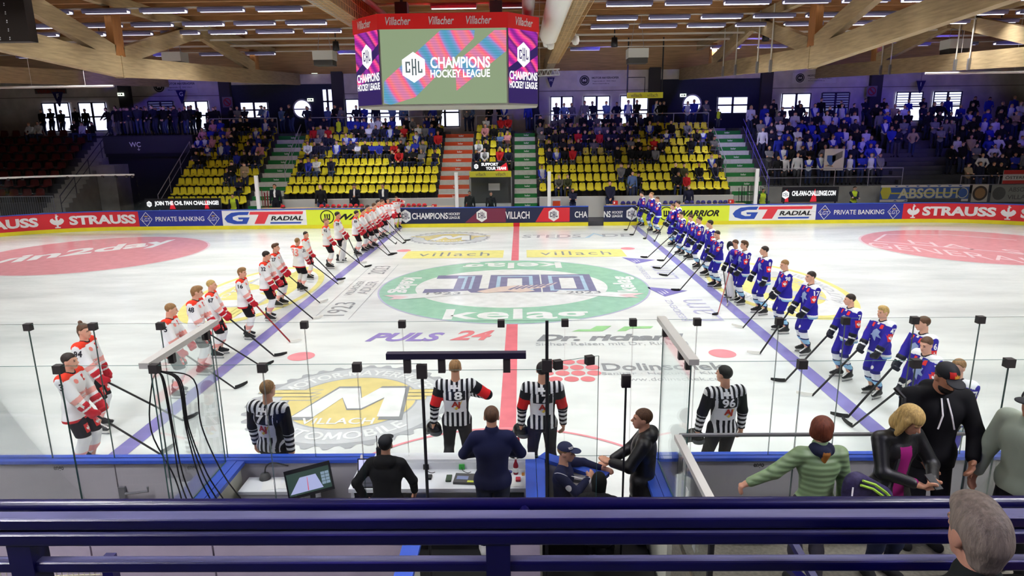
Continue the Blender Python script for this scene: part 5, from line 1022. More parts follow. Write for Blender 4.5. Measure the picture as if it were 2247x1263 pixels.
        for o in (.038,.013,-.013,-.037):
            b = Wr+dn*.085+t*o; q = b+(dn*.6+n*.8)*.045; gp += [('c',tuple(b-dn*.04),tuple(b),.021,.02),('c',tuple(b),tuple(q),.02,.019),('c',tuple(q),tuple(q+(n*.7-dn*.7)*.03),.019,.017)]
        gp += [('c',tuple(Wr+dn*.03+t*.04),tuple(Wr+dn*.075+t*.055+n*.03),.024,.02)]
        if goalie and L: gp = [('e',tuple(Wr+dn*.08),(.12,.09,.15))]
        V, F = sdf([(q[0],)+tuple(tuple(Wr+(A(e)-Wr)*GSC) if isinstance(e,tuple) and q[0] == 'c' else e for e in q[1:3])+tuple(e*GSC if q[0] == 'c' and i < 2 else e for i, e in enumerate(q[3:])) for q in gp], VOX*.75, .012); K['glove',L] = smesh('glove', V, F, GM['white'], lambda C: ((((C-Wr)@dn) > -.04) & (((C-Wr)@dn) < -.012)).astype(int))
    K['po'] = po; K['hair'] = {}
    return K
def hair_mesh(po, style, fh=.062, vox=.012):
    V, F = sdf(hair_prims(po,style), vox, .02, [hair_cut(po,style,fh)]); return smesh('hair', V, F, [HAIR['brown']])
POSES = [Pose(wl=(.2,-.24,.92), wr=(-.17,-.27,.98), al=(.13,-.02,.16), ar=(-.13,.05,.16), pelvis=(0,.02,1.0), head=(.0,.05,0), el=(.8,.5,-.2), er=(-.8,.5,-.2), build=1.05),
         Pose(wl=(.27,-.1,.88), wr=(-.2,-.24,.95), al=(.14,.04,.16), ar=(-.11,-.03,.16), pelvis=(0,.02,1.0), head=(-.35,.1,0), el=(.8,.5,-.2), er=(-.8,.5,-.2), build=1.05),
         Pose(wl=(.16,-.28,.97), wr=(-.2,-.22,.9), al=(.12,.05,.16), ar=(-.15,-.02,.16), pelvis=(0,.02,1.0), lean=.06, head=(.3,.22,0), el=(.8,.5,-.2), er=(-.8,.5,-.2), build=1.05),
         Pose(wl=(.1,-.2,1.62), wr=(-.22,-.22,.9), al=(.14,.0,.16), ar=(-.14,.0,.16), pelvis=(0,.02,1.0), head=(0,.15,0), el=(.8,-.2,-.4), er=(-.8,.5,-.2), build=1.05)]
KITS = {}
def kit(i, g=False):
    if (i,g) not in KITS: KITS[i,g] = player_kit(POSES[i], goalie=g)
    return KITS[i,g]
SHAFT = {'black': M('stick_black',(30,28,30),.4,noise=.3,ns=18), 'red': M('stick_red',(140,30,36),.4,noise=.2,ns=14)}; TAPEW = M('tape_white',(226,224,218),.7); TAPEB = M('blade_black',(26,26,28),.7)
NUMB = M('num_black',(24,22,40),.6); NUMW = M('num_white',(240,240,244),.6); PRED = M('patch_red',(222,40,42),.6); PWHT = M('patch_white',(240,238,238),.6); PRINT = M('print_red',(236,140,130),.6); EAGLE = M('print_sky',(150,170,214),.6)
HSTY = {}
def player(team, foot, top, face, pi_, num, hair=('short','brown'), label='', stick=None, goalie=False, skin=0, back=None, hand=0, tape='b', col='black', zt=1.96):
    """one player: foot pixel on the ice (or head pixel with None) fixes the place, head pixel the height, face = direction in degrees (0 = +X)"""
    if foot: g = atz(*foot, 0); hh = aty(top[0], top[1], g[1])[2]
    else: g = atz(*top, zt); g[2] = 0; hh = zt
    K = kit(pi_, goalie); po = K['po']; h0 = po.hc[2]+.13; sc = max(.93, min(1.1, hh/h0)); rz = radians(face)+pi/2
    o = put('person', K['body']); o.location = (g[0],g[1],0); o.rotation_euler = (0,0,rz); o.scale = (sc,sc,sc); tag(o, label, 'person', team+' team players lined up on the blue line')
    def setm(ob, ms):
        for i, m in enumerate(ms): ob.material_slots[i].link = 'OBJECT'; ob.material_slots[i].material = m
        return ob
    setm(o, [SKIN[skin],EYE,LIP,HAIR[hair[1]]])
    if hair[0] not in K['hair']: K['hair'][hair[0]] = hair_mesh(po, hair[0])
    setm(put('hair', K['hair'][hair[0]], o), [HAIR[hair[1]]]); j = setm(put('jersey', K['jersey'], o), JM[team]); p = setm(put('hockey_pants', K['pants'], o), [PM[team]])
    for L in (1,0):
        s = put('leg_pad' if goalie else 'sock', K['sock',L], o); setm(s, [PWHT,PWHT,PWHT,PWHT] if goalie else SM[team]); k = put('skate', K['skate',L][0], o); put('skate_blade', K['skate',L][1], k); setm(put('glove', K['glove',L], o), GM[team])
    # lettering on the shirt
    nm = NUMB if team == 'white' else NUMW; jb = K['jb']; m = MB(); e = m
    for L in (1,0):
        S, E = (po.sl,po.el) if L else (po.sr,po.er); c = S+(E-S)*.28; sx = 1 if L else -1; d = A([-sx,.0,-.15]); u = A([0,sx*1.,0]); v = A([0,0,1.])
        if num: decal(m, jb, num, c+A([sx*.05,0,.0]), u, v, d, .058*len(num), .105, 0)
        if team == 'blue': c2 = S+(E-S)*.78; decal(m, jb, SQ, c2, u, v, d, .12, .15, 1, off=.005); decal(m, jb, RO, c2, u, v, d, .045, .055, 2, off=.009)
    f = A([0,1.,0]); ux = A([-1.,0,0]); uz = A([0,0,1.]); ch = po.chest
    ux = A([1.,0,0])
    if team == 'white':
        decal(m, jb, SQ, ch+A([.09,0,.1]), ux, uz, f, .07, .09, 1, off=.005); decal(m, jb, RO, ch+A([.09,0,.1]), ux, uz, f, .026, .034, 2, off=.009); decal(m, jb, 'COMARCH', ch+A([0,0,-.1]), ux, uz, f, .26, .05, 3); decal(m, jb, 'CRACOVIA', ch+A([0,0,-.17]), ux, uz, f, .26, .05, 3)
        decal(m, jb, [(cos(a)*.5,sin(a)*.5) for a in np.linspace(0,2*pi,13)[:-1]], ch+A([-.09,0,.1]), ux, uz, f, .07, .07, 3)
    else:
        decal(m, jb, [(-.5,-.1),(-.2,.3),(.1,.5),(.45,.35),(.3,.1),(.5,-.2),(.1,-.1),(.0,-.5),(-.25,-.3)], ch+A([0,0,-.06]), ux, uz, f, .24, .26, 4); decal(m, jb, SQ, ch+A([.1,0,.12]), ux, uz, f, .06, .075, 1); decal(m, jb, SQ, ch+A([-.1,0,.12]), ux, uz, f, .06, .075, 1); decal(m, jb, SQ, ch+A([0,0,.16]), ux, uz, f, .05, .03, 2)
    if back or num: decal(m, jb, back or num, ch+A([0,0,.02]), -ux, uz, -f, .15*len(back or num), .26, 3 if team == 'white' else 0); decal(m, jb, 'SPONSOR'[:0] or 'III', ch+A([0,0,.2]), -ux, uz, -f, .12, .04, 0) if False else None
    m.build('jersey_print', [nm,PRED,PWHT,PRINT,EAGLE], j)
    m = MB(); pb = K['pb']
    if team == 'white':
        c = po.hr+(po.kr-po.hr)*.6; decal(m, pb, SQ, c, A([1.,0,0]), uz, f, .1, .13, 0); decal(m, pb, RO, c, A([1.,0,0]), uz, f, .038, .045, 1, off=.01)
        c = po.hl+(po.kl-po.hl)*.6; decal(m, pb, SQ, c, A([1.,0,0]), uz, f, .1, .13, 0); decal(m, pb, RO, c, A([1.,0,0]), uz, f, .038, .045, 1, off=.01)
    else:
        c = po.hl+(po.kl-po.hl)*.78; decal(m, pb, [(cos(a)*.5,sin(a)*.5) for a in np.linspace(0,2*pi,15)[:-1]], c, A([1.,0,0]), uz, f, .07, .07, 1); c = po.hr+(po.kr-po.hr)*.5; decal(m, pb, SQ, c+A([-.05,0,0]), A([0,-1.,0]), uz, A([1.,0,0]), .09, .12, 0)
    m.build('pants_print', [PRED,PWHT], p)
    if stick:
        MW = Matrix.Translation((g[0],g[1],0)) @ Matrix.Rotation(rz,4,'Z') @ Matrix.Scale(sc,4); loc = lambda q: MW @ Vector(q)
        Wr, E = (po.wr,po.er) if hand == 0 else (po.wl,po.el); dn = (Wr-E)/np.linalg.norm(Wr-E); hp = loc(Wr+dn*.07+A([0,-.03,0])); b = Vector(atz(*stick, .02)); d = (b-hp).normalized(); hl = min(.35, .35); L = (b-hp).length
        if L > 1.75: b = hp+d*1.75; b.z = .02; d = (b-hp).normalized()
        s = MB(); s.beam(hp-d*.28, b, .024, .03); so = s.build('hockey_stick', SHAFT[col]); tag(so, ('red' if col == 'red' else 'black')+' hockey stick held by the '+' '.join(label.split(' standing')[0].rstrip(',').split()[:9]), 'hockey stick', 'hockey sticks held by the '+team+' team')
        hd = Vector((d.x,d.y,0)).normalized(); tw = 1 if team == 'white' else -1; sd = Vector((-hd.y,hd.x,0))*tw; w = MB(); prev = None; vs = []
        for i in range(7): t = i/6; c = b+hd*(.27*t)+sd*(.05*t*t+.05*t)+Vector((0,0,.025+.03*t*t)); hgt = .038*(1-.35*max(0,t-.7)/.3); n = Vector((-hd.y,hd.x,0))*.006; vs += [c-n-Vector((0,0,hgt)), c+n-Vector((0,0,hgt)), c+n+Vector((0,0,hgt)), c-n+Vector((0,0,hgt))]
        fs = [(i*4+k, i*4+(k+1) % 4, i*4+4+(k+1) % 4, i*4+4+k) for i in range(6) for k in range(4)]+[(0,3,2,1),(24,25,26,27)]; w.add(vs, fs); w.build('blade', TAPEW if tape == 'w' else TAPEB, so); w = MB(); w.beam(hp-d*.28, hp-d*.1, .03, .034); w.build('grip_tape', TAPEW, so)
    return o
Wp = lambda n, *a, **k: player('white', *a, num=n, **k); Bp = lambda n, *a, **k: player('blue', *a, num=n, **k)
LB = 'player in %s %s'
def WL(t): return 'white-clad player '+t+' standing in line'
def BL(t): return 'blue-clad player '+t+' standing in line'
P_ = player
P_('white', None, (148,773), 5, 0, '3', ('short','dark'), WL('number 3, short dark hair, nearest the boards,'), (352,996), zt=1.93)
P_('white', (221,945), (192,708), 8, 1, '94', ('bun','brown'), WL('number 94 with hair tied in a bun,'), (402,922))
P_('white', (393,868), (384,665), 10, 2, '5', ('short','light'), WL('with cropped fair hair between numbers 94 and 48,'), (516,852))
P_('white', (447,817), (438,627), 5, 2, '48', ('full','light'), WL('number 48 with wavy fair hair,'), (575,804))
P_('white', (482,781), (475,613), 15, 0, '67', ('short','blond'), WL('number 67 with blond hair,'), (602,781), tape='b')
P_('white', (546,742), (537,586), 10, 1, '16', ('full','light'), WL('number 16 with long fair fringe,'), (637,750), tape='w', col='red')
P_('white', (593,701), (589,550), 8, 2, '32', ('short','dark'), WL('number 32 with dark hair,'), (687,699), tape='w')
P_('white', (616,671), (606,533), 5, 0, '27', ('quiff','brown'), WL('just beyond number 32, brown hair,'), (702,664), tape='w')
P_('white', (662,637), (659,521), 60, 0, '33', ('short','light'), WL('with a large 33 on the back,'), (742,623), tape='w', back='33')
P_('white', (679,612), (663,507), 5, 1, '', ('short','dark'), WL('hidden behind the large 33,'), (740,614))
P_('white', (723,588), (716,478), 8, 1, '92', ('short','light'), WL('number 92,'), (800,586))
P_('white', (748,574), (741,463), 10, 0, '39', ('short','dark'), WL('in white leg pads beside number 92,'), (790,577), goalie=True, tape='w')
P_('white', (785,560), (780,461), 10, 2, '89', ('short','dark'), WL('number 89,'), (852,560))
P_('white', (801,552), (798,457), 12, 0, '', ('quiff','dark'), WL('sixth from the far boards bench end,'), (858,557))
P_('white', (812,547), (807,449), 5, 1, '', ('short','dark'), WL('second beyond number 89,'), (879,532))
P_('white', (823,541), (820,445), 5, 2, '', ('short','brown'), WL('third beyond number 89,'), (884,534))
P_('white', (834,525), (828,438), 5, 0, '', ('short','dark'), WL('fourth beyond number 89,'), (888,528))
P_('white', (843,520), (836,437), 12, 1, '', ('short','brown'), WL('fifth beyond number 89,'), None)
P_('white', (855,511), (850,434), -60, 0, '', ('short','dark'), WL('dark-bearded and facing the near boards in leg pads,'), (878,507), goalie=True, skin=1, tape='w')
P_('white', (873,501), (867,430), -50, 3, '', ('short','brown'), WL('raising a glove to the face by the navy board,'), None)
P_('blue', (1407,497), (1404,420), 185, 1, '91', ('short','dark'), BL('farthest, in front of the navy board,'), (1371,507))
P_('blue', (1427,508), (1426,421), 185, 0, '', ('short','light'), BL('second from the far boards,'), (1388,516))
P_('blue', (1442,514), (1445,431), 180, 2, '28', ('short','brown'), BL('third from the far boards, with beard,'), (1404,537))
P_('blue', (1473,539), (1477,446), 180, 0, '', ('short','brown'), BL('fourth from the far boards,'), (1436,530))
P_('blue', (1484,540), (1493,433), 175, 1, '43', ('short','dark'), BL('fifth from the far boards, partly hidden,'), None)
P_('blue', (1493,559), (1500,464), 185, 2, '13', ('short','dark'), BL('sixth from the far boards,'), (1420,565))
P_('blue', (1512,568), (1521,470), 180, 1, '14', ('short','brown'), BL('number 14,'), (1456,572))
P_('blue', (1529,588), (1532,474), 180, 0, '21', ('short','dark'), BL('number 21,'), (1449,589))
P_('blue', (1552,606), (1555,482), 182, 1, '23', ('short','dark'), BL('number 23 with tied dark hair,'), (1464,605))
P_('blue', (1570,631), (1579,505), 185, 2, '20', ('short','dark'), BL('number 20,'), (1491,637))
P_('blue', (1606,655), (1607,525), 190, 3, '31', ('short','brown'), BL('in white leg pads holding a glove to the mouth,'), (1597,668), goalie=True, tape='w')
P_('blue', (1625,666), (1623,527), 185, 0, '13', ('full','brown'), BL('number 13 beside the goalkeeper in white pads,'), (1574,690), col='red')
P_('blue', (1668,688), (1687,539), 185, 1, '8', ('short','dark'), BL('number 8 with dark hair,'), None)
P_('blue', (1714,729), (1716,569), 175, 2, '98', ('short','light'), BL('number 98 with short fair hair,'), (1630,719), tape='w')
P_('blue', (1764,775), (1780,594), 185, 0, '17', ('short','dark'), BL('number 17,'), (1667,776), tape='w')
P_('blue', (1848,829), (1865,644), 190, 1, '7', ('short','dark'), BL('number 7 with dark hair,'), (1722,836))
P_('blue', (1916,868), (1952,670), 195, 0, '42', ('full','blond'), BL('number 42 with long blond hair,'), (1782,868), tape='w')
P_('blue', None, (2030,693), 185, 1, '6', ('short','brown'), BL('beyond number 42, brown hair,'), (1860,915), zt=1.93)
P_('blue', None, (2041,737), 190, 2, '71', ('short','brown'), BL('half hidden by the man in the dark cap,'), (1870,936), zt=1.9)
P_('blue', None, (2106,786), 205, 0, '74', ('short','light'), BL('number 74 nearest the boards, fair hair and beard,'), None, zt=1.9, back='74')
# ---------------------------------------------------------------- match officials in striped shirts
def stripes(po, arm_red):
    def f(C):
        r = np.zeros(len(C), int); x = C[:,0]; r[(np.floor((x+10)/.034).astype(int) % 2) == 0] = 1; back = C[:,1] > po.chest[1]-.0; z = C[:,2]
        r[back & (np.abs(x) < .13) & (z > po.chest[2]-.03) & (z < po.chest[2]+.1)] = 0; r[back & (np.abs(x) < .14) & (z < po.chest[2]-.03) & (z > po.chest[2]-.2)] = 1
        for E, Wr, S in ((po.el,po.wl,po.sl),(po.er,po.wr,po.sr)):
            ba = E-S; t = ((C-S)@ba)/(ba@ba); dd = np.linalg.norm((C-S)-np.clip(t,0,1)[:,None]*ba, axis=1); q = (dd < .1) & (t > .12); r[q] = 0
            if arm_red: r[q & (t > .5) & (t < 1.0)] = 2
            b2 = Wr-E; t2 = ((C-E)@b2)/(b2@b2); d2 = np.linalg.norm((C-E)-np.clip(t2,0,1)[:,None]*b2, axis=1); q = (d2 < .085) & (t2 > .1); r[q] = (np.floor((t2[q]+10)/.13).astype(int) % 2)
        return r
    return f
STB, STWM, ARMR = cloth('stripe_black',(24,24,32)), cloth('stripe_white',(226,226,230)), cloth('armband',(216,36,40))
def garment(name, po, prims, h, reg, mats, cuts=(), infl=0.0, parent=None, k=.025): V, F = sdf(prims, h, k, cuts, infl); o = put(name, smesh(name, V, F, mats, reg), parent); return o, bvh_of(V, F)
def official(px_, num, red, face, po, label, hair, zt=1.95, helmet=None):
    g = atz(*px_, zt); body = po.head_prims()+po.torso()+po.arm(1)+po.arm(0)+po.leg(1)+po.leg(0)+po.hand(1,.6)+po.hand(0,.6); V, F = sdf(body, .011, .02); h0 = po.hc[2]+.13
    o = put('person', smesh('person', V, F, [SKIN[1],EYE,LIP,HAIR[hair[1]]], skin_reg(po)), None, (g[0],g[1],0)); o.rotation_euler = (0,0,radians(face)+pi/2); s = zt/h0; o.scale = (s,s,s); tag(o, label, 'person')
    V, F = sdf(hair_prims(po,hair[0]), .009, .02, [hair_cut(po,hair[0])]); put('hair', smesh('hair', V, F, [HAIR[hair[1]]]), o)
    hem = po.pel[2]-.06; j, jb = garment('striped_shirt', po, [('c',)+p[1:3]+(p[3]*1.1,p[4]*1.1)+p[5:] for p in po.torso()]+[('c',tuple(po.sl),tuple(po.el),.088,.068),('c',tuple(po.el),tuple(po.wl),.066,.05),('c',tuple(po.sr),tuple(po.er),.088,.068),('c',tuple(po.er),tuple(po.wr),.066,.05)], .0085, stripes(po,red), [STB,STWM,ARMR], [lambda X,Y,Z: hem-Z], parent=o)
    m = MB(); u = A([-1.,0,0]); v = A([0,0,1.]); d = A([0,-1.,0]); decal(m, jb, num, po.chest+A([0,.1,.04]), u, v, d, .09*len(num), .115, 0); decal(m, jb, 'E', po.chest+A([0,.1,.155]), v, -u, d, .05, .13, 0, bold=.05)
    decal(m, jb, [(-1,.1),(-.2,-.45),(1,.55),(.6,-.2),(.1,-.6)], po.chest+A([0,.1,-.09]), u, v, d, .09, .12, 1); decal(m, jb, 'Aj', po.chest+A([0,.1,-.09]), u, v, d, .12, .11, 2, bold=.05, off=.009); m.build('jersey_print', [PWHT,M('logo_yellow',(220,190,70),.6),M('logo_red',(170,40,30),.6)], j)
    garment('trousers', po, [('c',)+p[1:3]+(p[3]*1.02,p[4]*1.0)+p[5:] for p in po.torso()[:1]]+[q for L in (1,0) for q in po.leg(L,1.28)], .014, None, [PM['white']], [lambda X,Y,Z: .14-Z], parent=o)
    for L in (1,0): b, hb = skate_mesh(po, L, (.2 if L else -.2,-1,0)); k = put('skate', b, o); put('skate_blade', hb, k)
    if helmet:
        Wr, E = (po.wl,po.el) if helmet == 'l' else (po.wr,po.er); c = o.matrix_basis @ Vector(Wr+A([0,-.06,-.12])); copy_helmet(c, 'black', 0.6, 'black visor helmet held by the official '+{'18':'with raised arm left of the red line','17':'standing on the red line'}.get(num,'behind the side glass'))
    return o
HELM = {}
def helmet_src():
    V, F = sdf([('e',(0,.01,.0),(.105,.135,.1)),('c',(.085,0,-.03),(.08,.07,-.09),.03,.025),('c',(-.085,0,-.03),(-.08,.07,-.09),.03,.025),('c',(-.05,.11,-.06),(.05,.11,-.06),.04,.04)], .012, .02, [lambda X,Y,Z: -.045-Z+np.where(Y > .0, -.06, 0)]); return smesh('helmet', V, F, [M('helmet_red',(206,34,44),.3)])
def copy_helmet(loc, col, rz, label, group=None):
    if not HELM: HELM['m'] = helmet_src(); V, F = sdf([('e',(0,-.02,-.04),(.1,.135,.07))], .012, .01, [lambda X,Y,Z: .03+Y, lambda X,Y,Z: Z+.02]); HELM['v'] = smesh('visor', V, F, [M('visor',(70,74,80),.1)])
    o = put('helmet', HELM['m'], None, loc); o.rotation_euler = (0,0,rz); o.material_slots[0].link = 'OBJECT'; o.material_slots[0].material = dict(red=M('helmet_red',0), blue=M('helmet_blue',(44,42,120),.3), black=M('helmet_black',(24,24,28),.25))[col]; put('visor', HELM['v'], o); return tag(o, label, 'helmet', group)
OP = lambda **k: Pose(**{**dict(wl=(.3,-.04,.86), wr=(-.3,-.04,.86), al=(.15,0,.16), ar=(-.15,0,.16), pelvis=(0,.0,1.0), el=(.9,.3,-.2), er=(-.9,.3,-.2), sh=.2, build=1.06), **k})
official((583,834), '71', False, 70, OP(twist=.15, wr=(-.3,.0,.86)), 'striped official number 71 standing by the garage emblem', ('short','light'))
official((998,788), '18', True, 93, OP(wr=(-.22,-.2,1.28), wl=(.34,-.0,.86)), 'striped official number 18 with red armbands, holding a helmet, by the red line', ('short','light'), helmet='l')
official((1190,793), '17', True, 92, OP(head=(-.3,0,0)), 'striped official number 17 with red armbands standing on the red line', ('short','black'), helmet='l')
official((1594,801), '96', False, 100, OP(head=(.5,0,0), wl=(.34,-.06,.86)), 'striped official number 96 standing behind the side glass', ('short','black'), helmet='l')
HXL = [621]+[706,719,732,744,758,770,782,794]+[884,897,908.5,920,932]
for i, u in enumerate(HXL): p = aty(u, 452, 14.55); copy_helmet((p[0],14.55,1.18), 'red', .9, 'red helmet on the bench shelf, %s of the row counting from the green stairs' % WORD[i], 'red helmets on the bench shelf')
HXR = [990,1035,1080,1335,1385,1425,1510,1550,1603,1643,1692,1740,1785,1825]
for i, u in enumerate(HXR): p = aty(1100+u/3.715, 448, 14.55); copy_helmet((p[0],14.55,1.18), 'blue', -.9, 'dark blue helmet on the bench shelf, %s of the row counting from the open gate' % WORD[i], 'blue helmets on the bench shelf')
BENW = M('bench_wood',(206,178,140),.6)
for x0, x1, nm in ((-14.0,-3.0,'pale wooden shelf under the red helmets'),(4.9,12.4,'pale wooden shelf under the blue helmets')): mb = MB(); mb.box((x0,14.36,1.0),(x1,14.8,1.09)); mb.box((x0,14.4,.25),(x0+.05,14.76,1.0)); mb.box((x1-.05,14.4,.25),(x1,14.76,1.0)); tag(mb.build('bench_shelf', BENW), nm, 'shelf')
# ---------------------------------------------------------------- spectators, staff and seats on the far side
def seg_d(C, a, b): a = A(a); ba = A(b)-a; t = np.clip(((C-a)@ba)/max(1e-9, ba@ba), 0, 1); return np.linalg.norm(C-a-t[:,None]*ba, axis=1)
def crowd_reg(po, hs):
    def f(C):
        d = np.stack([np.linalg.norm(C-po.hc, axis=1)-.1, seg_d(C,po.pel+A([0,0,.03]),po.neck-po.up*.05)-.13, np.minimum(np.minimum(seg_d(C,po.sl,po.el),seg_d(C,po.el,po.wl)),np.minimum(seg_d(C,po.sr,po.er),seg_d(C,po.er,po.wr)))-.05,
                      np.minimum(seg_d(C,po.hl-A([0,0,.06]),po.kl),seg_d(C,po.hr-A([0,0,.06]),po.kr))-.085, np.minimum(seg_d(C,po.kl,po.al),seg_d(C,po.kr,po.ar))-.05, np.minimum(np.linalg.norm(C-po.wl-(po.wl-po.el)*.3,axis=1),np.linalg.norm(C-po.wr-(po.wr-po.er)*.3,axis=1))-.055,
                      np.minimum(np.linalg.norm(C-po.al,axis=1),np.linalg.norm(C-po.ar,axis=1))-.06-.1*(C[:,2] < .09)])
        r = A([0,1,5,2,2,0,4])[d.argmin(0)]; q = (C-po.hc)@po.HR; hd = d.argmin(0) == 0; y, z = q[:,1], q[:,2]; hair = hd & ((z > .065) | ((y > .012) & (z > -.07)) | ((y > -.05) & (z > .03) & (np.abs(q[:,0]) > .05)))
        if hs == 'long': hair |= (y > .03) & (z > -.26) & (np.linalg.norm(C-po.hc, axis=1) < .27)
        r[hair] = 3; tq = C-po.chest; r[(r == 1) & (np.abs(tq[:,0]) < .04) & (tq[:,1] < -.05) & (tq[:,2] > -.12)] = 6; return r
    return f
CW = cloth('plain',(60,60,70))
def crowd_mesh(po, hs='short', vox=.024):
    pr = po.head_prims()+po.torso(1.06)+po.arm(1,1.3)+po.arm(0,1.3)+po.leg(1,1.2)+po.leg(0,1.2)+po.foot(1)+po.foot(0)+hair_prims(po,hs if hs != 'cap' else 'short'); pr = [p for p in pr if p[0][0] != '-']
    for L in (1,0): E, Wr = (po.el,po.wl) if L else (po.er,po.wr); u = (Wr-E)/np.linalg.norm(Wr-E); pr.append(('c',tuple(Wr),tuple(Wr+u*.1),.042,.038))
    if hs == 'cap': H = lambda x, y, z: tuple(po.hc+po.HR@A([x,y,z])); pr.append(('c',H(0,-.08,.06),H(0,-.14,.045),.05,.045))
    V, F = sdf(pr, vox, .02); return smesh('person', V, F, [SKIN[0],CW,CW,HAIR['dark'],CW,CW,CW], crowd_reg(po,hs))
SIT = dict(pelvis=(0,.02,.53), kn=(0,-.4,1), sh=.185)
PSIT = [(Pose(wl=(.1,-.28,.6), wr=(-.1,-.28,.6), al=(.13,-.44,.09), ar=(-.13,-.44,.09), el=(.9,.4,-.3), er=(-.9,.4,-.3), **SIT),'short'), (Pose(lean=.35, wl=(.03,-.46,.62), wr=(-.03,-.46,.62), al=(.16,-.42,.09), ar=(-.16,-.4,.09), el=(.9,-.2,-.3), er=(-.9,-.2,-.3), head=(0,-.1,0), **SIT),'short'),
        (Pose(wl=(-.12,-.2,.82), wr=(.12,-.22,.8), al=(.1,-.45,.09), ar=(-.1,-.4,.09), el=(.9,-.2,-.6), er=(-.9,-.2,-.6), head=(.3,0,0), **SIT),'cap'), (Pose(wl=(.06,-.3,.6), wr=(-.08,-.3,.6), al=(.08,-.44,.09), ar=(-.08,-.44,.09), head=(-.2,.15,0), build=.9, **SIT),'long')]
PSTD = [(Pose(head=(.1,0,0)),'short'), (Pose(wl=(-.1,-.22,1.18), wr=(.1,-.24,1.16), el=(.9,-.2,-.6), er=(-.9,-.2,-.6)),'cap'), (Pose(lean=.22, wl=(.2,-.42,1.05), wr=(-.2,-.42,1.05), el=(.9,.4,-.2), er=(-.9,.4,-.2)),'short'),
        (Pose(wl=(.08,-.3,1.2), wr=(-.24,-.05,.86), head=(0,.25,0)),'long'), (Pose(wl=(.05,-.2,.98), wr=(-.05,-.22,.96), el=(.9,.3,-.2), er=(-.9,.3,-.2), build=1.12, head=(-.25,0,0)),'short')]
CSIT = [crowd_mesh(*p) for p in PSIT]; CSTD = [crowd_mesh(*p) for p in PSTD]
CC = dict(navy=(34,36,58), black=(26,26,30), blue=(44,56,168), white=(214,216,222), grey=(120,120,126), beige=(168,148,120), red=(190,36,42), olive=(74,76,52), denim=(96,120,170), pink=(206,140,150), jersey=(212,216,226), vest=(206,232,50), suit=(30,32,42), green=(96,128,84), plaid=(98,96,92))
CN = dict(navy='navy jacket', black='black jacket', blue='blue fan shirt', white='white shirt', grey='grey sweater', beige='beige jacket', red='red fan shirt', olive='olive jacket', denim='pale blue jacket', pink='pink top', jersey='white fan shirt with blue sleeves', vest='yellow safety vest', suit='dark suit', green='green coat', plaid='checked shirt')
HC_ = ['dark','brown','dark','black','light','blond','grey']
CROWD = []; CREST = []
def spectator(x, y, z, seated, colr, face, label, group, hair=None, var=None, sc=None, force=False):
    CROWD.append((x,y,z,seated,colr,face,label,group,hair,var,sc,force))
def put_person(me, x, y, z, colr, rz, label, group, hair, sc):
    o = put('person', me, None, (x,y,z)); o.rotation_euler = (0,0,rz); o.scale = (sc,sc,sc); c = cloth(colr, CC[colr]); slv = cloth('blue', CC['blue']) if colr == 'jersey' else cloth('navy', CC['navy']) if colr == 'vest' else c
    tr = cloth(random.choice(['navy','black','black','grey','denim']) if colr != 'suit' else 'suit', (0,0,0) if colr != 'suit' else CC['suit']) if False else cloth('trs_%d' % random.randrange(4), ((28,28,36),(40,44,66),(70,72,80),(52,62,96))[random.randrange(4)])
    if colr == 'suit': tr = cloth('suit', CC['suit'])
    for i, m in enumerate((random.choice(SKIN), c, tr, HAIR[hair], cloth('shoe',(40,38,40)), slv, PWHT if colr == 'suit' else c)): o.material_slots[i].link = 'OBJECT'; o.material_slots[i].material = m
    return tag(o, label, 'person', group)
# yellow shell seats
def seat_mesh(): m = MB(); m.smooth = False
m = MB(); prof = [(-.2,.36,.165),(-.215,.40,.175),(-.17,.415,.19),(0,.395,.2),(.13,.41,.2),(.18,.47,.195),(.215,.62,.185),(.235,.76,.165),(.232,.8,.13)]
vs = []; fs = []
for y, z, w in prof:
    for i in range(7): t = i/3-1; vs.append((w*t, y-(.03*t*t if z > .45 else 0), z+(.035*t*t if z < .45 else -.03*max(0,abs(t)-.6))))
for i in range(len(prof)-1):
    for k in range(6): fs.append((i*7+k,i*7+k+1,i*7+7+k+1,i*7+7+k))
n0 = len(vs); vs += [(x,y+.012,z-.018) for x, y, z in vs]; fs += [tuple(n0+i for i in reversed(f)) for f in fs[:]]
for k in range(6): fs += [(k+1,k,n0+k,n0+k+1), ((len(prof)-1)*7+k,(len(prof)-1)*7+k+1,n0+(len(prof)-1)*7+k+1,n0+(len(prof)-1)*7+k)]
for i in range(len(prof)-1): fs += [(i*7,i*7+7,n0+i*7+7,n0+i*7),(i*7+6+7,i*7+6,n0+i*7+6,n0+i*7+6+7)]
m.add(vs, fs, 0); m.box((-.03,-.05,.0),(.03,.05,.38),1); m.box((-.04,.19,.77),(.04,.205,.79),1); SEATV = (list(m.v),list(m.f),list(m.m))
YS = M('seat_yellow',(232,218,40),.4); YSD = M('seat_leg',(60,58,50),.6); seat_me = m.mesh('stadium_seat', [YS,YSD], True); RS = M('seat_red',(92,26,26),.6)
SEATS = []; HID = MB()
BLK_ = dict(corner=(-20.1,-15.5,11,-1,7,'of the corner block'), main=(-13.5,-4.65,20,0,7,'above the red helmets'), booth=(-2.6,-.3,5,3,7,'above the booth'), blue=(1.3,12.25,24,0,7,'above the blue helmets'))
ROWW = ['front','second','third','fourth','fifth','sixth','seventh','eighth','ninth']
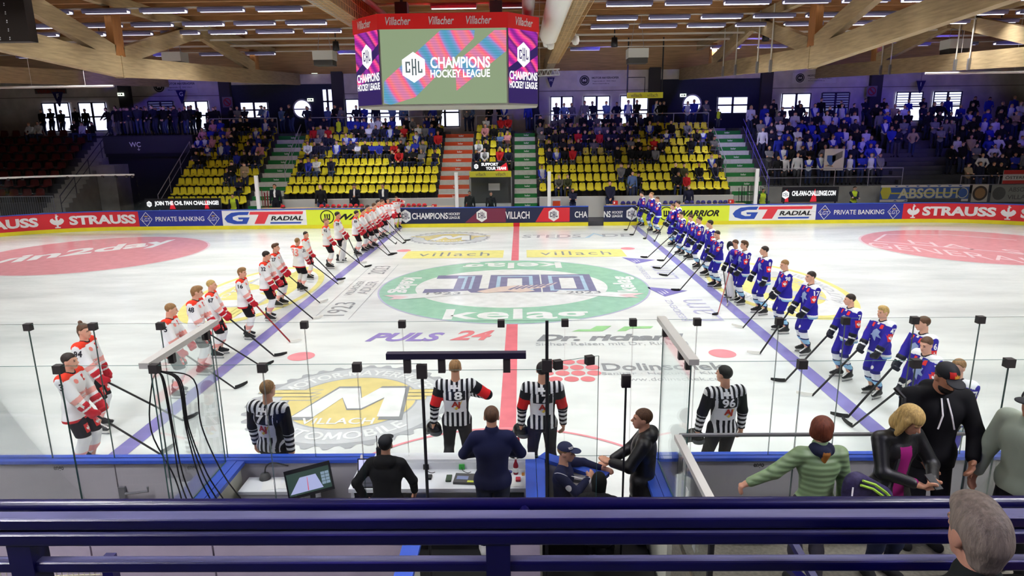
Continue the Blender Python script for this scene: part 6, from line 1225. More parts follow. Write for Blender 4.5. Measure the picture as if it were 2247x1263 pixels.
OCC = {'corner': {3:[1,2,7,8,9,10],4:[0,2,4,5,6,8,9,10],5:[0,1,2,4,5,8,9,10],6:[0,1,3,4,5,8,10],7:[0,1,2,4,5,6,9,10],1:[7],0:[9]},
       'main': {2:[1,2,3,5],3:[13,14,15,16,17,19],4:[1,2,3,5,6,7,8,9,10,11,12,13,14,15,16,17],5:[2,3,4,6,7,14,16,18,19],6:[1,2,3,7,8,9,10,11,12,13,14,16,17,18,19],7:[0,2,6,7,8,9,10,11,12,14,15,17,18]},
       'booth': {3:[0,1,3,4],4:[0,1],5:[3,4],6:[1,2],7:[1,3,4]},
       'blue': {0:[2,3,11,12,17,18],1:[0,10,11,17,18,20,22],2:[22,23],3:[1,2,3,4,10,12,13,14,15],4:[1,3,4,5,7,9,10,12,13,15,16,20,23],5:[0,2,3,5,6,7,8,9,10,11,12,17,21,22,23],6:[0,1,3,4,5,6,8,9,10,11,12,13,15,16,18,20],7:[0,2,3,4,6,7,8,9,10,11,13,14,15]}}
MIX = dict(corner=['navy','blue','jersey','black','jersey','navy','black','pink','blue'], main=['navy','black','white','grey','black','jersey','black','navy','blue','navy','red'], booth=['denim','black','white','red','navy','pink'], blue=['navy','jersey','black','grey','black','red','olive','black','navy','jersey','plaid','black'])
for b, (x0,x1,n,k0,k1,nm) in BLK_.items():
    for k in range(k0,k1+1):
        for i in range(n):
            x = x0+(x1-x0)*(i+.5)/n; y = row_y(k)+.48; z = tread(k); ri = k-k0; oc = i in OCC[b].get(k,())
            pl = '%s row %s, %s from the left' % (ROWW[ri], nm, WORD[i])
            if oc: HID.add([(vx+x,vy+y,vz+z) for vx,vy,vz in SEATV[0]], SEATV[1]); c = random.choice(MIX[b]); spectator(x+random.uniform(-.04,.04), y+.0, z, True, c, -90+random.uniform(-12,12), 'person in %s seated, %s' % (CN[c].replace(' with blue sleeves',''), pl), 'seated spectators')
            else: SEATS.append((x,y,z,'empty yellow seat, '+pl))
for x, y, z, lb in SEATS[:310]: o = put('stadium_seat', seat_me, None, (x,y,z)); tag(o, lb, 'seat', 'empty yellow seats')
o = HID.build('stadium_seating', YS, None, True); tag(o, 'yellow seats under the seated spectators', 'seats', None, 'stuff')
for k in range(0,8):
    for i in range(13): x = -37.3+.78*i; o = put('stadium_seat', seat_me, None, (x,row_y(k)+.48,tread(k))); o.scale = (1.4,1,1); o.material_slots[0].link = 'OBJECT'; o.material_slots[0].material = RS; tag(o, 'dark red seat, %s row from the ice, %s from the side wall' % (ROWW[k], WORD[i]), 'seat', 'dark red seats')
# people along the upper deck rail
for i in range(62):
    if i % 4 == 1: continue
    x = -20+i*.535+random.uniform(-.2,.2)
    if -4.7 < x < -3.6 or -.2 < x < .7: continue
    back = i % 3 == 2; y = 23.6+random.uniform(0,.7) if back else 22.95; c = random.choice(['navy','black','blue','navy','grey','black','denim','jersey']); lm = 'left of the cube' if x < -5 else 'under the cube' if x < 1 else 'near the yellow sign'
    spectator(x, y, PLAT, False, c, -90+random.uniform(-25,25), 'person in %s %s the deck rail %s, %s one' % (CN[c].split(' with')[0], 'behind' if back else 'at', lm, WORD[(i//3 if back else i-i//3) % 30]), 'people on the upper deck')
for i in range(26):
    x = -25.6+random.uniform(0,5.2); j = i//9; c = random.choice(['navy','black','navy','black']); spectator(-25.6+(i % 9)*.62+random.uniform(-.15,.15), 20.9+j*.9, PLAT, False, c, -90+random.uniform(-30,30), 'person in %s on deck over the dark passage, %s row, %s' % (CN[c].split(' with')[0], ROWW[j], WORD[i % 9]), 'people above the passage')
for i, u in enumerate((85,105,128,160,181,430,455,470)): p = aty(u, 240, 24.0); spectator(p[0], 24.2, PLAT, False, 'black', -90, 'dark figure standing by the far windows above the %s, %s there' % ('red seats' if u < 200 else 'passage', WORD[i]), 'figures at the windows')
for i, (u, v) in enumerate(((60,295),(140,290),(160,300),(180,290),(45,300))): spectator(aty(u,v,21)[0], row_y(7)+.48, tread(7), True, random.choice(['black','white','red']), -90, 'person seated high in the red seats, %s of five' % WORD[i], 'people in the red seats')
# standing supporters
for blk, (xa, xb, ks, nm) in enumerate(((14.7,22.0,range(1,8),'over the fan screen'),(25.3,37.0,range(0,8),'behind the long banner'),(22.3,24.9,range(4,8),'at the stairs'))):
    for k in ks:
        n = int((xb-xa)/.62)
        for i in range(n):
            pk = .92 if blk != 1 else (.75 if i < n*.55 else .42)
            if random.random() > pk: continue
            x = xa+.62*(i+.5)+random.uniform(-.16,.16); c = random.choice(['blue','jersey','navy','blue','black','white','jersey','grey','navy'] if blk == 0 else ['black','navy','jersey','white','blue','grey','black','beige','black'])
            spectator(x, row_y(k)+.4+random.uniform(-.12,.12), tread(k), False, c, -90-12+random.uniform(-20,20), 'standing fan in %s %s, %s row, %s place' % (CN[c].split(' with')[0], nm, ROWW[k-ks[0]], WORD[i]), 'standing fans')
for i in range(14): c = random.choice(['navy','black','blue']); spectator(17+i*1.4+random.uniform(-.4,.4), 23.6, PLAT, False, c, -95, 'person in %s at the back under the far windows, %s one' % (CN[c], WORD[i]), 'people at the back windows')
# named figures
STAFF = [(602,403,15.35,.25,'suit','person in dark suit at the green stairs end of the white bench wall'),(702,404,15.35,.25,'black','bald person in black hooded top saluting behind the red helmets'),(777,402,15.35,.25,'suit','person in dark suit holding white papers behind the red helmets'),(840,402,15.35,.25,'suit','person in dark suit with clasped hands nearest the white team'),(1257,413,15.35,.25,'navy','person in navy top with crossed arms by the orange cooler'),(1339,396,15.35,.25,'navy','person in navy top with clasped hands behind the open gate'),(1512,406,15.35,.25,'navy','bald person in navy top behind the blue helmets'),
         (510,425,15.6,0,'vest','steward in yellow vest beside the fan challenge screen'),(1675,413,15.6,0,'vest','steward in yellow vest beside the white glass post'),(1876,408,16.0,0,'vest','steward in yellow vest with crossed arms by the dark stairs'),(742,258,row_y(7)+.3,None,'vest','steward in yellow jacket on the stand below the round window'),(1577,238,22.9,PLAT,'vest','steward in yellow vest on the deck by the stair rail'),
         (1030,418,15.2,.0,'black','person in black seated in the booth, on the side of the orange stairs'),(1077,420,15.2,.0,'black','person in black seated in the booth, under the white notice'),(508,353,row_y(1)+.3,None,'black','woman in black with long hair standing on the yellow corner seats'),(535,355,row_y(1)+.3,None,'beige','woman in beige coat standing on the yellow corner seats'),(1388,375,row_y(0)+.2,None,'denim','person in pale blue top standing before the front row above the blue helmets')]
for u, v, y, z0, c, lb in STAFF:
    p = aty(u, v, y); z0 = p[2]-1.74 if z0 is None else z0; spectator(p[0], y, z0, False, c, -90, lb, None, 'dark' if 'bald' not in lb else 'light', 1 if 'crossed' in lb else (3 if 'woman' in lb or 'papers' in lb else (4 if 'clasped' in lb else 0)), (p[2]-z0)/1.80, True)
CROWD.sort(key=lambda c: (not c[-1], c[1]-.02*c[2]))
REST = MB(); rmats = []
for n_, (x,y,z,seated,colr,face,label,group,hair,var,sc,force) in enumerate(CROWD):
    L_ = CSIT if seated else CSTD; me = L_[var if var is not None else random.randrange(len(L_))]; sc = sc if sc else random.uniform(.93,1.04); hair = hair or random.choice(HC_)
    if n_ < 290: put_person(me, x, y, z, colr, radians(face)+pi/2, label, group, hair, sc)
    else: CREST.append((me,x,y,z,colr,radians(face)+pi/2,hair,sc))
if CREST:
    ms = {}; mats = []; VV = []; FF = []; MI = []; nv = 0
    def slot(m):
        if m.name not in ms: ms[m.name] = len(mats); mats.append(m)
        return ms[m.name]
    cache = {}
    for me,x,y,z,colr,rz,hair,sc in CREST:
        if me.name not in cache:
            co = np.empty(len(me.vertices)*3, np.float32); me.vertices.foreach_get('co', co); ix = np.empty(len(me.loops), np.int32); me.loops.foreach_get('vertex_index', ix); mi = np.empty(len(me.polygons), np.int32); me.polygons.foreach_get('material_index', mi); cache[me.name] = (co.reshape(-1,3), ix.reshape(-1,4), mi)
        co, ix, mi = cache[me.name]; R = rotm(rz); VV.append(co@R.T*sc+A([x,y,z])); FF.append(ix+nv); nv += len(co); c = cloth(colr, CC[colr]); mm = [random.choice(SKIN), c, cloth('trs_0',(28,28,36)), HAIR[hair], cloth('shoe',(40,38,40)), cloth('blue',CC['blue']) if colr == 'jersey' else c, c]; lut = A([slot(q) for q in mm]); MI.append(lut[mi])
    mi = np.concatenate(MI); me = smesh('crowd', np.concatenate(VV), np.concatenate(FF), mats); me.polygons.foreach_set('material_index', mi.astype(np.int32)); o = put('crowd', me); tag(o, 'dense crowd standing high at the back of the stands', 'crowd', None, 'stuff')
# rails, posts, screens and banners along the far side
RAILG = M('rail_grey',(170,168,184),.4,metal=.5)
for a, b, nm in ((-20.0,-15.6,'over the corner block'),(-13.5,-4.9,'left of the orange stairs'),(-2.6,-.3,'over the booth block'),(1.2,12.4,'over the block behind the blue helmets')):
    m = MB(); m.tube([(a,PY+.05,PLAT+.98),(b,PY+.05,PLAT+.98)], .03, 6); m.tube([(a,PY+.05,PLAT+.34),(b,PY+.05,PLAT+.34)], .025, 6); o = m.build('deck_rail', RAILG); tag(o, 'grey deck rail '+nm, 'railing'); k = max(1, round((b-a)/2.3))
    for i in range(k+1): m = MB(); x = a+(b-a)*i/k; m.tube([(x,PY+.05,PLAT),(x,PY+.05,PLAT+.98)], .025, 6); m.build('post', RAILG, o)
def slope_rail(x, k0, k1, nm, mat=RAILG): m = MB(); P = lambda k, h: (x,row_y(k)+.1,tread(k)+h); m.tube([P(k0,.95),P(k1,.95)], .025, 6); m.tube([P(k0,.5),P(k1,.5)], .018, 6); o = m.build('stair_handrail', mat); tag(o, nm, 'railing'); [MB().tube([P(k,0),P(k,.95)], .02, 6).build('post', mat, o) for k in range(k0,k1+1,2)]
slope_rail(-25.9,-1,7,'dark handrail beside the bare concrete stairs', M('rail_dark',(52,50,70),.5)); slope_rail(-20.3,-1,5,'handrail at the passage side of the corner block'); slope_rail(-13.75,2,7,'grey handrail beside the first green stairs'); slope_rail(14.35,0,7,'bluish handrail between green stairs and standing fans', M('rail_violet',(96,84,190),.5)); slope_rail(12.3,2,6,'grey handrail at the block end by the green stairs')
for u, v0, v1 in ((470+98,385,458),(1003,378,456),(1205,376,451),(1657,370,448)): p = aty(u, v1, FB+.05); q = aty(u, v0, FB+.05); m = MB(); m.box((p[0]-.09,FB+.02,1.075),(p[0]+.09,FB+.16,q[2])); tag(m.build('glass_post', M('post_white',(226,226,226),.5)), 'thick white glass post '+('at the white bench end by the green stairs' if u < 600 else 'beside the booth' if u < 1100 else 'beside the orange cooler' if u < 1400 else 'by the steward below the standing fans'), 'post')
FG = glass_mat('glass_far', (.97,.98,.98), .03)
for s0, s1, nm in ((-33,-26.5,'in front of the red seats'),(-26.5,-20.5,'in front of the dark passage'),(-20.5,-15.2,'in front of the yellow corner seats'),(-3.4,-.4,'in front of the booth'),(12.6,20,'in front of the fan screen'),(20,26,'in front of the dark stairs'),(26,33,'in front of the long banner')):
    m = MB(); ss = srange(s0+.02,s1-.02,.8); vs = [];
    for s in ss: vs += [bp(s,1.08,-.06),bp(s,2.9,-.06)]
    m.add(vs, [(2*i,2*i+2,2*i+3,2*i+1) for i in range(len(ss)-1)]); o = m.build('safety_glass', FG); tag(o, 'far glass '+nm, 'glass panel', 'glass on the far boards'); sm = o.modifiers.new('thick','SOLIDIFY'); sm.thickness = .012
m = MB(); m.tube([bp(s,3.0,-.08) for s in srange(-27.3,-20.6,.6)], .05, 6); o = m.build('glass_top_rail', M('rail_pale',(206,204,200),.4)); tag(o, 'pale rail on top of the far glass before the red seats', 'rail'); [MB().box((x-.05,y-.05,2.85),(x+.05,y+.05,2.98)).build('clamp', CLAMP, o) for x, y, z in (bp(s,0,-.08) for s in (-27.2,-26.6,-26.0,-24,-22.3,-21.6,-21.0,-20.7))]
for x0, x1, nm in ((-32.4,-30.2,'at the side wall'),(-29.6,-26.4,'beside the bare stairs')):
    t = empty('barrier', (x0,15.9,0)); tag(t, 'grey wire crowd barrier before the red seats '+nm, 'barrier'); w = x1-x0; MB().tube([(0,0,.1),(0,0,1.75),(w,0,1.75),(w,0,.1)], .03, 6).build('frame', RAILG, t); m = MB(); [m.beam((w*i/24,0,.2),(w*i/24,0,1.72), .012, .012) for i in range(1,24)]; m.build('bars', RAILG, t)
LEDB = EM('led_black',(20,20,26),.6); LEDR = EM('led_red',(210,36,50),.9)
def led(nm, u0, v0, u1, v1, y, txt, red=(), legs=0.0):
    def draw(m, f, w, h):
        for a, b, c in red: m.poly([f(w*a,-h*.48,.004),f(w*b,-h*.48,.004),f(w*c,h*.4,.004)], 1)
        chl(m, f, (-w*.44,0), h*.26, 0, 2, lambda u, v: f(u,v,.012))
        for s, cx, cy, ww, hh in txt: letter(m, s, f, (w*cx,h*cy), w=w*ww, h=h*hh, mi=0, bold=.04)
    o = plate('led_screen', nm, 'screen', u0, v0, u1, v1, y, LEDB, draw, [E_WHT,LEDR,LEDB], .08)
    if legs: w = (aty(u1,v0,y)-aty(u0,v0,y))[0]; zz = o.location.z; [MB().box((x-.04,-.06,-zz),(x+.04,0,-.25)).build('leg', DSTEEL, o) for x in (-w*.45,w*.45)]
    return o
led('LED screen inviting to the fan challenge, below the corner block', 321,434,485,459, 15.75, [('JOIN THE CHL FAN CHALLENGE!',.05,.02,.84,.5)], [(.28,.34,.31),(-.18,-.1,-.14)], 1)
led('LED screen asking to support the team, over the booth', 1041,354,1115,375, 16.9, [('SUPPORT',-.04,.22,.5,.34),('YOUR TEAM!',.14,-.22,.6,.34)], [(.1,.5,.45)], 1)
led('LED screen with the fan challenge web address', 1714,409,1840,443, 15.75, [('CHL-FAN-CHALLENGE.COM',.06,.08,.78,.34)], [(.0,.12,.08),(-.45,-.38,-.42)], 1)
# the officials' booth
t = empty('booth', (-1.5,15.7,0)); tag(t, 'officials booth with yellow city sign under the support screen', 'booth'); p = aty(1030,376,15.6); q = aty(1122,388,15.6); w0 = p[0]+1.5; w1 = q[0]+1.5
MB().box((w0,-.1,q[2]),(w1,.0,p[2])).build('sign_board', M('sign_yellow',0), t); m = MB(); letter(m, 'villach', lambda u, v: (u,-.11,v), (w0+.62,(p[2]+q[2])/2), w=.55, h=.19, bold=0); letter(m, 'villach', lambda u, v: (u,-.11,v), (w1-.6,(p[2]+q[2])/2), w=.55, h=.19, bold=0); m.build('lettering', M('sign_ink',0), t)
MB().box((w0,.9,0),(w1,1.0,q[2])).build('back_wall', M('booth_grey',(70,72,72),.7), t); MB().box((w0,0,q[2]-.06),(w1,1.0,q[2])).build('roof', M('booth_grey',0), t); m = MB(); [m.box((x-.03,-.1,0),(x+.03,-.04,q[2])) for x in (w0,w1)]; m.build('post', STEEL, t); MB().box((-.1,.88,1.75),(.55,.9,2.15)).build('notice', PAPER, t); MB().box((w0,.2,.0),(w1,.6,1.05)).build('counter', WHTD, t)
p = aty(1221,446,15.0); o = empty('drink_cooler', (p[0],15.0,1.0)); tag(o, 'orange drink cooler with white lid behind the boards', 'cooler'); m = MB(); m.box((-.2,-.18,.0),(.2,.18,.3)); b = m.build('body', M('cooler_orange',(232,84,40),.5), o); MB().box((-.21,-.19,.3),(.21,.19,.38)).build('lid', WHTD, o); MB().box((-.3,-.25,-.75),(.3,.25,0)).build('stand', WHTD, o)
for u, v, nm in ((1350,446,'on the far side of the gate'),(1604,444,'at the end of the blue helmets'),(953,446,'at the end of the red helmets')): p = aty(u, v, 14.6); o = MB().box((-.13,-.1,0),(.13,.1,.2)).build('bottle_crate', M('crate_red',(206,44,40),.5), None, None, (p[0],14.6,1.09 if abs(p[0]-8) < 5 or p[0] < -5 else 1.0)); MB().box((-.1,-.105,.05),(-.03,-.1,.16)).build('label', PWHT, o); tag(o, 'small red crate '+nm, 'crate')
# stick rack by the green stairs and by the white bench
for u, nm, x0, n in ((1610,'blue',12.45,14),(572,'white',-14.3,5)):
    for i in range(n): x = x0+(.1*i if n > 6 else .08*i); m = MB(); m.beam((x,15.55,.05),(x+random.uniform(-.06,.06),15.75,1.95+random.uniform(-.15,.1)), .03, .03); o = m.build('hockey_stick', SHAFT['black' if n > 6 else 'red']); m = MB(); m.beam((x,15.5,.06),(x+.02,15.3,.02), .02, .07); m.build('blade', TAPEB, o); tag(o, 'spare hockey stick standing in the rack at the %s bench end' % nm, 'hockey stick', 'spare sticks at the %s bench end' % nm)
for a, b, y, z, nm in ((25.1,37.9,16.46,1.3,'behind the long blue banner'),(14.4,22.1,17.0,1.75,'on the low wall below the standing fans')):
    m = MB(); m.tube([(a,y,z+1.0),(b,y,z+1.0)], .025, 6); m.tube([(a,y,z+.5),(b,y,z+.5)], .02, 6); o = m.build('crowd_rail', RAILG); tag(o, 'grey rail '+nm, 'railing'); n = round((b-a)/2)
    for i in range(n+1): MB().tube([(a+(b-a)*i/n,y,z),(a+(b-a)*i/n,y,z+1.0)], .022, 6).build('post', RAILG, o)
# supporters' banners
BLUB = M('banner_blue',(62,92,160),.8); BNY = M('banner_yellow',(190,180,60),.8); BGR = M('banner_grey',(128,126,120),.8); BDK = M('banner_dark',(60,46,40),.8)
def absolut(m, f, w, h):
    for s in (-1,1): m.poly([f(-w*.5,s*h*.5,.003),f(w*.5,s*h*.5,.003),f(w*.5,s*h*.36,.003),f(-w*.5,s*h*.36,.003)][::s], 0)
    m.poly([f(-w*.38,-.03,.004),f(w*.36,-.03,.004),f(w*.36,.05,.004),f(-w*.38,.05,.004)], 1); letter(m, 'ABSOLUT', f, (w*.06,0), w=w*.72, h=h*.6, mi=2, bold=.03); shape(m, [(-.4,-.8),(.4,-.8),(.8,.2),(.6,.9),(-.6,.9),(-.8,.2)], f, (-w*.44,0), h*.4, mi=1); disc(m, f, (w*.43,0), h*.32, mi=2, n=24); disc(m, lambda u, v: f(u,v,.009), (w*.43,0), h*.27, mi=3, n=24)
    for i in range(7):
        for s in (-1,1): m.poly([f(-w*.35+i*w*.12,s*h*.46,.005),f(-w*.3+i*w*.12,s*h*.46,.005),f(-w*.325+i*w*.12,s*h*.38,.005)][::s], 3)
plate('supporter_banner', 'long blue and white banner with pale capital letters below the standing fans', 'banner', 1929,404,2128,443, 16.41, BLUB, absolut, [BANW,BNY,M('banner_cream',(206,200,170),.8),BLUB])
plate('supporter_banner', 'pale banner with dark round crest beside the long blue banner', 'banner', 2129,404,2170,443, 16.41, M('banner_pale',(190,180,166),.8), lambda m, f, w, h: (disc(m, f, (0,0), h*.42, mi=0, n=28), disc(m, lambda u, v: f(u,v,.009), (0,0), h*.3, mi=1, n=28)), [BDK,M('crest_tan',(150,110,70),.8)])
plate('supporter_banner', 'grey banner with old lettering and round crest beside the crest banner', 'banner', 2171,404,2300,443, 16.41, BGR, lambda m, f, w, h: (letter(m, 'ABSOLUT', f, (w*.05,h*.22), w=w*.5, h=h*.26, mi=0), letter(m, 'VILLACH', f, (w*.05,-h*.22), w=w*.5, h=h*.26, mi=0), disc(m, f, (-w*.36,0), h*.38, mi=0, n=28)), [M('banner_ink',(70,66,64),.8)])
plate('supporter_banner', 'red and white banner with dark lettering above the grey banner', 'banner', 2198,372,2300,403, 16.41, BANW, lambda m, f, w, h: ([m.poly([f(-w*.5,a*h,.003),f(w*.5,a*h,.003),f(w*.5,b*h,.003),f(-w*.5,b*h,.003)], 1) for a, b in ((-.5,-.25),(.2,.5))], letter(m, 'ÖSTERREICHER', f, (0,-.02), w=w*.9, h=h*.26, mi=0)), [M('banner_ink',0),M('banner_red',(176,44,40),.8)])
plate('flag', 'white flag with blue shield and grey wing hanging before the standing fans', 'flag', 1806,326,1854,374, 17.3, BANW, lambda m, f, w, h: (shape(m, [(-.5,.5),(.5,.5),(.5,-.1),(0,-.8),(-.5,-.1)], f, (-w*.15,0), h*.4, mi=0), [shape(m, [(0,0),(1,.5),(1,.62),(0,.2)], f, (-w*.1,h*(.1-.06*i)), w*.5, h*.5, mi=1) for i in range(5)]), [BLUB,BGR])
# ---------------------------------------------------------------- people in the foreground
mb = MB(); mb.box((-3.2,-15.45,0),(1.75,-14.1,.2)); struct(mb.build('floor_19', M('mat_black',(26,26,28),.8)), 'dark matting in the officials box')
def arm_pr(po, L, r=(.07,.058,.056,.046)): S, E, Wr = (po.sl,po.el,po.wl) if L else (po.sr,po.er,po.wr); return [('c',tuple(S),tuple(E),r[0],r[1]),('c',tuple(E),tuple(E+(Wr-E)*.93),r[2],r[3])]
def top_pr(po, w=1.1, **k): return [('c',)+p[1:3]+(p[3]*w,p[4]*w)+p[5:] for p in po.torso()]+arm_pr(po,1,**k)+arm_pr(po,0,**k)
def fgp(u, v, y, z0, face, po, label, hair, top, trs, hem=-.08, vox=.0085, skin=1, cap=None, collar=None, hood=None, topreg=None, topmats=None, hands=(.4,.4), hkw=({},{}), shoes=(30,30,32), topname='jacket', wtop=1.1, fh=.062, armr=(.07,.058,.056,.046), leanhead=None, hairname=None, scale=None):
    g = aty(u, v, y); h0 = po.hc[2]+.125; s = scale or (g[2]-z0)/h0
    body = po.head_prims()+po.torso()+po.arm(1)+po.arm(0)+po.leg(1)+po.leg(0)+po.hand(1,hands[0],**hkw[0])+po.hand(0,hands[1],**hkw[1])+po.foot(1)+po.foot(0)
    V, F = sdf(body, vox, .02); o = put('person', smesh('person', V, F, [SKIN[skin],EYE,LIP,HAIR[hair[1]] if hair else SKIN[skin]], skin_reg(po)), None, (g[0],y,z0)); o.rotation_euler = (0,0,radians(face)+pi/2); o.scale = (s,s,s); tag(o, label, 'person')
    if hair: V, F = sdf(hair_prims(po,hair[0]), vox*.8, .02, [hair_cut(po,hair[0],fh)]); put('hair', smesh('hair', V, F, [HAIR[hair[1]]]), o)
    hz = po.pel[2]+hem; pr = top_pr(po, wtop, r=armr)
    if hem < -.1: pr += [('c',tuple(po.pel+A([-.07,0,-.12])),tuple(po.pel+A([.07,0,-.12])),.15,.15,.95)]
    if collar: pr += [('c',tuple(po.neck-po.up*.03),tuple(po.neck+po.up*.03),.085,.076)]
    if hood: pr += [('c',tuple(po.neck+A([-.05,.07,.0])),tuple(po.neck+A([.05,.07,.0])),.085,.085),('c',tuple(po.neck+A([-.1,.01,-.02])),tuple(po.neck+A([.1,.01,-.02])),.06,.06)]
    j, jb = garment(topname, po, pr, vox, topreg(po) if topreg else None, topmats or [top], [lambda X,Y,Z: hz-Z], parent=o)
    garment('trousers', po, [('c',)+p[1:3]+(p[3]*1.04,p[4]*1.04)+p[5:] for p in po.torso()[:1]]+[q for L in (1,0) for q in po.leg(L,1.22)], vox*1.5, None, [trs], parent=o)
    for L in (1,0): V, F = sdf(po.foot(L,w=1.0), .011, .02, (), .012); put('shoe', smesh('shoe', V, F, [cloth('shoe_%d' % sum(shoes),shoes)]), o)
    if cap:
        H = lambda x, y, z: tuple(po.hc+po.HR@A([x,y,z])); V, F = sdf([('e',H(0,.018,.04),(.09,.108,.1),po.HR)], vox*.8, .01, [lambda X,Y,Z: -( (X-po.hc[0])*po.HR[0,2]+(Y-po.hc[1])*po.HR[1,2]+(Z-po.hc[2])*po.HR[2,2])+.045]); c = put('cap', smesh('cap', V, F, [cap]), o); cb = bvh_of(V, F)
        V, F = sdf([('e',H(0,-.115,.052),(.075,.075,.014),po.HR)], vox*.7, .01); put('brim', smesh('brim', V, F, [cap]), c); o['_cap'] = 1; return o, po, jb, c, cb, j
    return o, po, jb, None, None, j
def strip_flag(o):
    if '_cap' in o: del o['_cap']
BKC = cloth('black_hood',(20,20,24)); NVC = cloth('navy_knit',(26,30,66)); DEN = cloth('jeans_dark',(34,40,62)); LEA = M('leather_black',(24,24,26),.42,spec=.5,bump=.15,ns=30); GRY = cloth('sweat_grey',(150,160,146),noise=.1,ns=4)
# at the scorer desk
r = fgp(842,961,-14.98,.2, 88, Pose(wl=(.27,.02,.98), wr=(-.3,-.22,.96), el=(1,.5,-.1), er=(-1,.6,-.2), build=1.12, lean=.08), 'person in black hooded top and black cap at the open laptop, seen from behind', ('short','black'), BKC, cloth('black_trs',(24,24,28)), cap=M('cap_black',(24,26,32),.7), hood=True); strip_flag(r[0])
r = fgp(1078,892,-14.72,.2, 92, Pose(wl=(.14,-.26,1.12), wr=(-.14,-.26,1.12), el=(1,.4,-.3), er=(-1,.4,-.3), build=1.12), 'person in navy pullover standing at the desk, back turned', ('short','brown'), NVC, DEN, collar=True, shoes=(226,224,220)); 
po = Pose(pelvis=(0,.02,.56), kn=(0,-.4,1), wl=(.3,-.42,.95), wr=(-.02,-.3,.96), al=(.13,-.42,.09), ar=(-.13,-.42,.09), el=(1,.2,-.3), er=(-1,.1,-.7), head=(-.1,.08,0))
r = fgp(1240,971,-14.5,.2, -15, po, 'person in navy cap and track top with arm on the open gate', ('short','light'), NVC, DEN, cap=M('cap_navy',(28,34,72),.7), hands=(.12,.6)); strip_flag(r[0])
m = MB(); cb = r[4]; H = lambda x, y, z: po.hc+po.HR@A([x,y,z]); decal(m, cb, 'HOCKEY', H(-.03,-.06,.09), po.HR@A([.7,-.5,0.]), po.HR@A([0,.3,1.]), -(po.HR@A([-.5,-.75,.2])), .09, .03, 0); decal(m, cb, SQ, H(0,-.09,.052), po.HR@A([1.,0,0]), po.HR@A([0,0,1.]), po.HR@A([0,1.,0]), .12, .012, 0); m.build('print', PWHT, r[3])
m = MB(); decal(m, r[2], [(cos(a)*.5,sin(a)*.5) for a in np.linspace(0,2*pi,17)[:-1]], po.sr+(po.er-po.sr)*.6, A([0,-1.,0]), A([0,0,1.]), A([1.,0,0]), .08, .08, 0); decal(m, r[2], 'P', po.chest+A([-.03,0,.03]), A([1.,0,0]), A([0,0,1.]), A([0,1.,0]), .1, .13, 0, bold=.06); decal(m, r[2], SQ, po.sr+(po.er-po.sr)*.1+A([0,0,.02]), A([0,-1.,0]), A([0,0,1.]), A([.6,0,-.8]), .16, .012, 0); m.build('print', PWHT, r[5])
po = Pose(pelvis=(0,.02,.56), kn=(0,-.4,1), wl=(.1,-.28,.62), wr=(-.1,-.28,.62), al=(.13,-.42,.09), ar=(-.13,-.42,.09), el=(1,.2,-.3), er=(-1,.2,-.3))
o = fgp(1315,1037,-15.1,.2, 80, po, 'person in black knitted hat seated low before the gate', None, BKC, cloth('black_trs',0), hood=True)[0]; V, F = sdf([('e',tuple(po.hc+A([0,.01,.03])),(.088,.106,.105)),('c',tuple(po.hc+A([0,.02,.0])),tuple(po.hc+A([0,.025,-.1])),.095,.085)], .009, .02, [lambda X,Y,Z: np.where(Y < -.02+po.hc[1], po.hc[2]+.02-Z, po.hc[2]-.12-Z)]); put('knitted_hat', smesh('knitted_hat', V, F, [cloth('hat_black',(16,18,18),noise=.3,ns=60)]), o)
po = Pose(wl=(.14,-.34,1.16), wr=(-.1,-.36,1.08), el=(.9,.5,-.5), er=(-.9,.5,-.5), build=1.1, head=(.15,.02,0), al=(.12,.03,.09))
fgp(1416,896,-14.42,.02, 165, po, 'person in black leather jacket with open hands, behind the gate', ('short','brown'), LEA, cloth('black_trs',0), hem=-.2, hood=True, hands=(.35,.25), hkw=(dict(palm=(0,0,1.),spread=.15),dict(palm=(0,0,1.),spread=.15)), armr=(.078,.066,.064,.054))
# on the standing platform
QG = M('quilt_green',(126,152,108),.45,spec=.5); nt = QG.node_tree; tc = nt.nodes.new('ShaderNodeTexCoord'); wv = nt.nodes.new('ShaderNodeTexWave'); wv.bands_direction = 'Z'; wv.inputs['Scale'].default_value = 5.5; wv.inputs['Distortion'].default_value = 1.2; bm = nt.nodes.new('ShaderNodeBump'); bm.inputs['Strength'].default_value = .4; bm.inputs['Distance'].default_value = .012; nt.links.new(tc.outputs['Object'], wv.inputs['Vector']); nt.links.new(wv.outputs['Color'], bm.inputs['Height']); nt.links.new(bm.outputs['Normal'], nt.nodes['Principled BSDF'].inputs['Normal'])
gy = -16.62; g = aty(1806,917,gy); po = Pose(wl=(.66,-.1,1.06), wr=(-.3,-.06,.84), el=(.2,.2,-1), er=(-.9,.4,-.2), head=(-.75,.0,0), build=1.02); s = (g[2]-1.2)/(po.hc[2]+.125); po.wl, po.el = po.wl, po.el
o = fgp(1806,917,gy,1.2, 92, po, 'person in green quilted jacket gripping the pale rail', ('crop','red'), QG, cloth('trs_grey',(64,62,70)), hem=-.24, collar=True, hands=(.9,.4), hkw=(dict(palm=(0,0,-1.)),{}), armr=(.075,.066,.062,.048), topname='quilted_jacket')[0]
V, F = sdf([('c',tuple(po.neck+A([-.05,.03,-.0])),tuple(po.neck+A([.05,.03,-.0])),.07,.07),('c',tuple(po.neck+A([0,.09,-.01])),tuple(po.neck+A([0,.1,-.1])),.06,.015)], .009, .02); put('neck_scarf', smesh('neck_scarf', V, F, [cloth('scarf_navy',(36,40,62)),cloth('scarf_rust',(170,110,50))], lambda C: ((np.abs(C[:,0]) < .035) & (C[:,2] < po.neck[2]+.02) & (C[:,1] > .1)).astype(int)), o)
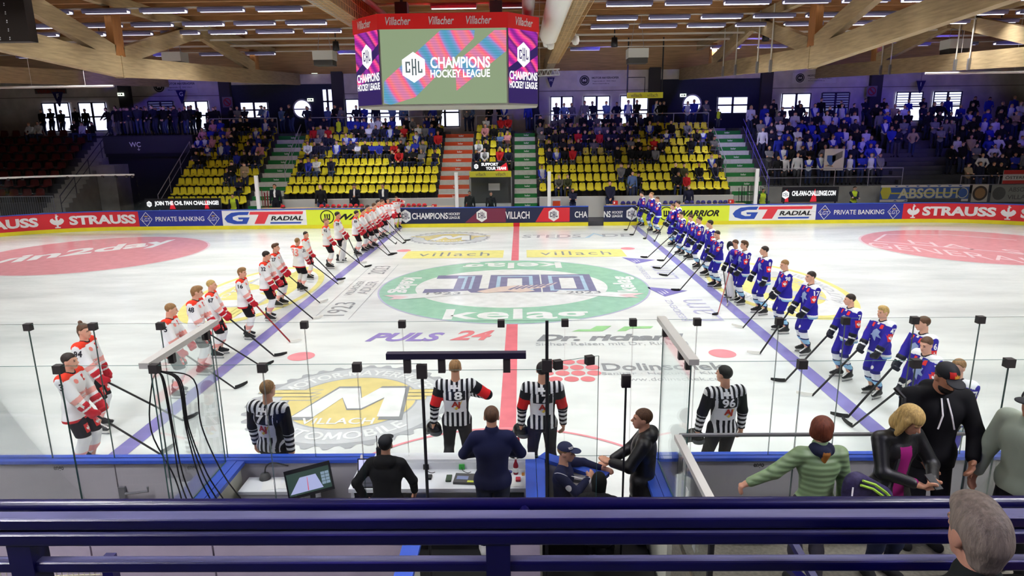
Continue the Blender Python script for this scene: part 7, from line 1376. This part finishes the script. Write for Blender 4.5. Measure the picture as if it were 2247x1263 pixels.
po = Pose(lean=.12, wl=(.1,-.38,1.2), wr=(-.06,-.36,1.17), el=(.9,.3,-.6), er=(-.9,.3,-.6), head=(-.25,.5,0), build=.96)
po.head_tilt = 0; po = Pose(lean=.1, wl=(.1,-.36,1.17), wr=(-.05,-.34,1.14), el=(.9,.3,-.6), er=(-.9,.3,-.6), head=(.2,.55,0), build=.98)
o = fgp(1972,879,-16.45,1.2, -76, po, 'person with blond bob and black leather jacket looking down at a phone', ('bob','blond'), LEA, DEN, hem=-.12, collar=True, hands=(.45,.5), hkw=(dict(palm=(0,.2,1.)),dict(palm=(0,.2,1.))), fh=.05, topreg=lambda po: (lambda C: ((np.abs(C[:,0]) < .06) & (C[:,1] < po.chest[1]-.06) & (C[:,2] < po.chest[2]+.1)).astype(int)), topmats=[LEA,cloth('magenta',(150,30,110))])[0]
MW = o.matrix_basis; c = MW @ Vector((po.wl+po.wr)/2+A([0,-.09,.05])); t = MB().box((-.035,-.07,-.004),(.035,.07,.004)).build('phone', BLK, None, None, tuple(c)); t.rotation_euler = (.5,0,radians(-76)+pi/2); tag(t, 'phone in the hands of the person with blond bob', 'phone')
c = aty(1908,1068,-16.75); V, F = sdf([('c',(-.15,0,0),(.15,0,-.06),.1,.1,.6),('c',(-.14,0,-.08),(.14,0,-.12),.09,.09,.6)], .01, .04); t = put('shoulder_bag', smesh('shoulder_bag', V, F, [M('bag_pattern',(58,50,92),.6,noise=.8,ns=14)]), None, tuple(c)); t.rotation_euler = (0,.35,.2); tag(t, 'patterned shoulder bag with lime zip beside the person with blond bob', 'bag')
for dy in (0,.04): MB().tube([(-.16,-.07,.06-dy),(-.05,-.085,.06-dy),(.08,-.085,.02-dy),(.19,-.07,-.03-dy)], .011, 6).build('zip', M('lime',(176,226,70),.5), t)
MB().tube([(-.2,-.05,-.02),(-.19,-.075,-.11),(-.08,-.08,-.19),(0,-.08,-.2)], .007, 6).build('piping', PWHT, t); MB().tube([(.2,0,0),(.26,.12,.35),(.2,.25,.75),(.12,.3,.8)], .018, 6).build('strap', BLK, t)
CAPB_ = M('cap_black',0); po = Pose(head=(.1,.42,0), wl=(.2,-.3,1.0), wr=(-.2,-.3,1.0), build=1.22, sh=.22, lean=.05, el=(.9,.4,-.2), er=(-.9,.4,-.2))
r = fgp(2066,790,-15.98,1.2, -95, po, 'bearded person in dark cap with red badge and black hooded top with white cords', ('short','dark'), BKC, cloth('black_trs',0), cap=CAPB_, hood=True, hem=-.14, skin=2, armr=(.085,.07,.066,.056)); strip_flag(r[0]); o = r[0]
H = lambda x, y, z: po.hc+po.HR@A([x,y,z]); m = MB(); u3, v3, d3 = po.HR@A([1.,0,0]), po.HR@A([0,.35,1.]), po.HR@A([0,1.,-.3]); decal(m, r[4], SQ, H(-.015,-.07,.095), u3, v3, d3, .05, .05, 0); decal(m, r[4], [(-.5,-.4),(.5,-.4),(.6,.3),(.2,.1),(.0,.5),(-.2,.1),(-.5,.2)], H(.015,-.07,.088), u3, v3, d3, .045, .04, 1, off=.01); m.build('badge', [M('badge_red',(206,40,36),.5),M('badge_gold',(220,160,60),.5)], r[3])
V, F = sdf([('e',tuple(H(0,-.045,-.065)),(.06,.062,.06),po.HR)], .009, .02, [lambda X,Y,Z: ((X-po.hc[0])*po.HR[0,2]+(Y-po.hc[1])*po.HR[1,2]+(Z-po.hc[2])*po.HR[2,2])+.045]); put('beard', smesh('beard', V, F, [HAIR['black']]), o)
for x in (-.03,.03): P_2 = [po.neck+A([x*.8,-.1,-.02]), po.chest+A([x*1.2,-.19,.06]), po.chest+A([x*2.2,-.2,-.06])]; MB().tube([tuple(q) for q in P_2], .007, 6).build('cord', PWHT, o)
po = Pose(head=(.15,.05,0), wl=(.3,-.12,.86), wr=(-.28,-.2,.92), build=1.25, sh=.22, lean=.05, el=(.9,.5,-.2), er=(-.9,.5,-.2))
r = fgp(2285,852,-16.5,1.2, 195, po, 'person in grey sweatshirt and dark cap with white badge', ('short','dark'), GRY, cloth('black_trs',0), cap=CAPB_, collar=True, hem=-.1, skin=2, armr=(.09,.078,.072,.06)); strip_flag(r[0]); H = lambda x, y, z: po.hc+po.HR@A([x,y,z]); m = MB(); decal(m, r[4], SQ, H(0,-.07,.095), po.HR@A([1.,0,0]), po.HR@A([0,.35,1.]), po.HR@A([0,1.,-.3]), .07, .06, 0); decal(m, r[4], RO, H(0,-.07,.095), po.HR@A([1.,0,0]), po.HR@A([0,.35,1.]), po.HR@A([0,1.,-.3]), .02, .02, 1, off=.01); m.build('badge', [PWHT,NUMB], r[3])
# seated right in front of the camera
po = Pose(pelvis=(0,.02,.53), kn=(0,-.4,1), wl=(.12,-.28,.62), wr=(-.12,-.28,.62), al=(.13,-.42,.09), ar=(-.13,-.42,.09), el=(1,.2,-.3), er=(-1,.2,-.3), build=1.12, head=(.0,.05,0))
fgp(2160,1103,-19.98,2.9, 92, po, 'grey-haired person seated close to the camera, seen from behind', ('full','grey'), cloth('jacket_green_black',(34,38,36)), cloth('black_trs',0), vox=.007, collar=True)
fgp(2400,1130,-20.0,2.9, 100, po, 'person in tan jacket at the edge of the frame beside the grey-haired person', ('short','brown'), cloth('tan',(150,110,86)), cloth('black_trs',0), vox=.01, collar=True)
c = aty(1420,1232,-15.9); V, F = sdf([('c',(-.22,0,.12),(.22,0,.12),.14,.14,.8),('c',(-.24,0,.06),(.24,0,.06),.07,.07,1.6)], .014, .04, [lambda X,Y,Z: -Z]); t = put('equipment_bag', smesh('equipment_bag', V, F, [M('bag_black',(22,22,24),.6)]), None, (c[0],-15.9,0)); tag(t, 'black equipment bag on the floor below the rail', 'bag'); MB().tube([(-.12,-.02,.24),(-.08,-.03,.34),(.08,-.03,.34),(.12,-.02,.24)], .014, 6).build('handle', BLK, t)
bpy.context.view_layer.update()
